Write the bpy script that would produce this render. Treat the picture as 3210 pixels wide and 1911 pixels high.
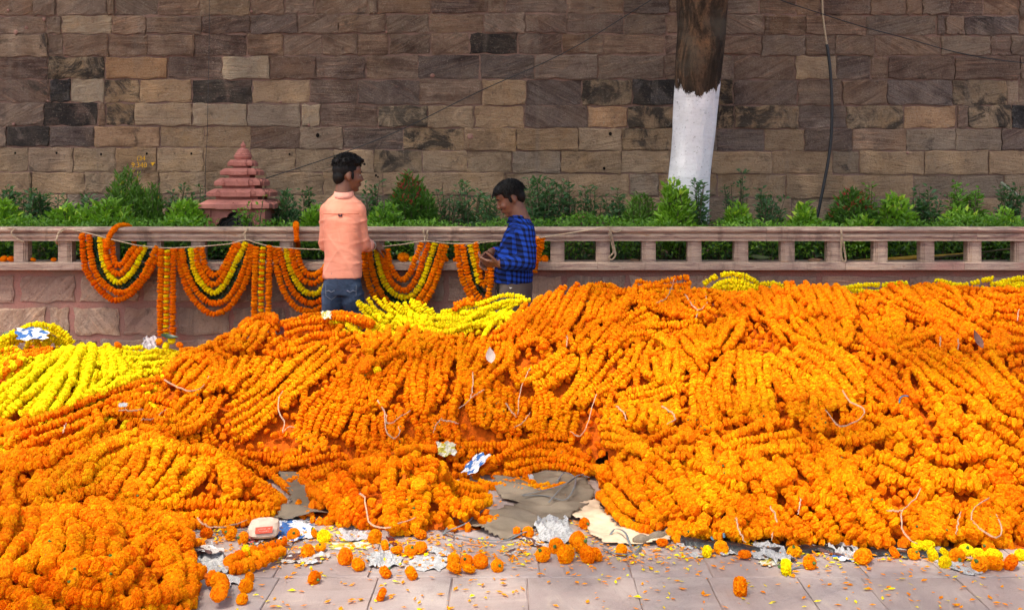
import bpy, math, random
import numpy as np
from mathutils import Vector, Matrix
# ---------------------------------------------------------------- camera, light
S = bpy.context.scene
for o in list(bpy.data.objects):
    bpy.data.objects.remove(o, do_unlink=True)
COL = S.collection
F, HC, YH, XC = 3381.0, 1.55, 560.0, 1605.0      # focal length in photo pixels, eye height, horizon row, centre column
cam = bpy.data.cameras.new('camera')
cam.sensor_width = 36.0
cam.lens = F / 3210 * 36
cam.shift_y = -(955.5 - YH) / 3210
cam.clip_start, cam.clip_end = 0.05, 300
camo = bpy.data.objects.new('camera', cam)
camo.location = (0, 0, HC)
camo.rotation_euler = (math.pi / 2, 0, 0)
COL.objects.link(camo)
S.camera = camo
SUN_EL, SUN_AZ = 62.0, 215.0                      # degrees; azimuth clockwise from +Y
w = bpy.data.worlds.new('World'); S.world = w; w.use_nodes = True
wn = w.node_tree.nodes; wl = w.node_tree.links
sky = wn.new('ShaderNodeTexSky'); sky.sky_type = 'NISHITA'; sky.sun_disc = False
sky.sun_elevation = math.radians(SUN_EL); sky.sun_rotation = math.radians(SUN_AZ)
sky.air_density = 0.8; sky.dust_density = 5.0; sky.ozone_density = 0.6
bgn = wn['Background']; bgn.inputs['Strength'].default_value = 0.15
wl.new(sky.outputs[0], bgn.inputs[0])
sun = bpy.data.lights.new('sun', 'SUN'); sun.energy = 1.5; sun.angle = math.radians(1.5); sun.color = (1.0, 0.95, 0.86)
suno = bpy.data.objects.new('sun', sun)
az, el = math.radians(SUN_AZ), math.radians(SUN_EL)
SUN_DIR = Vector((math.sin(az) * math.cos(el), math.cos(az) * math.cos(el), math.sin(el)))
suno.rotation_euler = SUN_DIR.to_track_quat('Z', 'Y').to_euler(); suno.location = (0, 0, 12)
COL.objects.link(suno)
vs = S.view_settings
vs.view_transform = 'Standard'; vs.look = 'None'; vs.gamma = 1.0; vs.use_curve_mapping = False
vs.exposure = 1.42
S.cycles.max_bounces = 6; S.cycles.diffuse_bounces = 3; S.cycles.glossy_bounces = 2
# ---------------------------------------------------------------- helpers
rng = np.random.default_rng(7)
random.seed(7)
def P(px, py, d):
    return Vector(((px - XC) / F * d, d, HC - (py - YH) / F * d))
def to_px(p):
    return (XC + p[0] / p[1] * F, YH + (HC - p[2]) / p[1] * F)
def gpt(px, py, z=0.0):                            # the point at height z that shows at a photo pixel
    d = F * (HC - z) / (py - YH)
    return Vector(((px - XC) / F * d, d, z))
def srgb(r, g, b):
    f = lambda c: (c / 255 / 12.92) if c / 255 <= 0.04045 else ((c / 255 + 0.055) / 1.055) ** 2.4
    return (f(r), f(g), f(b), 1.0)

class N:                                           # small node-tree builder
    def __init__(s, name):
        s.m = bpy.data.materials.new(name); s.m.use_nodes = True
        s.t = s.m.node_tree; s.b = s.t.nodes['Principled BSDF']
    def n(s, typ, **kw):
        x = s.t.nodes.new('ShaderNode' + typ)
        for k, v in kw.items(): setattr(x, k, v)
        return x
    def put(s, v, sock):
        if v is None: return
        if hasattr(v, 'links'): s.t.links.new(v, sock)
        else: sock.default_value = v
    def coord(s, kind='Object'): return s.n('TexCoord').outputs[kind]
    def mapping(s, v, scale=(1, 1, 1), rot=(0, 0, 0), loc=(0, 0, 0)):
        x = s.n('Mapping'); s.put(v, x.inputs['Vector']); s.put(loc, x.inputs['Location']); s.put(rot, x.inputs['Rotation']); s.put(scale, x.inputs['Scale'])
        return x.outputs[0]
    def noise(s, v=None, scale=5.0, detail=4.0, rough=0.55, dist=0.0, out=0):
        x = s.n('TexNoise'); s.put(v, x.inputs['Vector']); s.put(scale, x.inputs['Scale']); s.put(detail, x.inputs['Detail'])
        s.put(rough, x.inputs['Roughness']); s.put(dist, x.inputs['Distortion']); return x.outputs[out]
    def voro(s, v=None, scale=5.0, feature='F1', out='Distance', rnd=1.0):
        x = s.n('TexVoronoi', feature=feature); s.put(v, x.inputs['Vector']); s.put(scale, x.inputs['Scale']); s.put(rnd, x.inputs['Randomness']); return x.outputs[out]
    def ramp(s, f, stops, interp='LINEAR'):
        x = s.n('ValToRGB'); x.color_ramp.interpolation = interp; e = x.color_ramp.elements
        while len(e) < len(stops): e.new(0.5)
        for k, (p, c) in enumerate(stops):
            e[k].position = p; e[k].color = c if hasattr(c, '__len__') else (c, c, c, 1)
        s.put(f, x.inputs[0]); return x.outputs[0]
    def mix(s, f, a, b, mode='MIX'):
        x = s.n('Mix', data_type='RGBA', blend_type=mode); s.put(f, x.inputs[0]); s.put(a, x.inputs[6]); s.put(b, x.inputs[7]); return x.outputs[2]
    def math(s, op, a, b=None, c=None, clamp=False):
        x = s.n('Math', operation=op, use_clamp=clamp); s.put(a, x.inputs[0]); s.put(b, x.inputs[1]); s.put(c, x.inputs[2]); return x.outputs[0]
    def sep(s, v):
        x = s.n('SeparateXYZ'); s.put(v, x.inputs[0]); return x.outputs
    def comb(s, a, b, c):
        x = s.n('CombineXYZ'); s.put(a, x.inputs[0]); s.put(b, x.inputs[1]); s.put(c, x.inputs[2]); return x.outputs[0]
    def vadd(s, a, b):
        x = s.n('VectorMath', operation='ADD'); s.put(a, x.inputs[0]); s.put(b, x.inputs[1]); return x.outputs[0]
    def objinfo(s): return s.n('ObjectInfo').outputs
    def attr(s, name, typ='GEOMETRY', out='Fac'):
        x = s.n('Attribute', attribute_type=typ, attribute_name=name); return x.outputs[out]
    def bump(s, h, strength=0.4, dist=0.01):
        x = s.n('Bump'); s.put(h, x.inputs['Height']); s.put(strength, x.inputs['Strength']); s.put(dist, x.inputs['Distance'])
        s.t.links.new(x.outputs[0], s.b.inputs['Normal']); return x.outputs[0]
    def done(s, color=None, rough=0.7, spec=0.3, **kw):
        s.put(color, s.b.inputs['Base Color']); s.put(rough, s.b.inputs['Roughness']); s.put(spec, s.b.inputs['Specular IOR Level'])
        for k, v in kw.items(): s.put(v, s.b.inputs[k])
        return s.m

def mesh_np(name, verts, faces, mat=None, smooth=False, col=None):
    """one mesh from an (n,3) array and faces: an (m,3)/(m,4) array or a list of index lists"""
    me = bpy.data.meshes.new(name)
    verts = np.asarray(verts, dtype=np.float32)
    if isinstance(faces, np.ndarray):
        k = faces.shape[1]; m = len(faces)
        me.vertices.add(len(verts)); me.vertices.foreach_set('co', verts.ravel())
        me.loops.add(m * k); me.loops.foreach_set('vertex_index', faces.astype(np.int32).ravel())
        me.polygons.add(m); me.polygons.foreach_set('loop_start', np.arange(0, m * k, k, dtype=np.int32))
        me.update(calc_edges=True)
    else:
        me.from_pydata([tuple(v) for v in verts.tolist()], [], faces); me.update()
    if smooth: me.polygons.foreach_set('use_smooth', np.ones(len(me.polygons), dtype=bool))
    else: me.polygons.foreach_set('use_smooth', np.zeros(len(me.polygons), dtype=bool))
    if col is not None:
        a = me.color_attributes.new('Col', 'FLOAT_COLOR', 'POINT'); a.data.foreach_set('color', np.asarray(col, dtype=np.float32).ravel())
    if mat: me.materials.append(mat)
    return me
def obj(name, me, parent=None, loc=None, rot=None):
    o = bpy.data.objects.new(name, me); COL.objects.link(o)
    if parent is not None: o.parent = parent
    if loc is not None: o.location = loc
    if rot is not None: o.rotation_euler = rot
    return o
def tag(o, label=None, cat=None, group=None, kind=None):
    if label: o['label'] = label
    if cat: o['category'] = cat
    if group: o['group'] = group
    if kind: o['kind'] = kind
    return o
def thing(name, label, cat, loc=(0, 0, 0), group=None, rz=0.0):
    o = bpy.data.objects.new(name, None); COL.objects.link(o); o.location = loc; o.rotation_euler = (0, 0, rz); o.empty_display_size = 0.1
    return tag(o, label, cat, group)

class MB:                                          # collects shapes for ONE mesh
    def __init__(s): s.v = []; s.f = []
    def add(s, vs, fs):
        k = len(s.v); s.v += [tuple(v) for v in vs]; s.f += [[i + k for i in f] for f in fs]
    def box(s, x0, x1, y0, y1, z0, z1):
        s.add([(x0, y0, z0), (x1, y0, z0), (x1, y1, z0), (x0, y1, z0), (x0, y0, z1), (x1, y0, z1), (x1, y1, z1), (x0, y1, z1)],
              [(0, 3, 2, 1), (4, 5, 6, 7), (0, 1, 5, 4), (1, 2, 6, 5), (2, 3, 7, 6), (3, 0, 4, 7)])
    def loft(s, rings, cap=True, closed=True):
        k = len(s.v); n = len(rings[0])
        for r in rings: s.v += [tuple(p) for p in r]
        for i in range(len(rings) - 1):
            for j in range(n if closed else n - 1):
                a, b = k + i * n + j, k + i * n + (j + 1) % n
                s.f.append([a, b, b + n, a + n])
        if cap and closed:
            s.f.append([k + j for j in reversed(range(n))]); s.f.append([k + (len(rings) - 1) * n + j for j in range(n)])
    def tube(s, pts, r, n=8, cap=True):
        pts = [Vector(p) for p in pts]; rings = []
        rs = r if hasattr(r, '__len__') else [r] * len(pts)
        up = Vector((0.13, 0.21, 1)).normalized()
        for i, p in enumerate(pts):
            t = (pts[min(i + 1, len(pts) - 1)] - pts[max(i - 1, 0)])
            t = t.normalized() if t.length > 1e-9 else Vector((0, 0, 1))
            a = t.cross(up)
            if a.length < 0.05: a = t.cross(Vector((1, 0, 0)))
            a.normalize(); b = a.cross(t)
            rings.append([p + (a * math.cos(q) + b * math.sin(q)) * rs[i] for q in [2 * math.pi * j / n for j in range(n)]])
        s.loft(rings, cap)
    def lathe(s, prof, c=(0, 0, 0), n=20):
        s.loft([[(c[0] + r * math.cos(2 * math.pi * j / n), c[1] + r * math.sin(2 * math.pi * j / n), c[2] + z) for j in range(n)] for r, z in prof])
    def ellipsoid(s, c, r, rot=None, nu=16, nv=10):
        R = rot or Matrix.Identity(3); rings = []
        for i in range(nv + 1):
            th = math.pi * (0.02 + 0.96 * i / nv)
            rings.append([Vector(c) + R @ Vector((r[0] * math.sin(th) * math.cos(2 * math.pi * j / nu), r[1] * math.sin(th) * math.sin(2 * math.pi * j / nu), -r[2] * math.cos(th))) for j in range(nu)])
        s.loft(rings)
    def mesh(s, name, mat=None, smooth=False):
        return mesh_np(name, np.array(s.v, dtype=np.float32), s.f, mat, smooth)
    def build(s, name, mat=None, parent=None, smooth=False):
        return obj(name, s.mesh(name, mat, smooth), parent)

def smooth_path(pts, n=24):
    """Catmull-Rom through the points"""
    pts = [Vector(p) for p in pts]
    if len(pts) == 2: return [pts[0].lerp(pts[1], i / (n - 1)) for i in range(n)]
    q = [pts[0] * 2 - pts[1]] + pts + [pts[-1] * 2 - pts[-2]]; out = []
    m = len(pts) - 1
    for i in range(n):
        u = i / (n - 1) * m; k = min(int(u), m - 1); t = u - k
        a, b, c, d = q[k], q[k + 1], q[k + 2], q[k + 3]
        out.append(0.5 * ((2 * b) + (c - a) * t + (2 * a - 5 * b + 4 * c - d) * t * t + (3 * b - a - 3 * c + d) * t ** 3))
    return out
def resample(pts, step):
    pts = np.array([tuple(p) for p in pts]); seg = np.linalg.norm(np.diff(pts, axis=0), axis=1); s = np.concatenate([[0], np.cumsum(seg)])
    n = max(2, int(s[-1] / step) + 1); u = np.linspace(0, s[-1], n)
    return np.stack([np.interp(u, s, pts[:, k]) for k in range(3)], axis=1)
def evaluate(o):
    dg = bpy.context.evaluated_depsgraph_get(); dg.update()
    me = bpy.data.meshes.new_from_object(o.evaluated_get(dg)); return me
def remeshed(name, mb, voxel, mat, parent=None, smooth_it=6, disp=None):
    """union of the closed shapes in mb as one continuous surface"""
    o = mb.build(name + '_source', None)
    r = o.modifiers.new('r', 'REMESH'); r.mode = 'VOXEL'; r.voxel_size = voxel; r.use_smooth_shade = True
    if smooth_it:
        s = o.modifiers.new('s', 'SMOOTH'); s.iterations = smooth_it; s.factor = 0.5
    me = evaluate(o); me.name = name
    old = o.data; bpy.data.objects.remove(o, do_unlink=True); bpy.data.meshes.remove(old)
    me.materials.clear(); me.materials.append(mat)
    if disp is not None:
        n = len(me.vertices); co = np.empty(n * 3, dtype=np.float32); me.vertices.foreach_get('co', co); co = co.reshape(-1, 3)
        no = np.empty(n * 3, dtype=np.float32); me.vertices.foreach_get('normal', no); no = no.reshape(-1, 3)
        co += no * disp(co)[:, None]; me.vertices.foreach_set('co', co.ravel()); me.update()
    me.polygons.foreach_set('use_smooth', np.ones(len(me.polygons), dtype=bool))
    return obj(name, me, parent)
# ---------------------------------------------------------------- materials of the setting
def stone_material(name, weather=True):
    n = N(name); oi = n.objinfo()
    off = n.comb(n.math('MULTIPLY', oi['Random'], 37.0), n.math('MULTIPLY', oi['Random'], 91.0), n.math('MULTIPLY', oi['Random'], 53.0))
    v0 = n.vadd(n.coord(), off)
    ang = n.attr('tilt', 'OBJECT')
    v = n.mapping(n.coord(), rot=n.comb(0.0, ang, 0.0)); v = n.vadd(v, off)
    vs_ = n.mapping(v, scale=(3.0, 6.0, 46.0))
    st = n.noise(vs_, 1.0, 5.0, 0.62, 0.9)
    vs2 = n.mapping(v, scale=(1.3, 4.0, 15.0))
    st2 = n.noise(vs2, 1.0, 3.0, 0.6, 1.2)
    gr = n.noise(v0, 120.0, 4.0, 0.75)
    md = n.noise(v0, 7.0, 5.0, 0.65, 0.6)
    bl = n.noise(v0, 2.6, 4.0, 0.6, 0.5)
    base = oi['Color']
    streak = n.attr('streak', 'OBJECT')
    dark = n.mix(1.0, base, (0.52, 0.46, 0.46, 1), 'MULTIPLY'); lite = n.mix(1.0, base, (1.7, 1.5, 1.32, 1), 'MULTIPLY')
    c = n.mix(n.math('MULTIPLY', n.ramp(st2, [(0.36, 1.0), (0.52, 0.0)]), streak), base, dark)
    c = n.mix(n.math('MULTIPLY', n.ramp(st, [(0.55, 0.0), (0.7, 1.0)]), streak), c, lite)
    c = n.mix(n.ramp(md, [(0.34, 0.55), (0.5, 0.0)]), c, dark)
    c = n.mix(n.ramp(bl, [(0.5, 0.0), (0.68, 0.5)]), c, n.mix(1.0, base, (1.35, 1.2, 0.95, 1), 'MULTIPLY'))
    c = n.mix(n.math('MULTIPLY', n.ramp(gr, [(0.56, 0.0), (0.66, 1.0)]), n.ramp(md, [(0.42, 0.0), (0.6, 0.75)])), c, (0.42, 0.36, 0.29, 1))
    c = n.mix(n.ramp(gr, [(0.3, 0.75), (0.44, 0.0)]), c, dark)
    stain = n.attr('stain', 'OBJECT')
    sm = n.noise(v0, 5.0, 6.0, 0.72, 0.8)
    lim = n.math('SUBTRACT', 0.72, n.math('MULTIPLY', stain, 0.42))
    sf = n.math('MULTIPLY', n.math('SUBTRACT', sm, lim), 9.0, clamp=True)
    c = n.mix(n.math('MULTIPLY', sf, 0.9), c, (0.028, 0.025, 0.024, 1))
    lich = n.attr('lichen', 'OBJECT')
    lm = n.noise(n.vadd(v0, (5.3, 1.7, 8.1)), 16.0, 6.0, 0.75, 0.5)
    lf = n.math('MULTIPLY', n.math('SUBTRACT', lm, n.math('SUBTRACT', 0.74, n.math('MULTIPLY', lich, 0.3))), 9.0, clamp=True)
    c = n.mix(n.math('MULTIPLY', lf, 0.6), c, (0.36, 0.29, 0.215, 1))
    wp = n.n('NewGeometry').outputs['Position']
    big = n.noise(n.mapping(wp, scale=(1.0, 1.0, 1.7)), 1.1, 6.0, .68, .8); run = n.noise(n.mapping(wp, scale=(7.0, 1.0, .55)), 1.0, 4.0, .6, .5); mott = n.noise(wp, 9.0, 6.0, .72, .4); fine = n.noise(wp, 55.0, 5.0, .75)
    if not weather: big = n.math('ADD', 0.0, 0.415)
    c = n.mix(n.math('MULTIPLY', n.ramp(big, [(0.44, 0.0), (0.66, 0.6)]), 0.55), c, n.mix(n.ramp(mott, [(.35, 0), (.65, 1)]), (0.19, 0.135, 0.102, 1), (0.30, 0.22, 0.155, 1)))
    c = n.mix(n.ramp(big, [(0.30, 0.75), (0.43, 0.0)]), c, n.mix(1.0, c, (0.45, 0.42, 0.42, 1), 'MULTIPLY'))
    c = n.mix(n.ramp(run, [(0.60, 0.0), (0.74, 0.45)]), c, (0.235, 0.185, 0.15, 1))
    c = n.mix(n.ramp(fine, [(0.58, 0.0), (0.68, 0.5)]), c, (0.36, 0.28, 0.215, 1))
    c = n.mix(n.ramp(fine, [(0.32, 0.6), (0.43, 0.0)]), c, n.mix(1.0, c, (0.4, 0.36, 0.36, 1), 'MULTIPLY'))
    c = n.mix(n.ramp(mott, [(0.30, 0.6), (0.42, 0.0)]), c, (0.055, 0.045, 0.043, 1))
    h = n.math('ADD', n.math('MULTIPLY', st, 0.5), n.math('ADD', n.math('MULTIPLY', gr, 0.25), n.math('MULTIPLY', md, 0.6)))
    n.bump(n.math('ADD', h, n.math('MULTIPLY', fine, .5)), 1.0, 0.03)
    return n.done(c, 0.88, 0.15)
M = {}
M['stone'] = stone_material('old_sandstone')
def mortar_material(name, col, col2):
    n = N(name); v = n.coord()
    a = n.noise(v, 4.0, 5.0, 0.65); b = n.noise(v, 90.0, 3.0, 0.7)
    c = n.mix(n.ramp(a, [(0.35, 0.0), (0.65, 1.0)]), col, col2)
    c = n.mix(n.ramp(b, [(0.35, 0.5), (0.5, 0.0)]), c, tuple(x * 0.55 for x in col[:3]) + (1,))
    n.bump(n.math('ADD', b, a), 0.6, 0.01)
    return n.done(c, 0.9, 0.1)
M['low_stone'] = stone_material('low_wall_sandstone', False)
M['mortar'] = mortar_material('wall_mortar', (0.27, 0.165, 0.13, 1), (0.21, 0.135, 0.11, 1))
M['pink_mortar'] = mortar_material('pink_lime_mortar', (0.36, 0.165, 0.135, 1), (0.25, 0.165, 0.13, 1))
M['red_plinth'] = mortar_material('dark_red_render', (0.20, 0.055, 0.05, 1), (0.26, 0.09, 0.08, 1))
def carved_material():
    n = N('carved_sandstone'); oi = n.objinfo()
    v = n.vadd(n.coord(), n.comb(n.math('MULTIPLY', oi['Random'], 30.0), 0.0, 0.0))
    d = n.mapping(v, rot=(0, math.radians(38), 0), scale=(5, 8, 60))
    a = n.noise(d, 1.0, 4.0, 0.6, 1.0); b = n.noise(v, 3.0, 5.0, 0.6); g = n.noise(v, 150.0, 3.0, 0.7)
    pk = n.noise(v, 1.4, 3.0, 0.5)
    c = n.ramp(a, [(0.3, (0.17, 0.10, 0.088, 1)), (0.45, (0.35, 0.245, 0.19, 1)), (0.6, (0.47, 0.35, 0.265, 1)), (0.72, (0.36, 0.19, 0.11, 1))])
    c = n.mix(n.ramp(b, [(0.36, 0.4), (0.5, 0.0)]), c, (0.33, 0.23, 0.2, 1))
    c = n.mix(n.ramp(pk, [(0.6, 0.0), (0.68, 0.6)]), c, (0.48, 0.22, 0.18, 1))
    c = n.mix(n.ramp(g, [(0.3, 0.6), (0.45, 0.0)]), c, (0.17, 0.11, 0.1, 1))
    dr = n.noise(n.mapping(n.n('NewGeometry').outputs['Position'], scale=(6, 6, 1.2)), 1.0, 5.0, .7, .3)
    c = n.mix(n.ramp(dr, [(.34, .7), (.46, 0.0)]), c, (0.15, 0.10, 0.08, 1))
    n.bump(n.math('ADD', n.math('MULTIPLY', a, 0.5), g), 0.6, 0.006)
    return n.done(c, 0.75, 0.25)
M['carved'] = carved_material()
def slab_material():
    n = N('paving_sandstone'); oi = n.objinfo()
    off = n.comb(n.math('MULTIPLY', oi['Random'], 61.0), n.math('MULTIPLY', oi['Random'], 23.0), 0.0)
    v = n.vadd(n.coord(), off); ang = n.attr('tilt', 'OBJECT')
    r = n.vadd(n.mapping(n.coord(), rot=n.comb(0.0, 0.0, ang)), off)
    a = n.noise(n.mapping(r, scale=(1.6, 9, 1)), 1.0, 5.0, 0.6, 1.6); b = n.noise(v, 5.0, 5.0, 0.6); g = n.noise(v, 140.0, 3.0, 0.7)
    c = n.ramp(a, [(0.3, (0.24, 0.18, 0.168, 1)), (0.45, (0.33, 0.258, 0.24, 1)), (0.58, (0.37, 0.295, 0.275, 1)), (0.72, (0.50, 0.40, 0.315, 1))])
    c = n.mix(0.45, c, oi['Color'])
    wp = n.n('NewGeometry').outputs['Position']; d1 = n.noise(wp, 1.7, 5.0, .65, .5); d2 = n.noise(wp, 11.0, 5.0, .7)
    c = n.mix(n.ramp(d1, [(0.5, 0.0), (0.66, 0.55)]), c, (0.46, 0.385, 0.335, 1)); c = n.mix(n.ramp(d1, [(0.32, 0.6), (0.45, 0.0)]), c, (0.29, 0.225, 0.21, 1))
    c = n.mix(n.ramp(d2, [(0.3, 0.5), (0.42, 0.0)]), c, (0.25, 0.19, 0.175, 1))
    c = n.mix(n.ramp(b, [(0.34, 0.55), (0.5, 0.0)]), c, (0.30, 0.235, 0.22, 1))
    c = n.mix(n.ramp(g, [(0.3, 0.5), (0.45, 0.0)]), c, (0.22, 0.17, 0.16, 1))
    n.bump(n.math('ADD', n.math('MULTIPLY', a, 0.7), g), 0.35, 0.006)
    return n.done(c, n.ramp(b, [(0.3, 0.5), (0.7, 0.75)]), 0.3)
M['slab'] = slab_material()
def plain(name, col, rough=0.7, spec=0.3, var=0.25, scale=20.0, bump=0.2, bd=0.004):
    n = N(name); v = n.coord(); a = n.noise(v, scale, 4.0, 0.6)
    lo = tuple(x * (1 - var) for x in col[:3]) + (1,); hi = tuple(min(1, x * (1 + var)) for x in col[:3]) + (1,)
    if bump: n.bump(n.noise(v, scale * 4, 3.0, 0.6), bump, bd)
    return n.done(n.ramp(a, [(0.3, lo), (0.7, hi)]), rough, spec)
M['soil'] = plain('garden_soil', (0.09, 0.06, 0.045, 1), 0.95, 0.1, 0.5, 9.0, 0.8, 0.02)
M['terracotta'] = None
def terracotta():
    n = N('red_oxide_paint'); v = n.coord(); a = n.noise(v, 12.0, 5.0, 0.65); b = n.noise(v, 60.0, 4.0, 0.7)
    c = n.ramp(a, [(0.3, (0.34, 0.125, 0.10, 1)), (0.55, (0.43, 0.165, 0.13, 1)), (0.75, (0.48, 0.20, 0.165, 1))])
    c = n.mix(n.ramp(b, [(0.3, 0.5), (0.42, 0.0)]), c, (0.17, 0.06, 0.05, 1))
    n.bump(n.math('ADD', a, n.math('MULTIPLY', b, 0.5)), 0.6, 0.012)
    return n.done(c, 0.8, 0.2)
M['terracotta'] = terracotta()
M['iron'] = plain('black_iron', (0.012, 0.011, 0.011, 1), 0.55, 0.4, 0.3, 40, 0)
M['iron_scroll'] = plain('bronzed_iron', (0.09, 0.06, 0.05, 1), 0.5, 0.5, 0.3, 40, 0)
M['black_cable'] = plain('black_rubber', (0.012, 0.012, 0.014, 1), 0.45, 0.5, 0.2, 60, 0)
M['rope'] = plain('jute_rope', (0.42, 0.32, 0.22, 1), 0.9, 0.1, 0.35, 160, 0.5, 0.002)
M['twine'] = plain('pale_twine', (0.55, 0.37, 0.24, 1), 0.9, 0.1, 0.3, 160, 0.3, 0.001)
# ---------------------------------------------------------------- ground
ground = obj('ground', mesh_np('ground', [(-40, -12, -0.006), (40, -12, -0.006), (40, 60, -0.006), (-40, 60, -0.006)], np.array([[0, 1, 2, 3]]),
             plain('grey_pink_ground_grout', (0.30, 0.22, 0.20, 1), 0.9, 0.1, 0.3, 6.0, 0.5, 0.006)))
tag(ground, 'grouted bed of the sandstone paving', None, None, 'structure')
def chipped_slab(x0, x1, y0, y1, z, th):
    nx, ny = 4, 4; b = 0.004
    xs = [x0, x0 + b] + list(np.linspace(x0 + b, x1 - b, nx))[1:-1] + [x1 - b, x1]
    ys = [y0, y0 + b] + list(np.linspace(y0 + b, y1 - b, ny))[1:-1] + [y1 - b, y1]
    v = []; f = []; m = len(xs)
    for j, y in enumerate(ys):
        for i, x in enumerate(xs):
            e = i in (0, len(xs) - 1) or j in (0, len(ys) - 1)
            v.append((x + rng.uniform(-1, 1) * 0.0025, y + rng.uniform(-1, 1) * 0.0025, z - (0.0025 if e else 0) + rng.uniform(-1, 1) * 0.0008))
    for j in range(len(ys) - 1):
        for i in range(len(xs) - 1): f.append([j * m + i, j * m + i + 1, (j + 1) * m + i + 1, (j + 1) * m + i])
    bd = [i for i in range(m)] + [j * m + m - 1 for j in range(1, len(ys))] + [(len(ys) - 1) * m + i for i in range(m - 2, -1, -1)] + [j * m for j in range(len(ys) - 2, 0, -1)]
    k = len(v)
    for i in bd: v.append((v[i][0], v[i][1], z - th))
    for q in range(len(bd)):
        q2 = (q + 1) % len(bd); f.append([bd[q2], bd[q], k + q, k + q2])
    return v, f
ycuts = [2.55, 2.98, 3.42, 3.80, 4.20, 4.62, 5.02, 5.46, 5.90, 6.30]
xrow = [-2.85, -2.42, -2.02, -1.62, -1.30, -0.93, -0.56, -0.21, 0.108, 0.47, 0.785, 1.07, 1.39, 1.70, 2.06, 2.42, 2.80, 3.2]
for j in range(len(ycuts) - 1):
    xs = [x + (0.0 if j % 2 == 0 or j == 2 else rng.uniform(-0.05, 0.05)) for x in xrow]
    for i in range(len(xs) - 1):
        g = 0.0022
        cx, cy = (xs[i] + xs[i + 1]) / 2, (ycuts[j] + ycuts[j + 1]) / 2
        hx, hy = (xs[i + 1] - xs[i]) / 2 - g, (ycuts[j + 1] - ycuts[j]) / 2 - g
        v, f = chipped_slab(-hx, hx, -hy, hy, rng.uniform(-0.001, 0.0015), 0.014)
        o = obj('paving_slab', mesh_np('paving_slab', v, f, M['slab']), ground, (cx, cy, 0))
        k = rng.uniform(0.86, 1.12); wv = rng.uniform(-0.02, 0.03)
        o.color = ((0.345 + wv) * k, 0.28 * k, (0.252 - wv * 0.6) * k, 1)
        o['tilt'] = float(rng.choice([0.0, 0.15, 1.45, 1.7, -0.25]) + rng.uniform(-.1, .1))
# ---------------------------------------------------------------- tall stone wall
DW = 8.8; SW = F / DW
def wx(px): return (px - XC) / SW
def wz(py): return HC - (py - YH) / SW
wall = thing('stone_wall', 'tall weathered sandstone block wall with brown, tan and black stained stones behind the plants', 'stone wall', (0, DW, 0))
mb = MB(); mb.box(wx(-1100), wx(4330), 0.0035, 0.6, 0.9, wz(-140)); mb.build('mortar', M['mortar'], wall)
rows_y = {  # course boundaries at photo columns 550, 1600, 2660
    -2: (-62, -75, -70), -1: (0 - 4, -14, -6), 0: (50, 42, 49), 1: (108, 104, 112), 2: (178, 170, 176), 3: (248, 250, 250), 4: (322, 332, 331), 5: (395, 402, 403),
    6: (461, 474, 473), 7: (539, 541, 547), 8: (609, 614, 621), 9: (690, 692, 694), 10: (770, 770, 770)}
joints = {
    0: [104, 177, 336, 361, 495, 628, 786, 893, 987, 1154, 1183, 1351, 1528, 1584, 1779, 1953, 2098, 2272, 2379, 2496, 2569, 2729, 2840, 2891, 2976, 3082, 3194],
    1: [146, 194, 352, 459, 633, 785, 933, 1062, 1210, 1345, 1516, 1647, 1775, 1955, 2088, 2272, 2396, 2527, 2712, 2935, 2962, 3022, 3192],
    2: [150, 199, 340, 463, 611, 774, 888, 1009, 1120, 1220, 1351, 1471, 1623, 1761, 1892, 2085, 2263, 2387, 2525, 2617, 2741, 2949, 3105, 3168],
    3: [150, 330, 526, 699, 847, 992, 1147, 1310, 1504, 1676, 1875, 2083, 2302, 2493, 2622, 2729, 2782, 2991, 3197],
    4: [155, 223, 327, 439, 602, 791, 973, 1120, 1316, 1511, 1651, 1824, 1982, 2140, 2299, 2501, 2639, 2780, 2986, 3156, 3194],
    5: [138, 307, 332, 423, 604, 775, 944, 1004, 1183, 1341, 1487, 1642, 1841, 1967, 2120, 2303, 2502, 2653, 2833, 2998, 3034, 3170],
    6: [22, 155, 297, 502, 640, 786, 941, 1075, 1264, 1455, 1619, 1812, 1948, 2120, 2246, 2396, 2522, 2670, 2840, 2995, 3139],
    7: [89, 229, 363, 492, 638, 786, 927, 1048, 1171, 1324, 1465, 1605, 1758, 1948, 2098, 2229, 2420, 2610, 2692, 2896, 3097],
    8: [99, 267, 364, 500, 645, 835, 1012, 1200, 1387, 1584, 1783, 1974, 2064, 2248, 2464, 2641, 2864, 3008],
    9: [60, 210, 390, 560, 720, 900, 1090, 1270, 1440, 1640, 1800, 1990, 2160, 2340, 2480, 2680, 2850, 3030],
    -1: [90, 240, 400, 560, 720, 860, 1010, 1190, 1370, 1540, 1700, 1880, 2060, 2240, 2420, 2590, 2750, 2930, 3100]}
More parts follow.
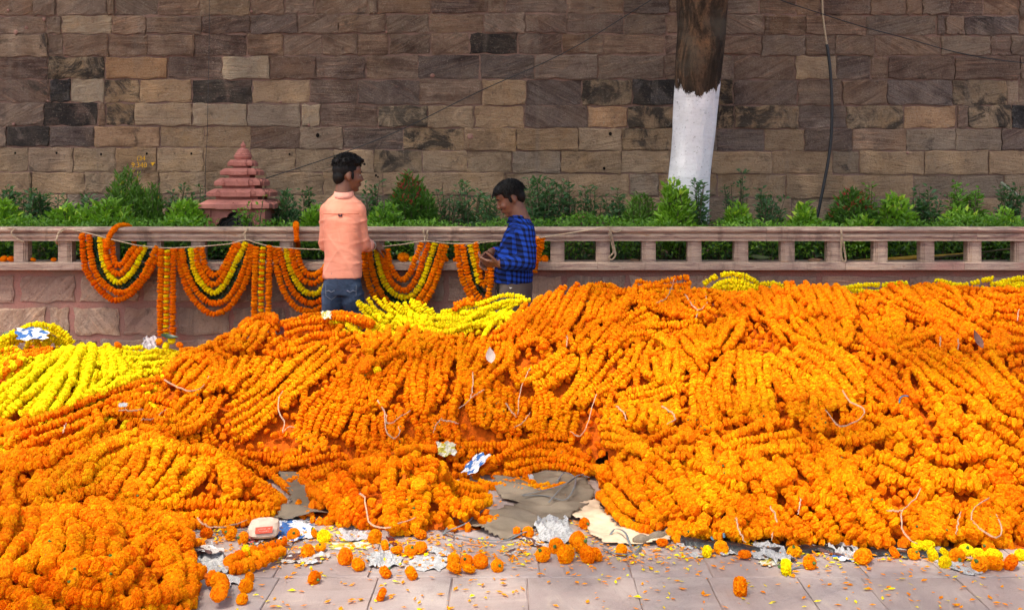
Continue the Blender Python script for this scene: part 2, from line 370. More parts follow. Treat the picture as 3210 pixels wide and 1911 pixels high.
# one digit per stone: 0 brown, 1 dark streaky, 2 tan, 3 pale lichen, 4 blackened, 5 tan with black stain, 6 orange tan, 7 grey tan
LETTER = ['m', 'd', 't', 'p', 'b', 's', 'o', 'g']
kinds = {
    0: [0, 0, 0, 0, 0, 0, 7, 0, 0, 0, 0, 0, 1, 0, 1, 0, 1, 0, 0, 0, 0, 1, 0, 0, 0, 1, 0, 0],
    1: [0, 0, 3, 0, 0, 1, 1, 0, 0, 0, 0, 0, 1, 1, 0, 0, 0, 0, 0, 0, 1, 0, 1, 0],
    2: [7, 0, 0, 0, 0, 1, 0, 0, 0, 0, 0, 0, 4, 1, 0, 0, 1, 0, 0, 0, 0, 0, 7, 1, 0],
    3: [1, 5, 6, 1, 3, 1, 1, 0, 1, 1, 0, 0, 0, 0, 2, 1, 0, 1, 1, 0, 0],
    4: [1, 4, 3, 5, 2, 4, 2, 1, 1, 0, 2, 1, 5, 4, 5, 1, 0, 0, 1, 5, 7, 0, 0],
    5: [0, 4, 0, 5, 2, 3, 7, 3, 1, 5, 2, 2, 1, 6, 5, 5, 5, 1, 5, 6, 0, 5, 4, 0, 5],
    6: [0, 4, 1, 6, 2, 2, 1, 7, 1, 5, 2, 2, 2, 5, 7, 1, 2, 1, 0, 7, 7, 1],
    7: [2, 7, 2, 2, 2, 2, 2, 2, 2, 5, 2, 2, 7, 2, 2, 2, 2, 2, 7, 2, 2, 2],
    8: [2, 2, 2, 2, 2, 2, 2, 2, 2, 2, 2, 2, 7, 2, 2, 2, 2, 7, 7, 2, 2],
    9: [2, 2, 7, 2, 2, 2, 2, 7, 2, 2, 2, 2, 2, 7, 2, 2, 7, 2, 2, 2, 2],
    -1: [0, 1, 0, 0, 1, 0, 1, 0, 0, 1, 0, 0, 0, 1, 0, 0, 1, 0, 0, 1, 0]}
base_col = {'m': (0.160, 0.108, 0.080), 'd': (0.112, 0.077, 0.064), 't': (0.26, 0.175, 0.108), 'p': (0.24, 0.175, 0.118), 'b': (0.072, 0.056, 0.052),
            's': (0.215, 0.148, 0.092), 'o': (0.265, 0.158, 0.09), 'g': (0.185, 0.135, 0.098)}
prop = {'m': (0.8, 0.12, 0.1), 'd': (1.0, 0.25, 0.05), 't': (0.3, 0.12, 0.3), 'p': (0.15, 0.1, 0.9), 'b': (0.7, 0.75, 0.05), 's': (0.25, 0.62, 0.3), 'o': (0.3, 0.25, 0.55), 'g': (0.3, 0.3, 0.35)}
def row_y(r, px):
    a, b, c = rows_y[r]
    return float(np.interp(px, [550, 1600, 2660], [a, b, c]))
def wall_stone(x0, x1, tl, tr, bl, br, y, proud, g, jit, arris=0.0035):
    """a dressed block: front face with an uneven outline and rounded arrises; returns verts about its centre"""
    nx = 7; nz = 4; v = []; f = []; rows = []
    def pt(u, t):
        xa = x0 + g + (x1 - x0 - 2 * g) * u
        top = tl + (tr - tl) * u - g; bot = bl + (br - bl) * u + g
        return xa, bot + (top - bot) * t
    ph = rng.uniform(0, 6.28, 4)
    def wob(u, t, k): return jit * (math.sin(u * 9 + ph[k]) + 0.6 * math.sin(u * 23 + t * 17 + ph[(k + 1) % 4]))
    ux = [0, 0.035] + list(np.linspace(0, 1, nx))[1:-1] + [0.965, 1]; tz = [0, 0.07] + list(np.linspace(0, 1, nz))[1:-1] + [0.93, 1]
    m = len(ux); q = len(tz)
    for jt, t in enumerate(tz):
        for ju, u in enumerate(ux):
            px_, pz_ = pt(u, t); eu = ju in (0, m - 1); et = jt in (0, q - 1)
            if et: pz_ += wob(u, t, 0 if jt == 0 else 1)
            if eu: px_ += wob(t, u, 2 if ju == 0 else 3)
            dep = y - proud + (arris if eu or et else rng.uniform(-0.0035, 0.0035))
            v.append((px_, dep, pz_))
    for jt in range(q - 1):
        for ju in range(m - 1): f.append([jt * m + ju, jt * m + ju + 1, (jt + 1) * m + ju + 1, (jt + 1) * m + ju])
    bd = [i for i in range(m)] + [j * m + m - 1 for j in range(1, q)] + [(q - 1) * m + i for i in range(m - 2, -1, -1)] + [j * m for j in range(q - 2, 0, -1)]
    k = len(v)
    for i in bd: v.append((v[i][0], y + 0.05, v[i][2]))
    for a in range(len(bd)):
        b = (a + 1) % len(bd); f.append([bd[b], bd[a], k + a, k + b])
    return v, f
for r, js in joints.items():
    if r not in rows_y or r + 1 not in rows_y and r != 9: continue
    xs = [-1010, -840, -690, -510, -330, -170] + ([-20] if js[0] > 60 else []) + js
    while xs[-1] < 4200: xs.append(xs[-1] + int(rng.integers(120, 190)))
    ks = [LETTER[q] for q in kinds[r]]; off = 6 if js[0] > 60 else 5
    for i in range(len(xs) - 1):
        ki = i - off; k = ks[ki] if 0 <= ki < len(ks) else ks[(i * 7) % len(ks)]
        a, b = xs[i], xs[i + 1]
        y0 = [row_y(r - 1 + 0, a) if r - 1 in rows_y else row_y(r, a) - 70, row_y(r - 1, b)]
        y1 = [row_y(r, a), row_y(r, b)]
        jy = rng.uniform(-2.2, 2.2, 4)
        tl, tr, bl, br = wz(y0[0] + jy[0]), wz(y0[1] + jy[1]), wz(y1[0] + jy[2]), wz(y1[1] + jy[3])
        proud = rng.uniform(0.0, 0.020) + (0.016 if r in (6,) and 1450 < a < 1900 else 0)
        cx, cz = (wx(a) + wx(b)) / 2, (tl + bl) / 2
        v, f = wall_stone(wx(a) - cx, wx(b) - cx, tl - cz, tr - cz, bl - cz, br - cz, 0.0, proud, rng.uniform(.0035, .007) if r < 6 else rng.uniform(.0025, .0045), 0.0062 if r < 6 else 0.0045)
        o = obj('stone', mesh_np('stone', v, f, M['stone']), wall, (cx, 0, cz))
        c = base_col[k]; s_ = rng.uniform(1.2, 1.65); hue = rng.uniform(-0.012, 0.012)
        o.color = ((c[0] + hue) * s_, c[1] * s_, (c[2] - hue * 0.5) * s_, 1)
        st, sn, li = prop[k]
        o['streak'] = st; o['stain'] = float(max(0, sn + rng.uniform(-.1, .1))); o['lichen'] = float(max(0, li + rng.uniform(-.1, .15)))
        o['tilt'] = float(rng.choice([0.0, 0.05, -0.06, 0.5, -0.5, 0.25]) if k in 'md' else rng.uniform(-.2, .2))
# small marks on the wall: drill holes and dabs of pink mortar
mbh = MB(); mbh.lathe([(0.0004, 0), (.009, .001), (.010, .003)], (0, 0, 0), 10); hole = mbh.mesh('drill_hole', plain('hole_shadow', (0.012, 0.01, 0.009, 1), .95, .05, .1, 40, 0))
for x, y, s_ in [(998, 425, 1.5), (1912, 420, 1.3), (53, 480, .8), (182, 480, .9), (321, 484, .9), (464, 482, .9), (603, 482, .9), (910, 484, .9), (1893, 528, 1.1), (1180, 550, .9), (1186, 555, .7)]:
    o = obj('drill_hole', hole, wall, (wx(x), -.0265, wz(y)), (math.pi / 2, 0, 0)); o.scale = (s_, s_ * 1.2, s_)
mbh = MB(); mbh.ellipsoid((0, 0, 0), (.022, .006, .018), None, 10, 6); dab = mbh.mesh('mortar_dab', M['pink_mortar'], True)
for x, y, s_ in [(29, 34, .6), (142, 62, .8), (53, 103, .9), (86, 88, .7), (790, 38, .6), (154, 317, .5), (224, 320, .4), (882, 321, .6), (47, 390, .6), (970, 393, .5), (1356, 238, .9), (1475, 428, 1.3), (1212, 102, .5), (2842, 480, .6)]:
    o = obj('mortar_dab', dab, wall, (wx(x), -.021, wz(y)), (0, rng.uniform(0, 3), 0)); o.scale = (s_, 1, s_ * rng.uniform(.8, 1.4))
# painted survey mark on the wall
M['yellow_paint'] = plain('yellow_chalk_paint', (0.78, 0.38, 0.03, 1), 0.8, 0.1, 0.4, 60, 0)
mark = thing('painted_mark', 'small yellow survey numbers painted on the wall above the conical bush', 'painted number', (wx(448), DW - 0.03, wz(505)))
def text_mesh(name, body, size, mat, parent, loc, rot=(math.pi / 2, 0, 0), ext=0.0006):
    cu = bpy.data.curves.new(name, 'FONT'); cu.body = body; cu.size = size; cu.extrude = ext; cu.align_x = 'CENTER'; cu.resolution_u = 3
    t = bpy.data.objects.new(name, cu); COL.objects.link(t); me = evaluate(t); bpy.data.objects.remove(t, do_unlink=True)
    me.name = name; me.materials.clear(); me.materials.append(mat)
    return obj(name, me, parent, loc, rot)
text_mesh('numeral', '(34', 0.055, M['yellow_paint'], mark, (-0.005, 0.0, 0.004))
text_mesh('numeral', '9.340', 0.058, M['yellow_paint'], mark, (-0.02, 0.0, -0.052))
m_ = MB(); m_.add([(0.072, 0, -0.012), (0.108, 0, -0.010), (0.088, 0, -0.042), (0.072, 0.002, -0.012), (0.108, 0.002, -0.010), (0.088, 0.002, -0.042)], [(0, 2, 1), (3, 4, 5), (0, 1, 4, 3), (1, 2, 5, 4), (2, 0, 3, 5)])
m_.build('triangle', M['yellow_paint'], mark)
# cables on and before the wall
def cable(name, label, pts, d, r, mat=None, cat='cable', n=40):
    mb = MB(); mb.tube(smooth_path([P(x, y, dd if False else d) for x, y in pts], n), r, 6); o = mb.build(name, mat or M['black_cable'], None, True)
    return tag(o, label, cat)
cable('overhead_cable', 'thin dark cable sloping across the wall from the treetop down to behind the shrine', [(2300, -150), (2042, 0), (1780, 160), (1500, 288), (1250, 410), (1050, 488), (830, 560), (645, 614), (556, 632), (480, 655)], 8.62, 0.0038)
cable('overhead_cable', 'thin dark cable sagging down to the right edge of the wall', [(2300, -60), (2445, 0), (2580, 45), (2700, 83), (2850, 123), (2980, 160), (3100, 184), (3240, 200), (3420, 212)], 8.66, 0.0038)
cable('wall_cable', 'very thin dark cord hanging straight down the wall behind the shrine', [(656, -80), (656, 60), (655, 180), (652, 300), (650, 420), (644, 520), (643, 650)], 8.755, 0.0022)
hose = thing('hose_pipe', 'black drain hose hanging down the wall right of the tree', 'hose', (0, 0, 0))
mb = MB(); mb.tube(smooth_path([P(x, y, 8.70) for x, y in [(2577, -100), (2578, 0), (2581, 60), (2588, 110), (2594, 150)]], 16), 0.0075, 8); mb.build('upper_pipe', M['rope'], hose, True)
mb = MB(); mb.tube(smooth_path([P(x, y, 8.68) for x, y in [(2592, 140), (2598, 180), (2604, 240), (2608, 330), (2606, 420), (2597, 500), (2582, 580), (2566, 660), (2552, 725)]], 36), 0.0125, 8); mb.build('lower_pipe', M['black_cable'], hose, True)
# ---------------------------------------------------------------- low wall with balustrade
DB = 7.40; SB = F / DB
def bx(px, d=DB): return (px - XC) / F * d
bal = thing('balustrade_wall', 'low pink sandstone wall with a moulded rail on square balusters', 'balustrade', (0, DB, 0))
XL, XR = bx(-1100), bx(4310)
mb = MB(); mb.box(XL, XR, 0.012, 0.30, 0.0, 0.93); mb.build('mortar', M['pink_mortar'], bal)
mb = MB(); prof = [(-0.075, 0.93), (-0.075, 0.974), (-0.068, 0.981), (0.16, 0.981), (0.16, 0.93)]
def extrude_x(mb, prof, x0, x1, nseg=1):
    xs = np.linspace(x0, x1, nseg + 1); mb.loft([[(x, y, z) for y, z in prof] for x in xs])
cuts = [-1100, -520, -70, 330, 700, 1090, 1480, 1870, 2260, 2640, 3010, 3400, 3730, 4310]
for i in range(len(cuts) - 1):
    mb = MB(); extrude_x(mb, prof, bx(cuts[i]) + 0.0012, bx(cuts[i + 1]) - 0.0012); mb.build('sill_block', M['carved'], bal)
rp = [(-0.062, 1.126), (-0.062, 1.143), (-0.068, 1.147), (-0.072, 1.158), (-0.072, 1.166), (-0.062, 1.170), (-0.056, 1.176), (-0.062, 1.181), (-0.070, 1.184), (-0.078, 1.190), (-0.082, 1.199), (-0.079, 1.208), (-0.070, 1.215), (-0.055, 1.218),
      (0.095, 1.218), (0.115, 1.210), (0.12, 1.198), (0.11, 1.186), (0.10, 1.18), (0.10, 1.126)]
cuts = [-1100, -520, -150, 270, 905, 1540, 2395, 3050, 3400, 3730, 4310]
for i in range(len(cuts) - 1):
    mb = MB(); extrude_x(mb, rp, bx(cuts[i]) + 0.001, bx(cuts[i + 1]) - 0.001); mb.build('rail_block', M['carved'], bal, False)
bxs = [-1070, -930, -790, -650, -510, -370, -230, -90, 71, 209, 348, 487, 624, 763, 901, 1042, 1183, 1322, 1463, 1605, 1747, 1889, 2032, 2175, 2321, 2466, 2611, 2756, 2902, 3049, 3196, 3343, 3490, 3637, 3784, 3931, 4078, 4225]
sec = [(-.047, -.035), (-.035, -.035), (-.035, -.042), (-.024, -.042), (-.024, -.048), (.024, -.048), (.024, -.042), (.035, -.042), (.035, -.035), (.047, -.035),
       (.047, .035), (.024, .048), (-.024, .048), (-.047, .035)]
bmesh_ = MB(); bmesh_.loft([[(x, y, z) for x, y in sec] for z in (0.981, 1.126)])
bme = bmesh_.mesh('baluster', M['carved'])
for px in bxs: obj('baluster', bme, bal, (bx(px), 0.005, 0))
low_rows = [(866, 947, [-160, 42, 64, 232, 252, 434, 450, 640, 655, 820, 836, 1010, 1025, 1190, 1205, 1390, 1405, 1560, 1575, 1760, 1775, 1960, 1975, 2140, 2160, 2310, 2330, 2560, 2580, 2830, 2850, 3080, 3100, 3300, 3316, 3500]),
            (965, 1050, [-330, -120, -100, 140, 154, 214, 232, 372, 388, 512, 555, 716, 732, 890, 906, 1060, 1076, 1230, 1246, 1420, 1436, 1600, 1616, 1800, 1816, 2000, 2016, 2200]),
            (1064, 1150, [-330, -60, -44, 120, 136, 300, 316, 500, 516, 680, 696, 860, 876, 1050, 1066, 1300]),
            (1166, 1250, [-330, -90, -70, 190, 206, 400, 416, 610, 626, 800, 816, 1000])]
for ri, (ya, yb, xs) in enumerate(low_rows):
    za, zb = HC - (ya - YH) / SB, HC - (yb - YH) / SB
    for i in range(0, len(xs) - 1, 2):
        a, b = xs[i], xs[i + 1]
        if b - a < 40: continue
        cx, cz = (bx(a) + bx(b)) / 2, (za + zb) / 2
        v, f = wall_stone(bx(a) - cx, bx(b) - cx, za - cz, za - cz, zb - cz, zb - cz, 0.0, -0.002, 0.002, 0.006)
        o = obj('stone', mesh_np('stone', v, f, M['low_stone']), bal, (cx, 0, cz))
        c = [(0.46, 0.32, 0.24), (0.42, 0.28, 0.215), (0.38, 0.285, 0.22), (0.50, 0.36, 0.265)][int(rng.integers(0, 4))]
        o.color = c + (1,); o['streak'] = float(rng.uniform(.3, .8)); o['stain'] = float(rng.uniform(0, .35)); o['lichen'] = float(rng.uniform(.1, .5)); o['tilt'] = float(rng.choice([-0.9, 0.8, 0.0, 1.5]))
mb = MB(); mb.box(bx(880), bx(1690), -0.012, 0.02, 0.0, HC - (1000 - YH) / SB); mb.build('plinth_band', M['red_plinth'], bal)
soil = obj('soil_bed', mesh_np('soil_bed', [(XL, DB + .17, .955), (XR, DB + .17, .955), (XR, DW + .05, .965), (XL, DW + .05, .965)], np.array([[0, 1, 2, 3]]), M['soil']))
tag(soil, 'dark soil of the raised plant bed', None, None, 'structure')
mb = MB(); mb.box(XL, XR, DB + 0.30, DW + .05, 0.0, 0.95); tag(mb.build('raised_terrain', M['soil']), None, None, None, 'structure')
# ---------------------------------------------------------------- shrine
DS = 7.95; SS = F / DS
shr = thing('shrine', 'miniature red stepped temple shrine with a pointed finial among the plants', 'shrine', (0, 0, 0))
def sx(px): return (px - XC) / SS
def sz(py): return HC - (py - YH) / SS
depth0 = 0.40; cyS = DS + depth0 / 2; cxS = (sx(640) + sx(831)) / 2
def eave(name, wpx0, wpx1, py_top, py_bot, dep, lip=0.45, bumps=3):
    x0, x1 = sx(wpx0), sx(wpx1); cx = (x0 + x1) / 2; hw = (x1 - x0) / 2; hd = dep / 2; zt, zb = sz(py_top), sz(py_bot); zl = zb + (zt - zb) * lip
    mb = MB(); t = hw * 0.80; td = hd * 0.80
    R = lambda a, b, z: [(cx - a, cyS - b, z), (cx + a, cyS - b, z), (cx + a, cyS + b, z), (cx - a, cyS + b, z)]
    mb.loft([R(hw * .97, hd * .97, zb), R(hw, hd, zb + .004), R(hw, hd, zl), R(hw * .985, hd * .985, zl + .003), R(t, td, zt)])
    # a shallow projection in the middle of each face
    mb.loft([R(hw * .5, hd + .012, zb - .001), R(hw * .5, hd + .012, zl + .002), R(hw * .5, td + .012, zt - .002)])
    mb.loft([R(hw + .012, hd * .5, zb - .002), R(hw + .012, hd * .5, zl + .001), R(t + .012, td * .5, zt - .003)])
    e = mb.build(name, M['terracotta'], shr)
    for k in range(bumps):
        u = (k + .5) / bumps * 2 - 1
        for ax in (0, 1):
            px_, py_ = (cx + u * hw * .92, cyS - hd - .006) if ax == 0 else (cx + hw + .004, cyS + u * hd * .92)
            bm = MB(); rr = 0.012 if hw > .15 else .010
            prof_ = [(-rr, 0), (-rr, rr * 1.3), (-rr * .6, rr * 2.0), (0, rr * 2.4), (rr * .6, rr * 2.0), (rr, rr * 1.3), (rr, 0)]
            rings = [[((px_ + a) if ax == 0 else px_ + tt, (py_ + tt) if ax == 0 else py_ + a, zl - .012 + b) for a, b in prof_] for tt in ((0, .03) if ax == 0 else (-.03, 0))]
            bm.loft(rings); bm.build('antefix', M['terracotta'], e)
    return e
def neck(wpx0, wpx1, py_top, py_bot, dep):
    x0, x1 = sx(wpx0), sx(wpx1); mb = MB(); mb.box(x0, x1, cyS - dep / 2, cyS + dep / 2, sz(py_bot) - .004, sz(py_top) + .004); return mb.build('neck_course', M['terracotta'], shr)
eave('eave', 628, 848, 626, 654, .50, .5, 1)
neck(672, 804, 614, 630, .32)
eave('eave', 648, 832, 592, 616, .42, .5, 3)
neck(688, 790, 582, 596, .25)
eave('eave', 667, 811, 558, 582, .33, .5, 3)
neck(706, 771, 548, 562, .18)
eave('eave', 682, 796, 527, 548, .26, .5, 2)
neck(716, 761, 518, 531, .13)
eave('eave', 701, 779, 500, 519, .185, .5, 2)
cdx = sx(741)
mb = MB(); q = lambda px: px / SS
mb.lathe([(q(22), sz(502)), (q(26), sz(496)), (q(29), sz(491)), (q(29), sz(488)), (q(26.5), sz(486)), (q(27), sz(483)), (q(25), sz(481)), (q(23), sz(478)), (q(23), sz(476)), (q(20), sz(474)), (q(19), sz(470)), (q(15), sz(466)), (q(9), sz(462)), (q(6), sz(460))], (cdx, cyS, 0), 24)
mb.build('bell_dome', M['terracotta'], shr, False)
mb = MB(); mb.lathe([(q(5), sz(461)), (q(8), sz(458)), (q(9.2), sz(454)), (q(7), sz(450)), (q(3.5), sz(446)), (q(1.6), sz(442)), (q(0.4), sz(438))], (cdx, cyS, 0), 16); mb.build('finial', M['terracotta'], shr, True)
# body with a cusped arch opening
x0, x1 = sx(640), sx(831); yb, yt = 0.94, sz(653); yf = cyS - depth0 / 2
arch = [(672, 730), (673, 714), (677, 704), (684, 700), (690, 688), (697, 683), (703, 682), (711, 681), (713, 674), (720, 668), (729, 665), (736, 660), (743, 665), (752, 668), (759, 674), (762, 681), (772, 682), (782, 688), (790, 700), (797, 704), (800, 714), (801, 730)]
mb = MB()
top = [(sx(px), yf, yt - .001) for px, py in arch]; inn = [(sx(px), yf, sz(py)) for px, py in arch]; inb = [(sx(px), yf + .05, sz(py)) for px, py in arch]
nA = len(arch)
mb.add(top + inn + inb, [[i, nA + i, nA + i + 1, i + 1] for i in range(nA - 1)] + [[nA + i, 2 * nA + i, 2 * nA + i + 1, nA + i + 1] for i in range(nA - 1)])
mb.add([(x0, yf, yb), (sx(672), yf, yb), (sx(672), yf, yt), (x0, yf, yt)], [(0, 1, 2, 3)])
mb.add([(sx(801), yf, yb), (x1, yf, yb), (x1, yf, yt), (sx(801), yf, yt)], [(0, 1, 2, 3)])
y2 = cyS + depth0 / 2
mb.add([(x1, yf, yb), (x1, y2, yb), (x1, y2, yt), (x1, yf, yt), (x0, yf, yb), (x0, y2, yb), (x0, y2, yt), (x0, yf, yt)], [(0, 1, 2, 3), (5, 4, 7, 6), (1, 5, 6, 2), (3, 2, 6, 7)])
mb.build('shrine_body', M['terracotta'], shr)
for xa, xb in ((640, 660), (812, 831)):
    mb = MB(); mb.box(sx(xa) - .001, sx(xb) + .001, yf - .012, yf + .01, .95, sz(655)); mb.build('pilaster', M['terracotta'], shr)
mb = MB(); mb.box(sx(668), sx(806), yf + .06, yf + .075, .95, sz(658)); mb.build('inner_panel', M['iron'], shr)
mb = MB()
for pts in ([(736, 730), (736, 664)], [(700, 730), (704, 700), (716, 690), (728, 684), (734, 676)], [(772, 730), (768, 700), (756, 690), (744, 684), (738, 676)], [(712, 682), (722, 680), (732, 670)], [(762, 682), (750, 680), (740, 670)],
            [(720, 730), (722, 710), (730, 704), (733, 712), (727, 716)], [(752, 730), (750, 710), (742, 704), (739, 712), (745, 716)], [(684, 712), (694, 698), (704, 694)], [(790, 712), (780, 698), (768, 694)]):
    mb.tube([Vector((sx(a), yf + .05, sz(b))) for a, b in pts], .0035, 6)
mb.build('grille', M['iron_scroll'], shr, True)
# ---------------------------------------------------------------- plants of the bed and the tree
def leaf_mat(name, c1, c2, c3=None, rough=0.45):
    n = N(name)
    a = n.attr('Col', 'GEOMETRY', 'Color'); r = n.sep(a)[0]
    st = [(0.0, c1), (0.75, c2)] + ([(1.0, c3)] if c3 else [])
    c = n.ramp(r, st)
    m = n.done(c, rough, 0.4)
    tr = n.n('BsdfTranslucent'); n.put(n.mix(1.0, c, (1.5, 1.6, 0.6, 1), 'MULTIPLY'), tr.inputs[0])
    ms = n.n('MixShader'); ms.inputs[0].default_value = 0.3
    out = n.t.nodes['Material Output']; n.t.links.new(n.b.outputs[0], ms.inputs[1]); n.t.links.new(tr.outputs[0], ms.inputs[2]); n.t.links.new(ms.outputs[0], out.inputs[0])
    return m
LM = {'bright': leaf_mat('bright_leaf', (0.08, 0.19, 0.016, 1), (0.20, 0.38, 0.028, 1), (0.42, 0.56, 0.05, 1)),
      'mid': leaf_mat('mid_leaf', (0.05, 0.13, 0.016, 1), (0.15, 0.32, 0.028, 1), (0.30, 0.48, 0.05, 1)),
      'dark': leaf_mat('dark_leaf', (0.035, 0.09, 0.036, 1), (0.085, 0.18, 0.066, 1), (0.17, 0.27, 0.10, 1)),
      'conifer': leaf_mat('conifer_leaf', (0.04, 0.11, 0.015, 1), (0.10, 0.21, 0.024, 1), (0.34, 0.30, 0.035, 1)),
      'red': leaf_mat('red_tip_leaf', (0.04, 0.11, 0.016, 1), (0.09, 0.20, 0.025, 1), (0.36, 0.05, 0.04, 1)),
      'garland': leaf_mat('mango_leaf', (0.008, 0.028, 0.010, 1), (0.02, 0.06, 0.02, 1), (0.04, 0.10, 0.03, 1), 0.35)}
M['twig'] = plain('green_brown_twig', (0.10, 0.085, 0.05, 1), 0.85, 0.1, 0.3, 40, 0)
def leaves_mesh(name, C, D, L, W, tint, mat, fold=0.25):
    """many folded leaves (4 triangles' worth each): centres C, directions D, lengths L, widths W"""
    n = len(C); D = D / np.linalg.norm(D, axis=1, keepdims=True)
    up = rng.normal(0, 1, (n, 3)) * 0.6 + np.array([0, -0.35, 1.0]); s = np.cross(D, up); s /= np.maximum(np.linalg.norm(s, axis=1, keepdims=True), 1e-6); nn = np.cross(s, D)
    L = L[:, None]; W = W[:, None]
    a = C; m = C + D * L * .5 - nn * L * .02; t = C + D * L - nn * L * 0.12
    l = C + D * L * .42 + s * W * .5 + nn * W * fold; r = C + D * L * .42 - s * W * .5 + nn * W * fold
    v = np.stack([a, l, t, r, m], axis=1).reshape(-1, 3)
    k = np.arange(n)[:, None] * 5
    f = np.concatenate([k + np.array([[0, 4, 1]]), k + np.array([[4, 2, 1]]), k + np.array([[0, 3, 4]]), k + np.array([[4, 3, 2]])], axis=1).reshape(-1, 3)
    col = np.repeat(tint, 5); col = np.stack([col, col, col, np.ones_like(col)], axis=1)
    return mesh_np(name, v, f, mat, False, col)
def shrub(name, label, px, d, base_z, top_py, half_px, kind, style, nstem=18, per=26, L=0.05, W=0.022, group='shrubs in the raised bed', cat='shrub', tipred=0.0, lean=0.0):
    """stems that fan out from the base and carry leaves; style sets the silhouette"""
    c = Vector((bx(px, d), d, base_z)); H = HC - (top_py - YH) / F * d - base_z; R = half_px / F * d
    t = thing(name, label, cat, c, group)
    C = []; D = []; Ls = []; Ws = []; T = []; st = MB()
    for i in range(nstem):
        az = rng.uniform(0, 2 * math.pi); q = math.sqrt(rng.uniform(0, 1))
        if style == 'cone':
            h = H * (1 - q * 0.72) * rng.uniform(.9, 1.03); tip = np.array([math.cos(az) * R * q, math.sin(az) * R * .8 * q, h])
        elif style == 'round':
            h = H * math.sqrt(max(0.02, 1 - (q * .92) ** 2)) * rng.uniform(.82, 1.04); tip = np.array([math.cos(az) * R * q, math.sin(az) * R * .8 * q, h])
        else:                                     # wispy upright
            h = H * rng.uniform(.55, 1.02); tip = np.array([math.cos(az) * R * q + lean * h, math.sin(az) * R * .7 * q, h])
        p0 = np.array([math.cos(az) * R * .22 * q, math.sin(az) * R * .2 * q, 0.0])
        mid = (p0 + tip) / 2 + rng.normal(0, 1, 3) * .03 * H; mid[2] += .06 * H
        pts = [(1 - u) ** 2 * p0 + 2 * u * (1 - u) * mid + u * u * tip for u in np.linspace(0, 1, 7)]
        if style != 'cone' or i % 3 == 0: st.tube(pts, [0.006, .0055, .005, .0045, .004, .003, .0015], 4, False)
        for j in range(per):
            u = rng.uniform(0.12 if style != 'wisp' else .25, 1.0) ** (.75 if style != 'wisp' else .9); 
            if style == 'cone': u = rng.uniform(.35, 1.0)
            p = (1 - u) ** 2 * p0 + 2 * u * (1 - u) * mid + u * u * tip
            tg = 2 * (1 - u) * (mid - p0) + 2 * u * (tip - mid); tg /= max(np.linalg.norm(tg), 1e-6)
            rd = rng.normal(0, 1, 3); rd -= tg * rd.dot(tg); rd /= max(np.linalg.norm(rd), 1e-6)
            k = {'cone': 1.0, 'round': .8, 'wisp': .5}[style]
            dr = tg * k + rd * (.75 if style == 'cone' else 1.0) + np.array([0, 0, .15])
            sp = (.018 if style != 'wisp' else .03)
            C.append(p + rd * sp * rng.uniform(0, 1)); D.append(dr); s_ = rng.uniform(.65, 1.2); Ls.append(L * s_); Ws.append(W * s_)
            T.append(min(.74, .15 + .5 * rng.uniform() + .15 * u) if not (u > .9 and p[2] > .62 * H and rng.uniform() < tipred * .3) else 1.0)
    if style != 'wisp':                            # leaves that fill the crown
        for i in range(nstem * per // 2):
            az = rng.uniform(0, 2 * math.pi); q = math.sqrt(rng.uniform(0, 1)); hm = H * (1 - q * .8) if style == 'cone' else H * math.sqrt(max(.05, 1 - (q * .95) ** 2))
            z = hm * rng.uniform(.12, 1.0) ** .6; p = np.array([math.cos(az) * R * q, math.sin(az) * R * .75 * q, z]); s_ = rng.uniform(.65, 1.2)
            C.append(p); D.append(np.array([math.cos(az) * q, math.sin(az) * q, .9]) + rng.normal(0, .4, 3)); Ls.append(L * s_); Ws.append(W * s_)
            T.append(1.0 if z > .7 * H and rng.uniform() < tipred * .2 else min(.74, .1 + .45 * rng.uniform() + .25 * z / H))
    tone = np.clip(np.array(T), 0, 1)
    st.build('stems', M['twig'], t)
    obj('foliage', leaves_mesh('foliage', np.array(C), np.array(D), np.array(Ls), np.array(Ws), tone, LM[kind]), t)
    return t
ZB = 0.955
# low hedge right behind the rail: nobody could count its plants
n = 33000
X = rng.uniform(XL * .9, XR * .9, n); u = rng.uniform(0, 1, n); Y = DB + .21 + u * .42
top = 1.222 + .035 * np.sin(X * 3.1) * np.sin(X * 1.3 + 1) + .03 * np.sin(X * 11 + 2) * .6 + u * .03
Z = ZB + (top - ZB) * rng.uniform(0, 1, n) ** .6
keep_ = ~((np.abs(X - bx(740, 7.8)) < .17) & (Z > 1.19)); X, Y, Z, u = X[keep_], Y[keep_], Z[keep_], u[keep_]; n = len(X)
tone = np.clip(.15 + .55 * rng.uniform(0, 1, n) + .35 * (np.sin(X * 2.3 + 4) * .5 + .5) * rng.uniform(0, 1, n), 0, 1)
Dd = rng.normal(0, 1, (n, 3)) * np.array([1, 1, .6]) + np.array([0, -.25, .7])
low = Z < 1.13
hedge = obj('low_hedge', leaves_mesh('low_hedge', np.stack([X, Y, Z], 1), Dd, rng.uniform(.022, .042, n), rng.uniform(.011, .02, n), tone, LM['bright']))
hedge.data.materials.clear(); hedge.data.materials.append(LM['mid'])
tag(hedge, 'low clipped green hedge growing right behind the rail', None, None, 'stuff')
n = 15000
X = rng.uniform(XL * .9, XR * .9, n); Y = DB + rng.uniform(.26, .75, n); Z = ZB + rng.uniform(0, .235, n)
inner_h = obj('hedge_interior', leaves_mesh('hedge_interior', np.stack([X, Y, Z], 1), rng.normal(0, 1, (n, 3)), rng.uniform(.03, .055, n), rng.uniform(.016, .028, n), rng.uniform(0, .5, n), LM['dark']))  # dark leaf colour stands in for the shade behind the balusters
tag(inner_h, 'hedge foliage coloured dark for shade, seen between the balusters', None, None, 'stuff')
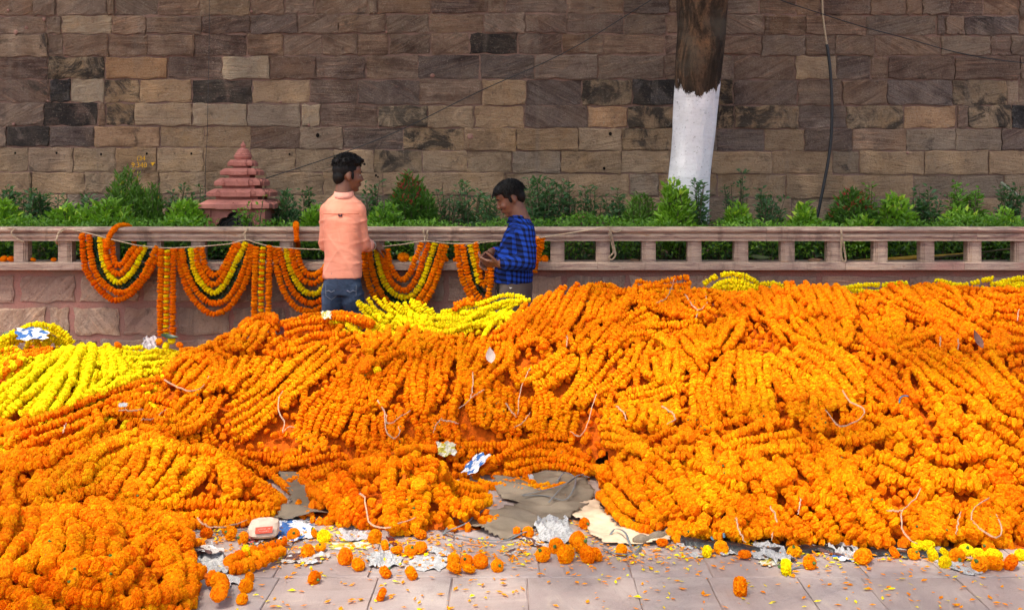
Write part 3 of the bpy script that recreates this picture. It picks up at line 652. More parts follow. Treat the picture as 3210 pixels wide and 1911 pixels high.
# taller leafy tufts in the hedge line
st = MB()
for i in range(900):
    x = rng.uniform(XL * .9, XR * .9); y = DB + rng.uniform(.25, .75); st.tube([(x, y, ZB), (x + rng.normal() * .03, y + rng.normal() * .02, ZB + .12), (x + rng.normal() * .05, y, ZB + rng.uniform(.18, .26))], .0025, 3, False)
tag(st.build('hedge_undergrowth', M['twig']), 'bare brown stems under the low hedge', None, None, 'stuff')
G1 = 'leafy shrubs in the raised bed'; G2 = 'wispy dark shrubs before the stone wall'
plants = [  # label, px, depth, top row, half width, leaf kind, style, stems, leaves per stem, L, W
 ('tall conical bush with yellowish tips left of the shrine', 400, 8.25, 505, 105, 'conifer', 'cone', 120, 26, .05, .013, .5),
 ('bushy companion lobe of dark green needles just left of the shrine', 478, 8.2, 560, 52, 'conifer', 'cone', 60, 24, .05, .013, .1),
 ('bright yellow-green leafy shrub below the conical bush', 330, 7.98, 634, 95, 'bright', 'round', 34, 22, .062, .03, .5),
 ('bright green shrub filling the corner left of the conical bush', 215, 8.0, 655, 80, 'bright', 'round', 30, 20, .06, .028, .3),
 ('bright leafy shrub against the left side of the shrine', 580, 7.9, 640, 62, 'bright', 'round', 28, 20, .062, .03, .4),
 ('bright shrub cut by the left edge of the picture', 18, 8.0, 640, 48, 'bright', 'round', 24, 20, .06, .028, .3),
 ('dark feathery shrub near the left edge', 78, 8.35, 600, 62, 'dark', 'wisp', 14, 30, .05, .02, 0),
 ('grey-green feathery shrub between the left edge and the conical bush', 165, 8.4, 612, 55, 'dark', 'wisp', 12, 28, .05, .02, 0),
 ('small feathery shrub close left of the conical bush', 246, 8.45, 610, 42, 'dark', 'wisp', 9, 24, .05, .02, 0),
 ('slim dark seedling between the conical bush and the shrine', 545, 8.4, 588, 36, 'dark', 'wisp', 8, 22, .05, .02, 0),
 ('thin shrub touching the lower left eave of the shrine', 622, 8.3, 592, 26, 'dark', 'wisp', 7, 22, .045, .02, 0),
 ('sparse pale seedling growing before the shrine door', 790, 7.75, 622, 42, 'mid', 'wisp', 7, 16, .035, .02, 0),
 ('dark bushy plant at the right side of the shrine', 895, 8.2, 606, 38, 'dark', 'round', 20, 26, .042, .016, 0),
 ('thin upright plant left of the man in the salmon shirt', 962, 8.4, 588, 34, 'dark', 'wisp', 8, 24, .05, .022, 0),
 ('bright shrub half hidden behind the man in the salmon shirt', 985, 7.95, 652, 36, 'bright', 'round', 18, 18, .055, .026, .3),
 ('round bush with red tips between the two men', 1282, 8.3, 556, 66, 'red', 'round', 85, 30, .05, .014, .95),
 ('dark green lobe on the right of the red tipped bush between the men', 1338, 8.25, 612, 36, 'red', 'round', 40, 26, .046, .014, .1),
 ('bright broad-leaved shrub right of the salmon shirt', 1208, 8.0, 645, 58, 'mid', 'round', 30, 22, .055, .026, .6),
 ('slender upright plant just right of the salmon shirt', 1166, 8.4, 576, 26, 'dark', 'wisp', 7, 24, .048, .02, 0),
 ('feathery plant midway between the two men', 1400, 8.35, 600, 46, 'dark', 'wisp', 9, 22, .042, .018, 0),
 ('tall thin plant left of the bowed head', 1478, 8.4, 584, 40, 'dark', 'wisp', 9, 24, .05, .02, 0),
 ('feathery shrub behind the face of the man in blue', 1530, 8.25, 618, 48, 'dark', 'wisp', 12, 26, .045, .018, 0),
 ('big wispy shrub right of the blue checked shirt', 1705, 8.3, 574, 62, 'dark', 'wisp', 20, 34, .05, .02, 0),
 ('slim seedling second to the right of the blue checked shirt', 1795, 8.4, 596, 30, 'dark', 'wisp', 8, 24, .046, .02, 0),
 ('slim seedling third to the right of the blue checked shirt', 1856, 8.4, 590, 28, 'dark', 'wisp', 7, 24, .046, .02, 0),
 ('feathery shrub fourth to the right of the blue checked shirt', 1938, 8.35, 606, 42, 'dark', 'wisp', 12, 26, .046, .02, 0),
 ('dark conifer-like bush left of the tree', 2010, 8.2, 618, 58, 'conifer', 'round', 60, 22, .045, .012, 0),
 ('bright leafy shrub at the left foot of the white trunk', 2118, 7.82, 580, 58, 'bright', 'round', 30, 24, .06, .026, .4),
 ('grey-green wispy shrub before the white trunk', 2186, 7.85, 584, 36, 'dark', 'wisp', 12, 28, .046, .02, 0),
 ('tall spindly plant with a bare stalk right of the tree', 2304, 8.35, 548, 40, 'dark', 'wisp', 6, 20, .045, .02, 0),
 ('yellow-green shrub right of the tree', 2312, 7.98, 640, 46, 'bright', 'round', 26, 20, .05, .022, .8),
 ('loose dark plant between the tree and the hose', 2402, 8.2, 604, 52, 'dark', 'wisp', 12, 24, .045, .02, 0),
 ('yellow-green shrub at the foot of the black hose', 2520, 7.95, 652, 46, 'bright', 'round', 24, 20, .06, .028, .8),
 ('big bush with red tips right of the hose', 2672, 8.0, 606, 76, 'red', 'round', 80, 28, .055, .015, .7),
 ('bright broad-leaved shrub under the right-hand red tipped bush', 2700, 7.78, 688, 62, 'bright', 'round', 16, 14, .065, .034, .6),
 ('yellow-green shrub right of the red tipped bush', 2806, 7.98, 618, 60, 'bright', 'round', 30, 22, .058, .026, .7),
 ('thin sprig above the red tipped bush by the hose', 2732, 8.4, 588, 22, 'mid', 'wisp', 5, 20, .042, .02, 0),
 ('dark feathery shrub well right of the hose', 2900, 8.3, 596, 50, 'dark', 'wisp', 14, 28, .05, .022, 0),
 ('tall dark leafy shrub near the right edge', 3030, 8.3, 584, 58, 'mid', 'wisp', 18, 30, .05, .022, 0),
 ('bright shrub below the tall dark shrub near the right edge', 3010, 7.95, 664, 70, 'bright', 'round', 30, 20, .056, .026, .3),
 ('thin shrub beside the leaning stick at the right edge', 3165, 8.3, 588, 36, 'dark', 'wisp', 12, 26, .05, .022, 0),
 ('bright shrub in the right-hand corner of the bed', 3150, 7.9, 668, 70, 'bright', 'round', 30, 20, .05, .022, .3)]
for (lb, px, d, tp, hw, kd, sty, ns, per, L, W, tr) in plants:
    nm = {'cone': 'conical_bush', 'round': 'leafy_shrub', 'wisp': 'wispy_shrub'}[sty]
    shrub(nm, lb, px, d, ZB, tp - (12 if sty == 'wisp' else 9), hw * 1.16, kd, sty, int(ns * (1.6 if sty == 'wisp' else 1.25)), int(per * 1.3), L * .98, W * 1.02, G2 if sty == 'wisp' else G1, 'shrub', tr)
# leaning stick at the right edge, bamboo poles and dry leaves behind the balusters
mb = MB(); mb.tube([P(3138, 572, 8.45), P(3225, 640, 8.3), P(3300, 700, 8.15)], .012, 8); tag(mb.build('stick', plain('grey_green_stick', (0.22, 0.24, 0.17, 1), .8, .2), None, True), 'grey-green stick leaning in the shrubs at the right edge', 'stick')
M['bamboo'] = plain('yellow_bamboo', (0.50, 0.29, 0.03, 1), .5, .4, .35, 14, .1)
for (a, b, r, lb) in [((2655, 820), (2900, 802), .011, 'long yellow bamboo pole lying behind the right-hand balusters'), ((2780, 812), (3040, 796), .012, 'yellow bamboo pole lying across the other pole by the right end')]:
    mb = MB(); mb.tube([P(a[0], a[1], 7.56), P((a[0] + b[0]) / 2, (a[1] + b[1]) / 2 + 1, 7.58), P(b[0], b[1], 7.62)], r, 8); tag(mb.build('bamboo_pole', M['bamboo'], None, True), lb, 'bamboo pole', 'bamboo poles behind the balusters')
mb = MB(); mb.tube([P(2880, 812, 7.55), P(3000, 800, 7.57), P(3165, 780, 7.6)], .007, 6); tag(mb.build('dry_stick', M['twig'], None, True), 'thin brown stick crossing the bamboo poles behind the balusters', 'stick')
def big_leaf(name, label, p, L, W, mat, dirv, up, cat='leaf', group=None, curl=0.2):
    d = Vector(dirv).normalized(); u = Vector(up); s = d.cross(u).normalized(); nn = s.cross(d); mb = MB(); rows = []
    for i in range(9):
        t = i / 8; wd = W * math.sin(math.pi * min(1, t ** .8 * .97 + .03)) * .5 + .0004
        c = Vector(p) + d * (t - .5) * L + nn * (curl * L * (t - .5) ** 2 * 2)
        rows.append([c - s * wd + nn * wd * .35, c - s * wd * .5 + nn * wd * .1, c - nn * .001, c + s * wd * .5 + nn * wd * .1, c + s * wd + nn * wd * .35])
    k = 0; V = [q for r in rows for q in r]; V2 = [q - nn * .0012 for q in V]; n5 = len(V)
    fs = []
    for i in range(8):
        for j in range(4):
            a = i * 5 + j; fs.append([a, a + 1, a + 6, a + 5]); fs.append([n5 + a, n5 + a + 5, n5 + a + 6, n5 + a + 1])
    mb.add(V + V2, fs); o = mb.build(name, mat, None, True); return tag(o, label, cat, group)
M['dry_leaf'] = plain('dry_leaf', (0.24, 0.13, 0.075, 1), .7, .2, .35, 25, .2)
M['green_leaf'] = plain('dull_green_leaf', (0.10, 0.13, 0.05, 1), .6, .3, .3, 25, .2)
big_leaf('fallen_leaf', 'large dull green leaf lying between the right-hand balusters', P(2385, 810, 7.45), .15, .06, M['green_leaf'], (1, .1, -.05), (0, -.5, 1))
big_leaf('fallen_leaf', 'dry brown leaf on the sill beside the bamboo poles', P(2555, 818, 7.43), .10, .05, M['dry_leaf'], (1, 0, .1), (0, -.5, 1))
big_leaf('fallen_leaf', 'dry tan leaf on the sill right of the rope loop', P(1990, 818, 7.46), .08, .04, M['dry_leaf'], (1, .2, 0), (0, -.4, 1))
big_leaf('fallen_leaf', 'dry leaf leaning on a baluster near the right end', P(2905, 819, 7.40), .09, .04, M['dry_leaf'], (1, 0, .05), (0, -.5, 1))
# ---------------------------------------------------------------- tree
DT = 8.15
tree = thing('tree', 'tree trunk with dark bark above and whitewash below standing before the wall', 'tree', (bx(2152, DT), DT, ZB))
def trunk_mat():
    n = N('bark_and_whitewash'); v = n.coord(); z = n.sep(v)[2]
    a = n.noise(n.mapping(v, scale=(7, 7, 2.2)), 1.0, 6.0, .7, .6); b = n.noise(v, 55.0, 4.0, .7); e = n.noise(n.mapping(v, scale=(7, 7, 3.5)), 1.0, 5.0, .7); pt = n.noise(v, 3.3, 3.0, .5)
    bark = n.ramp(a, [(0.3, (0.012, 0.009, 0.007, 1)), (0.47, (0.038, 0.025, 0.017, 1)), (0.56, (0.10, 0.058, 0.034, 1)), (0.68, (0.22, 0.115, 0.06, 1))])
    bark = n.mix(n.ramp(b, [(0.3, .7), (0.48, 0.0)]), bark, (0.012, 0.01, 0.009, 1))
    bark = n.mix(n.ramp(pt, [(0.55, 0.0), (0.7, .55)]), bark, (0.10, 0.085, 0.065, 1))
    wh = n.ramp(n.noise(n.mapping(v, scale=(5, 5, 22)), 1.0, 5.0, .65), [(0.28, (0.50, 0.49, 0.49, 1)), (0.42, (0.72, 0.71, 0.73, 1)), (0.7, (0.80, 0.79, 0.81, 1))])
    wh = n.mix(n.ramp(b, [(0.30, .85), (0.40, 0.0)]), wh, (0.25, 0.23, 0.22, 1)); wh = n.mix(n.ramp(pt, [(.55, 0.0), (.72, .4)]), wh, (0.50, 0.46, 0.43, 1))
    xo = n.math('SUBTRACT', n.sep(v)[0], .055)
    lim = n.math('ADD', n.math('ADD', 1.22, n.math('MULTIPLY', n.math('MULTIPLY', xo, xo), 3.2)), n.math('MULTIPLY', n.math('SUBTRACT', e, .5), .42))
    f = n.math('MULTIPLY', n.math('SUBTRACT', lim, z), 45.0, clamp=True)
    n.bump(n.math('ADD', n.math('MULTIPLY', a, 1.0), n.math('MULTIPLY', n.noise(n.mapping(v, scale=(4, 4, 26)), 1.0, 4.0, .6), .35)), .7, .03)
    return n.done(n.mix(f, bark, wh), n.math('SUBTRACT', .95, n.math('MULTIPLY', f, .15)), .15)
tm = trunk_mat(); tx0 = bx(2152, DT)
prof = [(700, 2157, 66), (640, 2158, 64), (560, 2160, 65), (460, 2167, 65), (360, 2174, 67), (260, 2183, 71), (160, 2190, 74), (80, 2197, 76), (0, 2202, 80), (-90, 2210, 84), (-180, 2222, 80), (-300, 2240, 76)]
rings = []; nr = 36
for py, cx, hw in [tuple(np.interp(k, np.linspace(0, 1, len(prof)), [p[j] for p in prof]) for j in range(3)) for k in np.linspace(0, 1, 60)]:
    z = HC - (py - YH) / F * DT - ZB; r = hw / F * DT; c = bx(cx, DT) - tx0
    rings.append([(c + r * (1 + .05 * math.sin(3 * q + z * 1.7) + .03 * math.sin(7 * q - z * 3) + .02 * math.sin(5 * q + z * 9)) * math.cos(q), r * (1 + .05 * math.sin(3 * q + z * 1.7) + .03 * math.sin(7 * q - z * 3) + .02 * math.sin(5 * q + z * 9)) * math.sin(q), z) for q in [2 * math.pi * j / nr for j in range(nr)]])
mb = MB(); mb.loft(rings); mb.build('trunk', tm, tree, True)
ztop = rings[-1][0][2]; ctop = bx(2240, DT) - tx0
limbs = []
mb = MB()
for (dx, dy, dz, r) in [(-1.5, -2.2, 1.5, .13), (1.3, -2.0, 1.7, .12), (-.3, -.9, 2.3, .12), (-2.6, -.6, 1.4, .10), (2.6, -.4, 1.3, .10), (.2, -3.0, 1.2, .1)]:
    p = [Vector((ctop, 0, ztop - .15)), Vector((ctop + dx * .3, dy * .3, ztop + dz * .45)), Vector((ctop + dx * .7, dy * .7, ztop + dz * .8)), Vector((ctop + dx, dy, ztop + dz))]
    q = smooth_path(p, 12); mb.tube(q, list(np.linspace(r, .035, 12)), 8); limbs.append(q)
mb.build('limbs', tm, tree, True)
# ---------------------------------------------------------------- the heap of garlands: its surface
def base_pts():
    b = [(722, 1908), (690, 1850), (605, 1790), (592, 1700), (600, 1676), (760, 1652), (865, 1622), (905, 1572), (895, 1535), (900, 1508), (948, 1535), (1000, 1605), (1060, 1652), (1160, 1668), (1290, 1695), (1345, 1665),
         (1405, 1612), (1552, 1598), (1560, 1572), (1515, 1545), (1640, 1502), (1760, 1492), (1852, 1502), (1868, 1552), (1882, 1592), (1930, 1642), (1992, 1682), (2080, 1692), (2200, 1692), (2400, 1702), (2600, 1717),
         (2750, 1727), (2900, 1722), (3050, 1732), (3210, 1742), (3420, 1752)]
    return b
ctrl = []                                          # (x, y, z)
for (px, py) in base_pts():
    p = gpt(px, py); ctrl.append((p.x, p.y, 0.0))
for (px, py) in [(760, 1960), (740, 1850), (690, 1740), (760, 1700), (900, 1660), (930, 1570), (1000, 1680), (1150, 1730), (1300, 1760), (1430, 1680), (1620, 1630), (1640, 1560), (1760, 1540), (1830, 1570), (1850, 1660), (1950, 1740),
                 (2200, 1750), (2500, 1770), (2800, 1785), (3100, 1795), (3400, 1805), (1700, 1700), (2000, 1850), (1200, 1850), (2700, 1880), (900, 1780)]:
    p = gpt(px, py); ctrl.append((p.x, p.y, 0.0))
ctrl += [(-1.55, 5.35, 0), (-2.6, 5.3, 0.0), (-2.9, 4.6, .05), (-2.75, 5.0, .02), (-1.3, 3.1, .05), (-2.2, 3.1, .1), (-0.85, 3.3, 0), (-3.2, 3.4, .1)]
prof_pts = [  # px, [(py, depth), ...] the visible surface
 (1500, [(1400, 5.72), (1300, 5.80), (1200, 5.92), (1100, 6.12), (1040, 6.32), (975, 6.58)]),
 (1700, [(1430, 5.68), (1330, 5.78), (1200, 5.95), (1080, 6.15), (1000, 6.35), (925, 6.6)]),
 (1850, [(1440, 5.6), (1340, 5.72), (1200, 5.95), (1080, 6.15), (960, 6.45), (892, 6.62)]),
 (2000, [(1600, 4.82), (1500, 4.95), (1425, 5.08), (1400, 5.3), (1320, 5.52), (1200, 5.78), (1100, 5.98), (1000, 6.25), (892, 6.62)]),
 (2200, [(1620, 4.68), (1500, 4.9), (1385, 5.12), (1345, 5.35), (1250, 5.52), (1130, 5.75), (1080, 5.95), (1000, 6.2), (905, 6.6)]),
 (2500, [(1600, 4.62), (1500, 4.78), (1400, 4.97), (1350, 5.12), (1250, 5.32), (1120, 5.56), (1078, 5.82), (1000, 6.08), (900, 6.55)]),
 (2800, [(1600, 4.62), (1500, 4.78), (1400, 4.95), (1320, 5.12), (1250, 5.3), (1130, 5.6), (1085, 5.85), (1000, 6.08), (893, 6.55)]),
 (3000, [(1600, 4.64), (1480, 4.8), (1350, 5.02), (1230, 5.28), (1110, 5.6), (1070, 5.85), (980, 6.12), (893, 6.55)]),
 (3200, [(1620, 4.64), (1480, 4.82), (1350, 5.02), (1230, 5.28), (1110, 5.62), (1000, 6.02), (895, 6.55)]),
 (3420, [(1600, 4.66), (1400, 4.95), (1200, 5.35), (1000, 6.0), (895, 6.55)]),
 (1300, [(1380, 5.72), (1280, 5.82), (1180, 5.95), (1100, 6.12), (1040, 6.32), (1000, 6.5)]),
 (1100, [(1390, 5.70), (1290, 5.80), (1180, 5.95), (1080, 6.15), (1010, 6.4), (980, 6.58)]),
 (950, [(1410, 5.68), (1300, 5.80), (1180, 5.97), (1080, 6.18), (992, 6.55)]),
 (800, [(1400, 5.68), (1300, 5.79), (1190, 5.95), (1100, 6.15), (1000, 6.5)]),
 (700, [(1420, 5.62), (1330, 5.75), (1230, 5.92), (1130, 6.12), (1055, 6.4)]),
 (600, [(1340, 5.62), (1250, 5.78), (1160, 6.0), (1090, 6.3)]),
 (480, [(1320, 5.55), (1240, 5.72), (1190, 5.9), (1140, 6.2), (1105, 6.5)]),
 (350, [(1300, 5.52), (1200, 5.72), (1130, 5.92), (1088, 6.1)]),
 (200, [(1320, 5.40), (1230, 5.6), (1150, 5.82), (1096, 6.05)]),
 (60, [(1330, 5.36), (1250, 5.52), (1180, 5.72), (1120, 5.95)]),
 (-150, [(1330, 5.3), (1200, 5.7), (1110, 6.0)]),
 (500, [(1620, 4.82), (1530, 4.92), (1450, 5.03), (1375, 5.18), (1345, 5.36)]),
 (650, [(1600, 4.86), (1520, 4.98), (1430, 5.12), (1410, 5.3)]),
 (770, [(1600, 4.9), (1530, 5.02), (1475, 5.14)]),
 (330, [(1560, 4.82), (1480, 4.95), (1400, 5.12), (1370, 5.3)]),
 (170, [(1510, 4.85), (1460, 5.0), (1400, 5.16), (1370, 5.28)]),
 (90, [(1490, 4.95), (1440, 5.06), (1390, 5.18)]),
 (300, [(1880, 3.70), (1800, 3.82), (1700, 4.0), (1620, 4.2), (1572, 4.42)]),
 (150, [(1900, 3.64), (1780, 3.84), (1680, 4.05), (1590, 4.38)]),
 (0, [(1900, 3.62), (1760, 3.88), (1660, 4.12), (1610, 4.3)]),
 (-150, [(1850, 3.7), (1700, 4.05), (1640, 4.25)]),
 (430, [(1860, 3.78), (1760, 3.95), (1660, 4.18), (1600, 4.38)]),
 (540, [(1850, 3.92), (1760, 4.08), (1690, 4.28), (1650, 4.42)]),
 (620, [(1870, 3.95)]),
 (1250, [(1620, 4.72), (1530, 4.84), (1450, 5.02), (1425, 5.12)]),
 (1100, [(1580, 4.80), (1510, 4.92), (1462, 5.08)]),
 (1400, [(1560, 4.82), (1490, 4.98), (1450, 5.1)]),
 (1000, [(1530, 5.0), (1495, 5.12)]),
 (1480, [(1560, 4.92)])]
for px, l in prof_pts:
    for py, d in l:
        p = P(px, py, d); ctrl.append((p.x, d, max(0.0, p.z)))
# valleys behind the near mounds and the fall of the heap behind its crest
ctrl += [(P(300, 1540, 4.66).x, 4.66, .06), (P(120, 1540, 4.62).x, 4.62, .04), (P(480, 1560, 4.6).x, 4.6, .03), (P(1250, 1450, 5.36).x, 5.36, .03), (P(1100, 1450, 5.34).x, 5.34, .03), (P(1400, 1450, 5.36).x, 5.36, .02)]
for px in range(-300, 3600, 240):
    if px < 420: ctrl.append((P(px, 1000, 6.45).x, 6.45, .33)); ctrl.append((P(px, 1000, 7.2).x, 7.2, .1))
    elif px < 950: ctrl.append((P(px, 1000, 6.95).x, 6.95, .18)); ctrl.append((P(px, 1000, 7.3).x, 7.3, .05))
    elif px < 1720: ctrl.append((P(px, 1000, 6.86).x, 6.86, .40)); ctrl.append((P(px, 1000, 7.05).x, 7.05, .05))
    else: ctrl.append((P(px, 1000, 6.9).x, 6.9, .72)); ctrl.append((P(px, 1000, 7.3).x, 7.3, .5))
for (px, py, d) in [(100, 1032, 6.75), (40, 1062, 6.7), (180, 1045, 6.75), (140, 1085, 6.55), (520, 1098, 6.75)]:
    p = P(px, py, d); ctrl.append((p.x, d, p.z))
ctrl = np.array(ctrl)
def fit_rbf(c, lam=0.004):
    D = np.linalg.norm(c[:, None, :2] - c[None, :, :2], axis=2); A = -D + lam * np.eye(len(c)) * -1
    n = len(c); Q = np.zeros((n + 1, n + 1)); Q[:n, :n] = A; Q[n, :n] = 1; Q[:n, n] = 1
    return np.linalg.solve(Q, np.append(c[:, 2], 0))
wts = fit_rbf(ctrl)
GX0, GX1, GY0, GY1, GS = -3.9, 3.9, 3.0, 7.35, 0.02
gx = np.arange(GX0, GX1 + 1e-6, GS); gy = np.arange(GY0, GY1 + 1e-6, GS)
XX, YY = np.meshgrid(gx, gy)
H = np.full(XX.shape, wts[-1])
for k in range(len(ctrl)): H -= wts[k] * np.sqrt((XX - ctrl[k, 0]) ** 2 + (YY - ctrl[k, 1]) ** 2)
for it in range(2):
    Hp = np.pad(H, 1, mode='edge'); H = (Hp[:-2, 1:-1] + Hp[2:, 1:-1] + Hp[1:-1, :-2] + Hp[1:-1, 2:] + 4 * H) / 8
H = np.maximum(H, 0.0)
def hz(x, y):
    u = np.clip((np.asarray(x, dtype=float) - GX0) / GS, 0, len(gx) - 1.001); v = np.clip((np.asarray(y, dtype=float) - GY0) / GS, 0, len(gy) - 1.001)
    i = u.astype(int); j = v.astype(int); a = u - i; b = v - j
    return H[j, i] * (1 - a) * (1 - b) + H[j, i + 1] * a * (1 - b) + H[j + 1, i] * (1 - a) * b + H[j + 1, i + 1] * a * b
DD = np.arange(3.1, 7.3, 0.01)
def hit(px, py):
    """where the line of sight through a photo pixel meets the heap or the ground"""
    X = (px - XC) / F * DD; Z = HC - (py - YH) / F * DD; h = hz(X, DD); k = np.nonzero(Z <= h)[0]
    if len(k) == 0: d = 6.62
    else:
        d = DD[k[0]]
        if k[0] > 0:
            z0, z1 = Z[k[0] - 1] - h[k[0] - 1], Z[k[0]] - h[k[0]]; d = DD[k[0] - 1] + .01 * z0 / max(z0 - z1, 1e-6)
    return np.array([(px - XC) / F * d, d, HC - (py - YH) / F * d])
# ---------------------------------------------------------------- flowers
def marigold_base(nu, nv, seed, squash=.62, ruff=.17):
    r_ = np.random.default_rng(seed); v = []; c = []
    for i in range(nv + 1):
        th = math.pi * i / nv
        m = 1 if i in (0, nv) else nu
        for j in range(m):
            ph = 2 * math.pi * (j + (.5 if i % 2 else 0)) / nu + r_.uniform(-.18, .18) * (m > 1)
            t2 = th + r_.uniform(-.1, .1) * (m > 1)
            inout = (1 if (i + j) % 2 else -1) * ruff * .6 + r_.uniform(-1, 1) * ruff * .6
            rr = 1 + (inout if m > 1 else -.25)
            z = math.cos(t2); pole = abs(z) ** 6 * .25
            v.append((rr * math.sin(t2) ** .8 * math.cos(ph), rr * math.sin(t2) ** .8 * math.sin(ph), squash * (z * (1 - pole)) * (1 + .4 * inout)))
            k = np.clip(.5 + inout / (ruff * 2.4), 0, 1); c.append(k)
    f = []
    s = lambda i, j: 0 if i == 0 else (1 + (nv - 1) * nu if i == nv else 1 + (i - 1) * nu + j % nu)
    for i in range(nv):
        for j in range(nu):
            if i == 0: f.append((0, s(1, j), s(1, j + 1)))
            elif i == nv - 1: f.append((s(nv, 0), s(i, j + 1), s(i, j)))
            else:
                a, b, c2, d = s(i, j), s(i, j + 1), s(i + 1, j + 1), s(i + 1, j)
                f += [(a, d, c2), (a, c2, b)] if (i + j) % 2 else [(a, d, b), (b, d, c2)]
    return np.array(v), np.array(f), np.array(c)
TINY = [marigold_base(7, 5, 500 + k) for k in range(4)]
LOW = [marigold_base(9, 6, 100 + k) for k in range(4)]
MIDF = [marigold_base(12, 8, 200 + k) for k in range(4)]
HIGH = [marigold_base(24, 15, 300 + k, .66, .15) for k in range(6)]
BALL = [marigold_base(26, 18, 400 + k, .80, .15) for k in range(4)]
def marigold_mat(name, q):
    n = N(name); oi = n.objinfo(); a = n.attr('Col', 'GEOMETRY', 'Color')
    c = n.mix(1.0, a, oi['Color'], 'MULTIPLY')
    v = n.coord('Object')
    f1 = n.voro(v, 150.0 * q); f2 = n.noise(v, 120.0 * q, 4.0, .75)
    c = n.mix(n.ramp(f2, [(.38, .9), (.5, 0.0)]), c, n.mix(1.0, c, (.72, .36, .3, 1), 'MULTIPLY'))
    c = n.mix(n.ramp(f2, [(.53, 0.0), (.64, .8)]), c, n.mix(1.0, c, (1.0, 1.5, 1.4, 1), 'MULTIPLY'))
    n.bump(n.math('ADD', f1, f2), .5, .004)
    m = n.done(c, .7, .06)
    tr = n.n('BsdfTranslucent'); n.put(c, tr.inputs[0]); ms = n.n('MixShader'); ms.inputs[0].default_value = .3
    out = n.t.nodes['Material Output']; n.t.links.new(n.b.outputs[0], ms.inputs[1]); n.t.links.new(tr.outputs[0], ms.inputs[2]); n.t.links.new(ms.outputs[0], out.inputs[0])
    return m
M['marigold'] = marigold_mat('marigold_petals', 1.0)
M['marigold_near'] = marigold_mat('marigold_petals_near', .027)
M['calyx'] = plain('green_calyx', (0.06, 0.14, 0.025, 1), .6, .3, .4, 60, 0)
HUE = {'o': (0.97, 0.31, 0.002), 'deep': (0.96, 0.265, 0.002), 'amber': (0.98, 0.355, 0.003), 'y': (0.97, 0.78, 0.006)}  # on the heap amber also paints sunlight and deep paints shade into strands
def hue(kind, r_=None):
    h = np.array(HUE[kind]); q = rng.normal(0, 1)
    if kind == 'y': return np.clip(h * np.array([1 + .03 * q, 1 + .05 * q, 1]), 0, 1)
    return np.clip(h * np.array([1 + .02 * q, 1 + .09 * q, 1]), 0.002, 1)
def flower_cols(c, h):
    """petal edges paler, petal bases redder"""
    lo = h * np.array([.95, .72, .6]); hi = np.minimum(h * np.array([1.03, 1.2, 1.2]), 1)
    q = lo[None] * (1 - c[:, None]) + hi[None] * c[:, None]
    return np.concatenate([q, np.ones((len(c), 1))], axis=1)
flower_mesh = []
for i, (v, f, c) in enumerate(HIGH):
    flower_mesh.append(mesh_np('marigold', v, f, M['marigold_near'], False, flower_cols(c, np.array([.94, .94, .94]))))
ball_mesh = [mesh_np('marigold', v, f, M['marigold_near'], False, flower_cols(c, np.array([.94, .94, .94]))) for v, f, c in BALL]
def frame(t):
    t = t / np.linalg.norm(t); a = np.cross(t, [0.3, 0.2, 0.93]); a /= max(np.linalg.norm(a), 1e-6); return np.stack([a, np.cross(t, a), t], axis=1)
def rand_rot(t, jit):
    R = frame(t + rng.normal(0, jit, 3)); q = rng.uniform(0, 6.28); cq, sq = math.cos(q), math.sin(q)
    return R @ np.array([[cq, -sq, 0], [sq, cq, 0], [0, 0, 1]])
class Flowers:
    def __init__(s): s.v = []; s.f = []; s.c = []; s.n = 0
    def add(s, lib, p, R, sc, h):
        v, f, c = lib[int(rng.integers(0, len(lib)))]
        s.v.append((v * sc) @ R.T + p); s.f.append(f + s.n); s.c.append(flower_cols(c, h)); s.n += len(v)
    def mesh(s, name):
        return mesh_np(name, np.concatenate(s.v), np.concatenate(s.f), M['marigold'], False, np.concatenate(s.c))
def flower_obj(name, p, R, sc, h, parent, lib=None):
    me = (lib or flower_mesh); me = me[int(rng.integers(0, len(me)))]
    o = bpy.data.objects.new(name, me); COL.objects.link(o)
    M4 = Matrix.Translation(Vector(p)) @ Matrix(R.tolist()).to_4x4() @ Matrix.Diagonal((sc[0], sc[1], sc[2], 1))
    o.parent = parent; o.matrix_basis = M4; o.color = (float(h[0]) / .94, float(h[1]) / .94, float(h[2]) / .94, 1)
    return o
THREAD = plain('orange_thread', (0.45, 0.09, 0.004, 1), .9, .1, .3, 50, 0)
THREADY = plain('yellow_thread', (0.5, 0.30, 0.01, 1), .9, .1, .3, 50, 0)
n_single = 0
def garland(path, rad, kind, parent, single, lib=None, pitch=.52, alt=None, name='garland', jit=.22, hk=None):
    """one strand of threaded marigolds along a path; the flowers are separate objects when `single`"""
    global n_single
    pts = resample(path, rad * 2 * (pitch + (.08 if single else 0)))
    if len(pts) < 3: return None
    T = np.gradient(pts, axis=0); h0 = hue(kind) if hk is None else hk
    fl = Flowers(); root = None
    if single:
        mb = MB(); mb.tube([Vector(p) for p in pts[::2]], rad * .45, 6)
        root = mb.build(name, THREADY if kind == 'y' else THREAD, parent)
    for i, p in enumerate(pts):
        if i > 2 and i < len(pts) - 3 and rng.uniform() < .02: continue
        r = rad * rng.uniform(.86, 1.16) * (1.12 if rng.uniform() < .07 else 1)
        h = h0 * np.array([1, rng.uniform(.76, 1.22), 1]) if kind != 'y' else h0 * rng.uniform(.93, 1.06)
        if alt: h = np.array(HUE['y' if (i // alt) % 2 == 0 else 'deep']); r *= 1.0
        sc = np.array([r, r, r * rng.uniform(.9, 1.15)])
        R = rand_rot(T[i] / np.linalg.norm(T[i]), jit); q = p + rng.normal(0, rad * .07, 3)
        if single: flower_obj('marigold', q, R, sc, h, root); n_single += 1
        else: fl.add(lib or LOW, q, R, sc, h)
    if not single: root = obj(name, fl.mesh(name), parent)
    return root
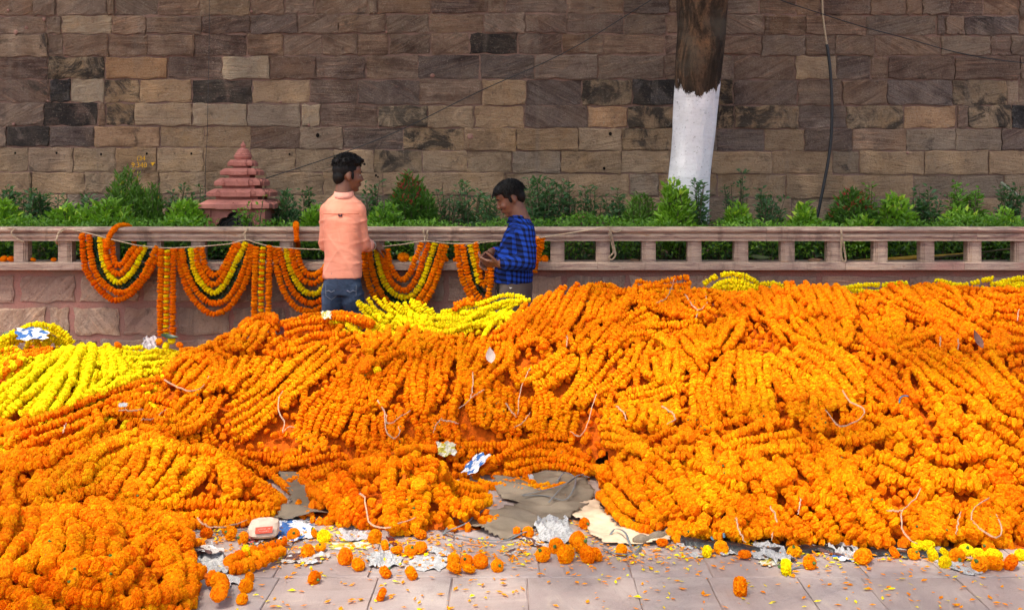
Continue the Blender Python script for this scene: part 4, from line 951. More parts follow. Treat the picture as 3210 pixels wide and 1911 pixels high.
def guide_interp(guides, u, m=9):
    """a polyline between the guide lines, at fraction u of the way across"""
    g = []
    for gd in guides:
        a = np.array(gd, dtype=float); s = np.concatenate([[0], np.cumsum(np.linalg.norm(np.diff(a, axis=0), axis=1))])
        k = np.linspace(0, s[-1], m); g.append(np.stack([np.interp(k, s, a[:, 0]), np.interp(k, s, a[:, 1])], axis=1))
    if len(g) == 1: return g[0]
    t = u * (len(g) - 1); i = min(int(t), len(g) - 2); t -= i
    return g[i] * (1 - t) + g[i + 1] * t
def drape(pl, rad, lift, dfix=None):
    """a pixel polyline laid on the heap"""
    pts = np.array([hit(x, y) if dfix is None else tuple(P(x, y, dfix)) for x, y in pl])
    # no jumps over a ridge: keep the depth change between neighbours moderate
    for i in range(1, len(pts)):
        dx = pl[i] - pl[i - 1]
        mx = .012 * np.linalg.norm(dx) * .55 + .05
        d = np.clip(pts[i][1], pts[i - 1][1] - mx, pts[i - 1][1] + mx)
        if d != pts[i][1]:
            x = (pl[i][0] - XC) / F * d; pts[i] = [x, d, max(HC - (pl[i][1] - YH) / F * d, hz(x, d))]
    sm = np.array([tuple(v) for v in smooth_path(pts, 40)])
    low = hz(sm[:, 0], sm[:, 1])
    e = .03; nx = -(hz(sm[:, 0] + e, sm[:, 1]) - hz(sm[:, 0] - e, sm[:, 1])) / (2 * e); ny = -(hz(sm[:, 0], sm[:, 1] + e) - hz(sm[:, 0], sm[:, 1] - e)) / (2 * e)
    nn = np.stack([nx, ny, np.ones_like(nx)], axis=1); nn /= np.linalg.norm(nn, axis=1, keepdims=True)
    uu = np.linspace(0, 1, len(sm)); sm += nn * (rad * (lift + .9 * uu * uu * (3 - 2 * uu) - .3))[:, None]
    sm[:, 2] = np.maximum(sm[:, 2], np.maximum(low * 0 + rad * .8, rad * .8))
    return sm
RADF = lambda y: float(np.interp(y, [3.5, 4.0, 4.8, 5.6, 6.6], [.0268, .025, .0218, .0186, .0168]))
G_HEAP = 'bundles of marigold garlands in the heap'
BUNDLES = []
def bundle(label, kind, n, guides, amp=1.0, single=False, rk=1.0, alt=None, lift=.55, m=9, dfix=None):
    g0 = np.array([hit(*g[len(g) // 2]) for g in guides]).mean(axis=0)
    t = thing('garland_bundle', label, 'marigold garlands', (float(g0[0]), float(g0[1]), float(max(0, hz(g0[0], g0[1])))), G_HEAP)
    inv = np.array(t.location); ends = []; k0 = hue(kind)
    if len(guides) > 1:
        wd = []
        for a, b in zip(guides[:-1], guides[1:]):
            ga, gb = guide_interp([a], 0, 9), guide_interp([b], 0, 9); tg = np.gradient((ga + gb) / 2, axis=0); tg /= np.maximum(np.linalg.norm(tg, axis=1, keepdims=True), 1e-6)
            wd.append(np.median(np.abs((gb - ga)[:, 0] * tg[:, 1] - (gb - ga)[:, 1] * tg[:, 0])[2:7]))
        dia = 2 * RADF(float(g0[1])) * rk * F / float(g0[1])
        n = max(2, int(round(sum(wd) / dia * 1.0)) + 1)
    total = n + max(0, n - 1) + (1 if n > 3 and dfix is None and rng.uniform() < .45 else 0)
    for i in range(total):
        under = n <= i < 2 * n - 1; stray = i >= 2 * n - 1 and n > 1
        if under: u = (i - n + .5 + rng.uniform(-.2, .2)) / (n - 1)
        elif stray: u = rng.uniform(.2, .8)
        else: u = (i + rng.uniform(-.22, .22)) / (n - 1) if n > 1 else .5
        pl = guide_interp(guides, float(np.clip(u, 0, 1)), m).copy(); q = np.linspace(0, 1, len(pl))
        sc = F / max(4.0, float(g0[1])) * .0105 * amp; ph = rng.uniform(0, 6.28)
        if stray:                                  # one strand that strays across its neighbours
            c = pl[len(pl) // 2]; a = rng.choice([-1, 1]) * rng.uniform(.25, .7); R2 = np.array([[math.cos(a), -math.sin(a)], [math.sin(a), math.cos(a)]]); pl = (pl - c) @ R2.T * np.array([1, .85]) * rng.uniform(.6, .9) + c; sc *= 2.2
        pl[:, 0] += sc * (np.sin(q * rng.uniform(3, 7) + ph) + rng.normal() * .35); pl[:, 1] += sc * .8 * np.sin(q * rng.uniform(3, 8) + ph * 2)
        a = rng.uniform(0, .09); b = 1 - rng.uniform(0, .09)
        pl = np.stack([np.interp(np.linspace(a, b, len(pl)), q, pl[:, 0]), np.interp(np.linspace(a, b, len(pl)), q, pl[:, 1])], axis=1)
        yd = float(hit(*pl[len(pl) // 2])[1]) if dfix is None else dfix
        rad = RADF(yd) * rk * rng.uniform(.9, 1.1)
        lf = -.75 + rng.uniform(-.2, .25) if under else (1.5 + rng.uniform(0, .5) if stray else lift + rng.uniform(-.35, .7))
        path = drape(pl, rad, lf, dfix)
        hk = k0 * .55 + hue(kind) * .45
        lib = TINY if under else (MIDF if yd < 5.3 else LOW)
        garland(path - inv, rad, kind, t, single and not under, lib, alt=alt, hk=np.clip(hk, .002, 1))
        ends.append((tuple(pl[0]), tuple(pl[-1])))
    BUNDLES.append((t, ends, kind))
    return t
# interior of the heap: flowers nobody could count
fl = Flowers(); core_f = []
xs = np.arange(-3.3, 3.5, .047); ys = np.arange(3.2, 7.0, .05)
for y in ys:
    for x in xs:
        x_ = x + rng.uniform(-.02, .02); y_ = y + rng.uniform(-.02, .02); h = float(hz(x_, y_))
        if h < .035: continue
        px, py = to_px((x_, y_, h))
        if px < -160 or px > 3380: continue
        k = 'deep'
        if 6.3 < y_ and (-.98 < x_ < .1): k = 'y'
        elif rng.uniform() < .5: k = 'o'
        if x_ < -1.95 and y_ > 5.45 or (x_ < -2.1 and y_ > 5.35): k = 'y'
        r = RADF(y_) * rng.uniform(1.0, 1.3)
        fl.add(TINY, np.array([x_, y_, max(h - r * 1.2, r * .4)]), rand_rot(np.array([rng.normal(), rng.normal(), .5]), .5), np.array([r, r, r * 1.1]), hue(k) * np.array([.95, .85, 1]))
for i in range(420):
    x_, y_ = rng.uniform(-3.2, 3.3), rng.uniform(3.4, 6.75); h = float(hz(x_, y_))
    if h < .06: continue
    e = .05; gxx, gyy = float(hz(x_ + e, y_) - hz(x_ - e, y_)), float(hz(x_, y_ + e) - hz(x_, y_ - e)); a = math.atan2(-gyy - .02, -gxx) + rng.normal(0, .7); L = rng.uniform(.25, .5)
    k = 'y' if (6.3 < y_ and -.98 < x_ < .08) or (x_ < -1.95 and y_ > 5.45) else ('deep' if rng.uniform() < .55 else 'o')
    pts = np.array([(x_ + math.cos(a + .8 * q) * L * q, y_ + math.sin(a + .8 * q) * L * q) for q in np.linspace(-.5, .5, 12)]); hh = hz(pts[:, 0], pts[:, 1])
    if hh.min() < .03: continue
    r = RADF(y_); pp = resample(np.stack([pts[:, 0], pts[:, 1], hh - r * rng.uniform(-.1, .5)], axis=1), r * 1.05); T = np.gradient(pp, axis=0); h0 = hue(k)
    for j, p in enumerate(pp):
        rr = r * rng.uniform(.88, 1.12); fl.add(TINY, p, rand_rot(T[j] / np.linalg.norm(T[j]), .22), np.array([rr, rr, rr]), h0 * np.array([1, rng.uniform(.88, 1.12), 1]))
core = obj('marigold_pile', fl.mesh('marigold_pile')); tag(core, 'loose orange and yellow marigolds packed beneath the garlands of the heap', None, None, 'stuff')
mb = MB()
mask = H > .03
iy, ix = np.nonzero(mask[::4, ::4]); vid = {}; vv = []; ff = []
for j, i in zip(iy, ix):
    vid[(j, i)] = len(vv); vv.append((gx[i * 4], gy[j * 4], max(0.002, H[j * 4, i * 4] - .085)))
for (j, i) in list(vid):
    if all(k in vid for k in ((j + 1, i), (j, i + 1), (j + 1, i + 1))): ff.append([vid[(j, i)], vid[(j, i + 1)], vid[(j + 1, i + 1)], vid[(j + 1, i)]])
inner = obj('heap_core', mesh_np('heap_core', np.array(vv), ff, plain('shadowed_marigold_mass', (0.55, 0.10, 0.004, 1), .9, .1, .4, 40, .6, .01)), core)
# ---------------------------------------------------------------- the bundles, traced over the heap
B = bundle
# yellow and mixed garlands at the far left
B('yellow garlands coiled in a small heap against the low wall at the left edge', 'y', 5, [[(-30, 1070), (50, 1034), (110, 1020), (180, 1038), (232, 1082)], [(-30, 1098), (50, 1066), (120, 1056), (180, 1072), (215, 1096)]], rk=.95)
B('garland of alternating yellow and orange marigolds at the left edge', 'o', 4, [[(-40, 1108), (40, 1096), (78, 1120), (70, 1150)], [(-40, 1170), (20, 1178), (60, 1160), (78, 1134)]], alt=2, rk=.85)
B('short orange garlands between the two yellow heaps at the left', 'deep', 3, [[(60, 1118), (95, 1098), (130, 1096), (165, 1102)], [(64, 1132), (100, 1126), (140, 1120), (170, 1112)]], rk=.9)
B('bright yellow garlands spread in a fan over the left mound', 'y', 19, [[(190, 1104), (110, 1142), (50, 1192), (-10, 1240)], [(225, 1094), (160, 1150), (105, 1215), (40, 1280), (0, 1310)], [(262, 1088), (230, 1140), (190, 1205), (155, 1265), (125, 1312)], [(305, 1086), (300, 1140), (282, 1195), (255, 1250), (215, 1290)], [(335, 1090), (360, 1132), (372, 1175), (350, 1220), (300, 1250)], [(350, 1100), (410, 1140), (450, 1172), (440, 1200), (385, 1215)]], rk=1.2)
B('yellow garlands lying behind the right edge of the yellow mound', 'y', 4, [[(342, 1112), (390, 1128), (440, 1138), (488, 1122)], [(365, 1092), (410, 1090), (455, 1096), (492, 1104)]], rk=1.0)
# left flank
B('orange garlands running from the yellow mound down to the left edge', 'o', 8, [[(500, 1195), (350, 1240), (200, 1292), (80, 1340), (-30, 1372)], [(540, 1228), (400, 1268), (270, 1325), (160, 1378), (60, 1425)]])
B('bright amber garlands cut by the left edge above the paving gap', 'amber', 4, [[(-40, 1310), (30, 1322), (70, 1350), (62, 1385)], [(-40, 1370), (20, 1385), (50, 1400), (30, 1420)]])
B('garlands lying level along the left edge below the amber ones', 'o', 4, [[(-30, 1424), (60, 1426), (130, 1432), (195, 1446)], [(0, 1470), (60, 1476), (110, 1474), (160, 1468)]])
B('two garlands bent in a loop left of the white paper scrap', 'o', 2, [[(296, 1290), (322, 1330), (290, 1368), (240, 1398), (180, 1412)], [(268, 1305), (284, 1345), (250, 1390), (205, 1420), (165, 1430)]], rk=1.1)
B('orange garlands heaped level around the white paper scrap', 'o', 6, [[(370, 1232), (440, 1252), (510, 1275), (580, 1300)], [(325, 1285), (390, 1305), (450, 1325), (520, 1345)]], amp=1.5)
B('orange garlands folded over the left shoulder of the central heap', 'o', 9, [[(650, 1096), (590, 1102), (540, 1130), (512, 1185)], [(660, 1115), (620, 1130), (580, 1165), (555, 1215)], [(668, 1130), (665, 1165), (640, 1200), (600, 1232)], [(660, 1104), (700, 1140), (700, 1185), (665, 1220)]])
B('orange garlands slanting left below the looped twine on the left shoulder', 'o', 6, [[(600, 1242), (560, 1280), (510, 1318), (470, 1340)], [(700, 1255), (660, 1305), (600, 1345), (545, 1365)]])
B('garlands hanging in a bow under the left shoulder of the heap', 'o', 3, [[(478, 1322), (530, 1356), (590, 1362), (650, 1325)], [(510, 1310), (560, 1335), (610, 1335), (640, 1310)]])
# mound at mid left
B('amber garlands streaming left from the ridge of the middle left mound', 'amber', 8, [[(440, 1358), (340, 1390), (240, 1444), (160, 1505), (100, 1575)], [(490, 1392), (410, 1432), (340, 1490), (300, 1540), (240, 1580)]])
B('amber garlands falling straight down the middle left mound', 'amber', 5, [[(400, 1415), (370, 1475), (330, 1530), (300, 1570)], [(450, 1398), (440, 1460), (410, 1530), (380, 1575)]])
B('orange garlands fanned over the right half of the middle left mound', 'amber', 8, [[(500, 1402), (480, 1460), (440, 1520), (410, 1570)], [(590, 1428), (560, 1475), (510, 1525), (460, 1572)], [(660, 1440), (640, 1490), (590, 1540), (530, 1580)]], rk=1.05)
B('thick amber garlands along the crest of the middle left mound', 'amber', 3, [[(470, 1366), (560, 1412), (650, 1408), (700, 1440), (735, 1505), (748, 1560), (700, 1592)], [(480, 1384), (560, 1430), (640, 1428), (685, 1452), (715, 1510), (722, 1560)]], rk=1.1, m=12)
B('orange garlands at the right tip of the middle left mound', 'o', 5, [[(690, 1405), (770, 1452), (850, 1510), (905, 1562)], [(690, 1440), (750, 1505), (800, 1560), (850, 1606)]])
B('orange garlands lying along the front edge of the middle left mound', 'o', 6, [[(380, 1575), (500, 1578), (640, 1588), (760, 1602), (870, 1604)], [(520, 1652), (620, 1656), (720, 1650), (790, 1640), (860, 1622)]], rk=1.05)
B('amber garlands lying across the left end of the middle left mound', 'amber', 4, [[(60, 1548), (140, 1528), (220, 1508), (270, 1500)], [(110, 1590), (190, 1572), (260, 1560), (330, 1556)]])
B('single garland drooping over the paving gap at the left edge', 'amber', 1, [[(60, 1470), (50, 1500), (28, 1540), (26, 1575), (60, 1605)]], rk=1.15)
B('single garland curving right of the paving gap at the left edge', 'amber', 1, [[(135, 1462), (118, 1505), (84, 1540), (84, 1572), (140, 1590)]], rk=1.1)
# near mound, bottom left
B('thick amber garlands down the left side of the nearest mound', 'amber', 5, [[(20, 1618), (-20, 1690), (-60, 1760)], [(70, 1606), (50, 1680), (10, 1760), (-30, 1830)], [(140, 1600), (150, 1670), (110, 1740), (60, 1810)]], single=True)
B('thick amber garlands down the middle of the nearest mound', 'amber', 6, [[(170, 1592), (190, 1660), (190, 1735), (160, 1810)], [(235, 1586), (270, 1650), (290, 1720), (260, 1790)], [(300, 1578), (345, 1640), (370, 1705), (350, 1770)]], single=True)
B('bright amber garlands sweeping right from the crest of the nearest mound', 'amber', 7, [[(340, 1585), (420, 1650), (480, 1720), (520, 1790), (560, 1850)], [(390, 1568), (480, 1622), (555, 1680), (590, 1740), (585, 1800)]], single=True)
B('orange garlands along the upper right edge of the nearest mound', 'amber', 3, [[(330, 1552), (440, 1582), (540, 1635), (592, 1712)], [(320, 1566), (430, 1600), (520, 1660), (575, 1735)]], single=True)
B('garlands curled in bows along the bottom of the nearest mound', 'o', 7, [[(0, 1790), (110, 1852), (220, 1900), (330, 1925)], [(110, 1780), (210, 1845), (310, 1885), (390, 1855), (430, 1790)], [(200, 1770), (290, 1815), (360, 1815), (400, 1760)]], single=True)
B('garland ends reaching the paving at the right foot of the nearest mound', 'o', 5, [[(578, 1775), (640, 1835), (700, 1878), (665, 1908)], [(600, 1800), (585, 1850), (540, 1895), (470, 1915)], [(520, 1810), (500, 1860), (450, 1900), (390, 1922)]], single=True)
B('garlands at the bottom left corner of the picture', 'o', 5, [[(-60, 1830), (20, 1880), (110, 1930)], [(-80, 1880), (-20, 1925), (60, 1960)]], single=True)
# central heap
B('arched orange garland on the top left shoulder of the central heap', 'deep', 2, [[(762, 1036), (774, 1008), (812, 994), (850, 1000), (875, 1020)]], rk=1.0)
B('pale amber garlands under the arch on the top left shoulder', 'amber', 7, [[(742, 1036), (728, 1070), (712, 1105)], [(800, 1014), (772, 1052), (752, 1098)], [(836, 1018), (822, 1060), (790, 1108)]])
B('orange garlands level along the top left of the central heap', 'deep', 7, [[(880, 1012), (960, 992), (1050, 980), (1110, 984), (1165, 1015)], [(870, 1038), (960, 1016), (1060, 1004), (1140, 1016), (1185, 1030)]])
B('orange garlands looped below the paper scrap on the top left crest', 'o', 7, [[(1010, 1026), (940, 1044), (880, 1066), (856, 1092)], [(1120, 1056), (1010, 1070), (930, 1104), (900, 1095)], [(1000, 1085), (940, 1100), (880, 1120), (830, 1115)]])
B('long amber garlands slanting down the left of the central heap', 'amber', 13, [[(985, 1088), (915, 1135), (850, 1190), (775, 1242), (700, 1296)], [(1035, 1088), (960, 1152), (880, 1225), (790, 1300), (706, 1350)], [(1095, 1090), (1040, 1152), (960, 1210), (880, 1270), (800, 1335), (735, 1398)]])
B('amber garlands fanned over the left edge of the central heap', 'amber', 8, [[(712, 1130), (690, 1170), (660, 1215), (640, 1250)], [(760, 1118), (725, 1170), (695, 1215)], [(830, 1130), (790, 1185), (740, 1235)], [(905, 1128), (880, 1180), (840, 1215)]])
B('fan of orange garlands in the middle left of the central heap', 'o', 11, [[(1040, 1205), (990, 1245), (945, 1300), (928, 1360)], [(1075, 1172), (1045, 1245), (1015, 1315), (995, 1378)], [(1100, 1128), (1086, 1225), (1070, 1300), (1030, 1360)], [(1140, 1150), (1110, 1240), (1090, 1310), (1060, 1380)]])
B('garlands looped round loose flowers in the centre of the heap', 'o', 4, [[(1082, 1162), (1130, 1134), (1172, 1142), (1196, 1180)], [(1170, 1215), (1120, 1250), (1102, 1290), (1140, 1290), (1180, 1258)]])
B('tight sheaf of orange garlands ending in a knot left of centre', 'o', 7, [[(1240, 1125), (1200, 1172), (1172, 1232), (1170, 1280)], [(1285, 1130), (1262, 1195), (1232, 1245), (1195, 1285)]])
B('sheaf of long orange garlands gathered in a point at the centre', 'o', 10, [[(1290, 1120), (1276, 1200), (1276, 1255), (1300, 1300)], [(1335, 1098), (1328, 1185), (1325, 1245), (1318, 1305)], [(1412, 1068), (1374, 1110), (1362, 1185), (1355, 1245), (1335, 1305)], [(1428, 1082), (1404, 1165), (1390, 1225), (1362, 1280)]])
B('deep orange garland arched across the upper middle of the heap', 'deep', 2, [[(1178, 1150), (1218, 1116), (1262, 1108), (1296, 1128)]])
B('orange garlands below the yellow strip in the upper middle', 'o', 11, [[(1120, 1042), (1136, 1075), (1140, 1110)], [(1200, 1035), (1190, 1070), (1165, 1105)], [(1290, 1020), (1260, 1062), (1225, 1108)], [(1370, 1040), (1310, 1080), (1265, 1118)], [(1440, 1050), (1390, 1066), (1340, 1100)]])
B('orange garlands falling straight down beneath the right end of the yellow strip', 'o', 9, [[(1452, 1050), (1440, 1130), (1434, 1210), (1424, 1300)], [(1500, 1058), (1476, 1140), (1450, 1210)], [(1545, 1060), (1524, 1120), (1486, 1170), (1456, 1220)], [(1604, 1078), (1600, 1125), (1560, 1172), (1520, 1215)]])
B('short yellow garlands on the left half of the yellow strip', 'y', 11, [[(1112, 950), (1150, 985), (1180, 1012)], [(1165, 938), (1210, 985), (1240, 1018)], [(1235, 952), (1275, 990), (1290, 1022)], [(1290, 948), (1320, 985), (1330, 1022)], [(1350, 966), (1360, 1000), (1335, 1028)]], rk=.88)
B('long yellow garlands on the right half of the yellow strip', 'y', 10, [[(1660, 936), (1580, 928), (1520, 955), (1440, 978), (1372, 985)], [(1610, 948), (1570, 995), (1525, 1020), (1440, 1036), (1385, 1030)]], rk=.88)
B('yellow garlands in the dip of the yellow strip', 'y', 6, [[(1270, 992), (1340, 1000), (1410, 1002), (1490, 996)], [(1280, 1034), (1350, 1040), (1420, 1048), (1500, 1030)]], rk=.88, amp=1.6)
B('short orange garlands beneath the feet of the man in blue', 'deep', 2, [[(1425, 962), (1450, 955), (1480, 950)]])
B('orange garlands drooping over the lower left face of the central heap', 'deep', 10, [[(1120, 1295), (1108, 1350), (1088, 1400)], [(1180, 1310), (1172, 1370), (1160, 1420)], [(1250, 1310), (1246, 1370), (1240, 1430)]])
B('orange garlands drooping over the lower middle face of the central heap', 'deep', 11, [[(1300, 1310), (1310, 1370), (1300, 1430)], [(1400, 1300), (1410, 1360), (1400, 1430)], [(1440, 1230), (1424, 1300), (1440, 1380)]])
B('orange garlands drooping below the white leaf', 'o', 10, [[(1475, 1200), (1470, 1260), (1480, 1330)], [(1560, 1205), (1556, 1270), (1540, 1350)], [(1640, 1240), (1640, 1300), (1630, 1370)]])
B('orange garlands drooping right of the long pale twine', 'o', 9, [[(1680, 1220), (1690, 1290), (1680, 1370)], [(1740, 1240), (1750, 1300), (1740, 1370)], [(1800, 1290), (1800, 1340), (1800, 1400)]])
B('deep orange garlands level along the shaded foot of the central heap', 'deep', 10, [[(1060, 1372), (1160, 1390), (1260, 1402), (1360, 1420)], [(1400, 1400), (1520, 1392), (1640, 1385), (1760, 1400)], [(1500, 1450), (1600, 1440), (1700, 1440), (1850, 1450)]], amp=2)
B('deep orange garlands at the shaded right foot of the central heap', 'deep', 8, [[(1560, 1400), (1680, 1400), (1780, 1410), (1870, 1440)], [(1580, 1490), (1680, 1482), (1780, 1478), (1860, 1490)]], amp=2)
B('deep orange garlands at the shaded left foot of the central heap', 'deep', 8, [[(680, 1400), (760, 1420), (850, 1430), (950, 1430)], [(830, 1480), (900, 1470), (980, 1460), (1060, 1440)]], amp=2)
B('short garland hung from the right of the dark hollow', 'amber', 4, [[(1872, 1352), (1912, 1340), (1965, 1362), (2012, 1384)], [(1885, 1392), (1930, 1398), (1970, 1400), (2005, 1400)]])
# yellow garlands showing over the crest at the right
for lb, g, dd in [('yellow garlands heaped behind the crest below the white trunk', [[(2205, 905), (2240, 878), (2285, 868), (2340, 876), (2385, 900)], [(2225, 918), (2280, 892), (2330, 894), (2376, 914)], [(2240, 934), (2285, 918), (2330, 918), (2370, 930)]], 6.72), ('thin strip of yellow garlands behind the crest right of the trunk', [[(2360, 896), (2420, 893), (2480, 902), (2560, 905)], [(2360, 908), (2480, 914), (2560, 918)], [(2360, 926), (2480, 930), (2560, 932)]], 6.74),
                  ('strip of yellow garlands behind the crest in the upper right', [[(2630, 906), (2690, 904), (2760, 904), (2840, 892)], [(2650, 920), (2700, 922), (2780, 922), (2850, 908)], [(2660, 936), (2720, 938), (2790, 936), (2850, 926)]], 6.7), ('yellow garlands behind the crest near the right edge', [[(2930, 886), (2970, 884), (3010, 906), (3060, 900), (3120, 884)], [(2950, 898), (2990, 908), (3030, 925), (3080, 918)], [(2940, 916), (3000, 926), (3060, 936), (3120, 916)]], 6.68), ('yellow garland ends behind the crest at the right edge', [[(3100, 890), (3160, 888), (3240, 886)], [(3120, 904), (3180, 902), (3240, 900)], [(3120, 920), (3180, 918), (3240, 916)]], 6.68)]:
    B(lb, 'y', 3, g, dfix=dd)
# upper right of centre
B('deep orange garlands down the left face of the right hand heap', 'deep', 14, [[(1690, 935), (1650, 985), (1610, 1040), (1580, 1078)], [(1745, 906), (1702, 955), (1655, 1015), (1632, 1065)], [(1802, 892), (1772, 950), (1735, 1012), (1695, 1066)], [(1862, 894), (1826, 955), (1792, 1035), (1764, 1078)]])
B('darker orange garlands beside the end of the yellow strip', 'deep', 5, [[(1660, 938), (1622, 985), (1590, 1025), (1545, 1048)], [(1640, 985), (1610, 1030), (1580, 1062), (1530, 1072)]])
B('orange garlands level along the crest right of the man in blue', 'deep', 3, [[(1760, 905), (1830, 893), (1900, 894), (1945, 908)], [(1870, 912), (1930, 922), (1960, 930)]])
B('orange garlands falling from the crest right of the man in blue', 'o', 7, [[(1866, 905), (1850, 960), (1842, 1010)], [(1932, 925), (1926, 965), (1906, 1012)], [(1990, 900), (1975, 960), (1935, 1010)]])
B('deep orange garlands piled on the crest at the tied twine', 'deep', 9, [[(1985, 895), (2050, 898), (2110, 880), (2160, 890)], [(2000, 920), (2060, 930), (2130, 925), (2190, 920)], [(2010, 950), (2080, 965), (2150, 965), (2230, 950)]], amp=1.6)
B('deep orange garlands spreading below the tied twine on the crest', 'deep', 7, [[(2010, 905), (2060, 960), (2110, 1000)], [(2080, 950), (2140, 985), (2190, 1010)], [(2180, 930), (2220, 970), (2250, 1000)]])
B('amber garlands slanting left below the crest', 'o', 11, [[(1950, 976), (1870, 1018), (1822, 1058), (1790, 1102)], [(2042, 975), (1970, 1020), (1905, 1078), (1870, 1110)], [(2070, 998), (2000, 1032), (1950, 1072), (1915, 1118)]])
B('garlands level across the heap right of centre', 'o', 3, [[(1960, 1032), (2050, 1020), (2150, 1018), (2215, 1014)], [(1985, 1040), (2060, 1036), (2150, 1034)]])
B('garland arched between the slanting and the falling sheaves', 'deep', 3, [[(1630, 1082), (1662, 1070), (1708, 1078), (1700, 1104)]])
B('bright amber garlands bent to a tied end right of the white leaf', 'amber', 9, [[(1762, 1092), (1704, 1130), (1645, 1168), (1612, 1205)], [(1800, 1100), (1770, 1150), (1720, 1190), (1660, 1210)], [(1806, 1130), (1796, 1170), (1745, 1200), (1690, 1222)]])
B('amber garlands slanting down the centre of the right hand heap', 'amber', 8, [[(1840, 1105), (1830, 1160), (1796, 1215), (1752, 1270)], [(1892, 1108), (1874, 1162), (1835, 1214), (1792, 1262), (1756, 1310)]])
B('bright amber garlands slanting down right of the centre', 'amber', 9, [[(1965, 1100), (1905, 1160), (1862, 1215), (1800, 1265)], [(2010, 1080), (1988, 1150), (1955, 1195), (1880, 1235), (1815, 1290)]])
B('garland arched over the bright garlands right of the centre', 'amber', 2, [[(1940, 1082), (1988, 1052), (2042, 1052), (2084, 1082), (2124, 1112)]])
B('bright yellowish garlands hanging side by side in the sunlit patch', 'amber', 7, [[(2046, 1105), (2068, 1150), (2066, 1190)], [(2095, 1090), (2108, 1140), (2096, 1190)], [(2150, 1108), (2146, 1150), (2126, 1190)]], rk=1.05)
B('bright garlands bowed below the sunlit patch', 'amber', 3, [[(2000, 1150), (2032, 1178), (2090, 1192), (2160, 1205)], [(2010, 1165), (2050, 1195), (2110, 1210), (2160, 1225)]])
B('bright amber garlands lying level above the flower knot', 'amber', 7, [[(1935, 1254), (2000, 1226), (2070, 1206), (2120, 1196)], [(1955, 1276), (2040, 1262), (2110, 1248), (2150, 1232)]])
B('amber garlands hanging in a knot of loose ends above the front right mound', 'amber', 9, [[(1915, 1262), (1900, 1300), (1892, 1345)], [(1990, 1275), (1992, 1310), (1985, 1350)], [(2060, 1270), (2070, 1310), (2060, 1350)], [(2120, 1255), (2120, 1300), (2100, 1345)]])
B('orange garlands slanting right above the sunlit patch', 'o', 9, [[(2080, 1050), (2128, 1098), (2165, 1150), (2190, 1200)], [(2150, 1030), (2190, 1080), (2215, 1135)], [(2200, 1020), (2225, 1060), (2240, 1100)]])
# right hand side, top tier
B('deep orange garlands falling from the crest in the upper right', 'deep', 16, [[(2240, 930), (2290, 965), (2330, 1005)], [(2330, 915), (2372, 958), (2412, 1005)], [(2412, 896), (2440, 955), (2452, 1005)], [(2485, 888), (2502, 950), (2512, 1005)], [(2565, 893), (2602, 955), (2622, 1005)], [(2625, 902), (2662, 955), (2690, 1010)]])
B('deep orange garlands reaching far right from the crest', 'deep', 5, [[(2610, 896), (2682, 948), (2745, 988)], [(2650, 918), (2710, 965), (2770, 1000)]])
B('long deep orange garlands slanting right on the upper right crest', 'deep', 14, [[(2722, 916), (2790, 962), (2868, 1000)], [(2780, 900), (2850, 955), (2930, 1002), (3000, 1040)], [(2840, 888), (2905, 955), (2992, 1010), (3070, 1052)], [(2875, 884), (2962, 938), (3020, 985), (3100, 1040)], [(2935, 888), (3000, 928), (3036, 985)]])
B('curved garlands hanging in loops in the upper right', 'o', 6, [[(2760, 980), (2772, 1020), (2756, 1050), (2790, 1080), (2830, 1078)], [(2830, 975), (2834, 1020), (2842, 1058), (2900, 1070), (2935, 1050)], [(2700, 1000), (2730, 1030), (2735, 1070), (2790, 1095)]], rk=1.05)
B('orange garlands slanting to the tied twine near the right edge', 'deep', 7, [[(2870, 1000), (2950, 1030), (2985, 1072)], [(2950, 978), (3030, 1010), (3100, 1062)], [(2890, 1040), (2940, 1050), (2970, 1080)]])
B('deep orange garlands bent at the upper right edge', 'deep', 5, [[(3060, 928), (3102, 968), (3100, 1015)], [(3030, 935), (3068, 975), (3070, 1020)]])
B('dark orange garlands lying level at the top right corner', 'deep', 7, [[(3085, 908), (3150, 914), (3240, 920)], [(3090, 935), (3160, 948), (3240, 952)], [(3110, 965), (3180, 975), (3240, 985)], [(3120, 1000), (3180, 1005), (3250, 1010)]])
B('orange garlands fanned below the top right corner', 'deep', 7, [[(3125, 1030), (3180, 1050), (3240, 1062)], [(3120, 1038), (3104, 1075), (3080, 1108)], [(3150, 1045), (3160, 1080), (3150, 1110)]])
B('deep orange garlands level above the brown leaf at the right edge', 'deep', 5, [[(3110, 1095), (3170, 1080), (3240, 1075)], [(3090, 1118), (3160, 1108), (3240, 1104)]])
# second tier
B('orange garlands down the left part of the second tier', 'o', 11, [[(2240, 1010), (2222, 1055), (2196, 1108)], [(2290, 995), (2270, 1050), (2250, 1105)], [(2340, 992), (2322, 1050), (2302, 1105)]])
B('orange garlands slanting over the middle of the second tier', 'o', 13, [[(2400, 1002), (2430, 1050), (2460, 1092)], [(2460, 1002), (2500, 1050), (2545, 1085)], [(2535, 1000), (2570, 1042), (2580, 1085)], [(2600, 1005), (2620, 1045), (2620, 1085)], [(2645, 1002), (2682, 1040), (2655, 1080), (2640, 1095)]])
B('deep orange garlands in the dark notch right of the second tier', 'deep', 4, [[(2700, 1020), (2730, 1060), (2760, 1104)], [(2690, 1050), (2715, 1085), (2750, 1110)]])
B('garlands hanging at the right end of the second tier', 'deep', 7, [[(2760, 1098), (2820, 1098), (2880, 1100)], [(2830, 1088), (2880, 1090), (2960, 1092)], [(2900, 1075), (2960, 1098), (3020, 1095)]], amp=1.6)
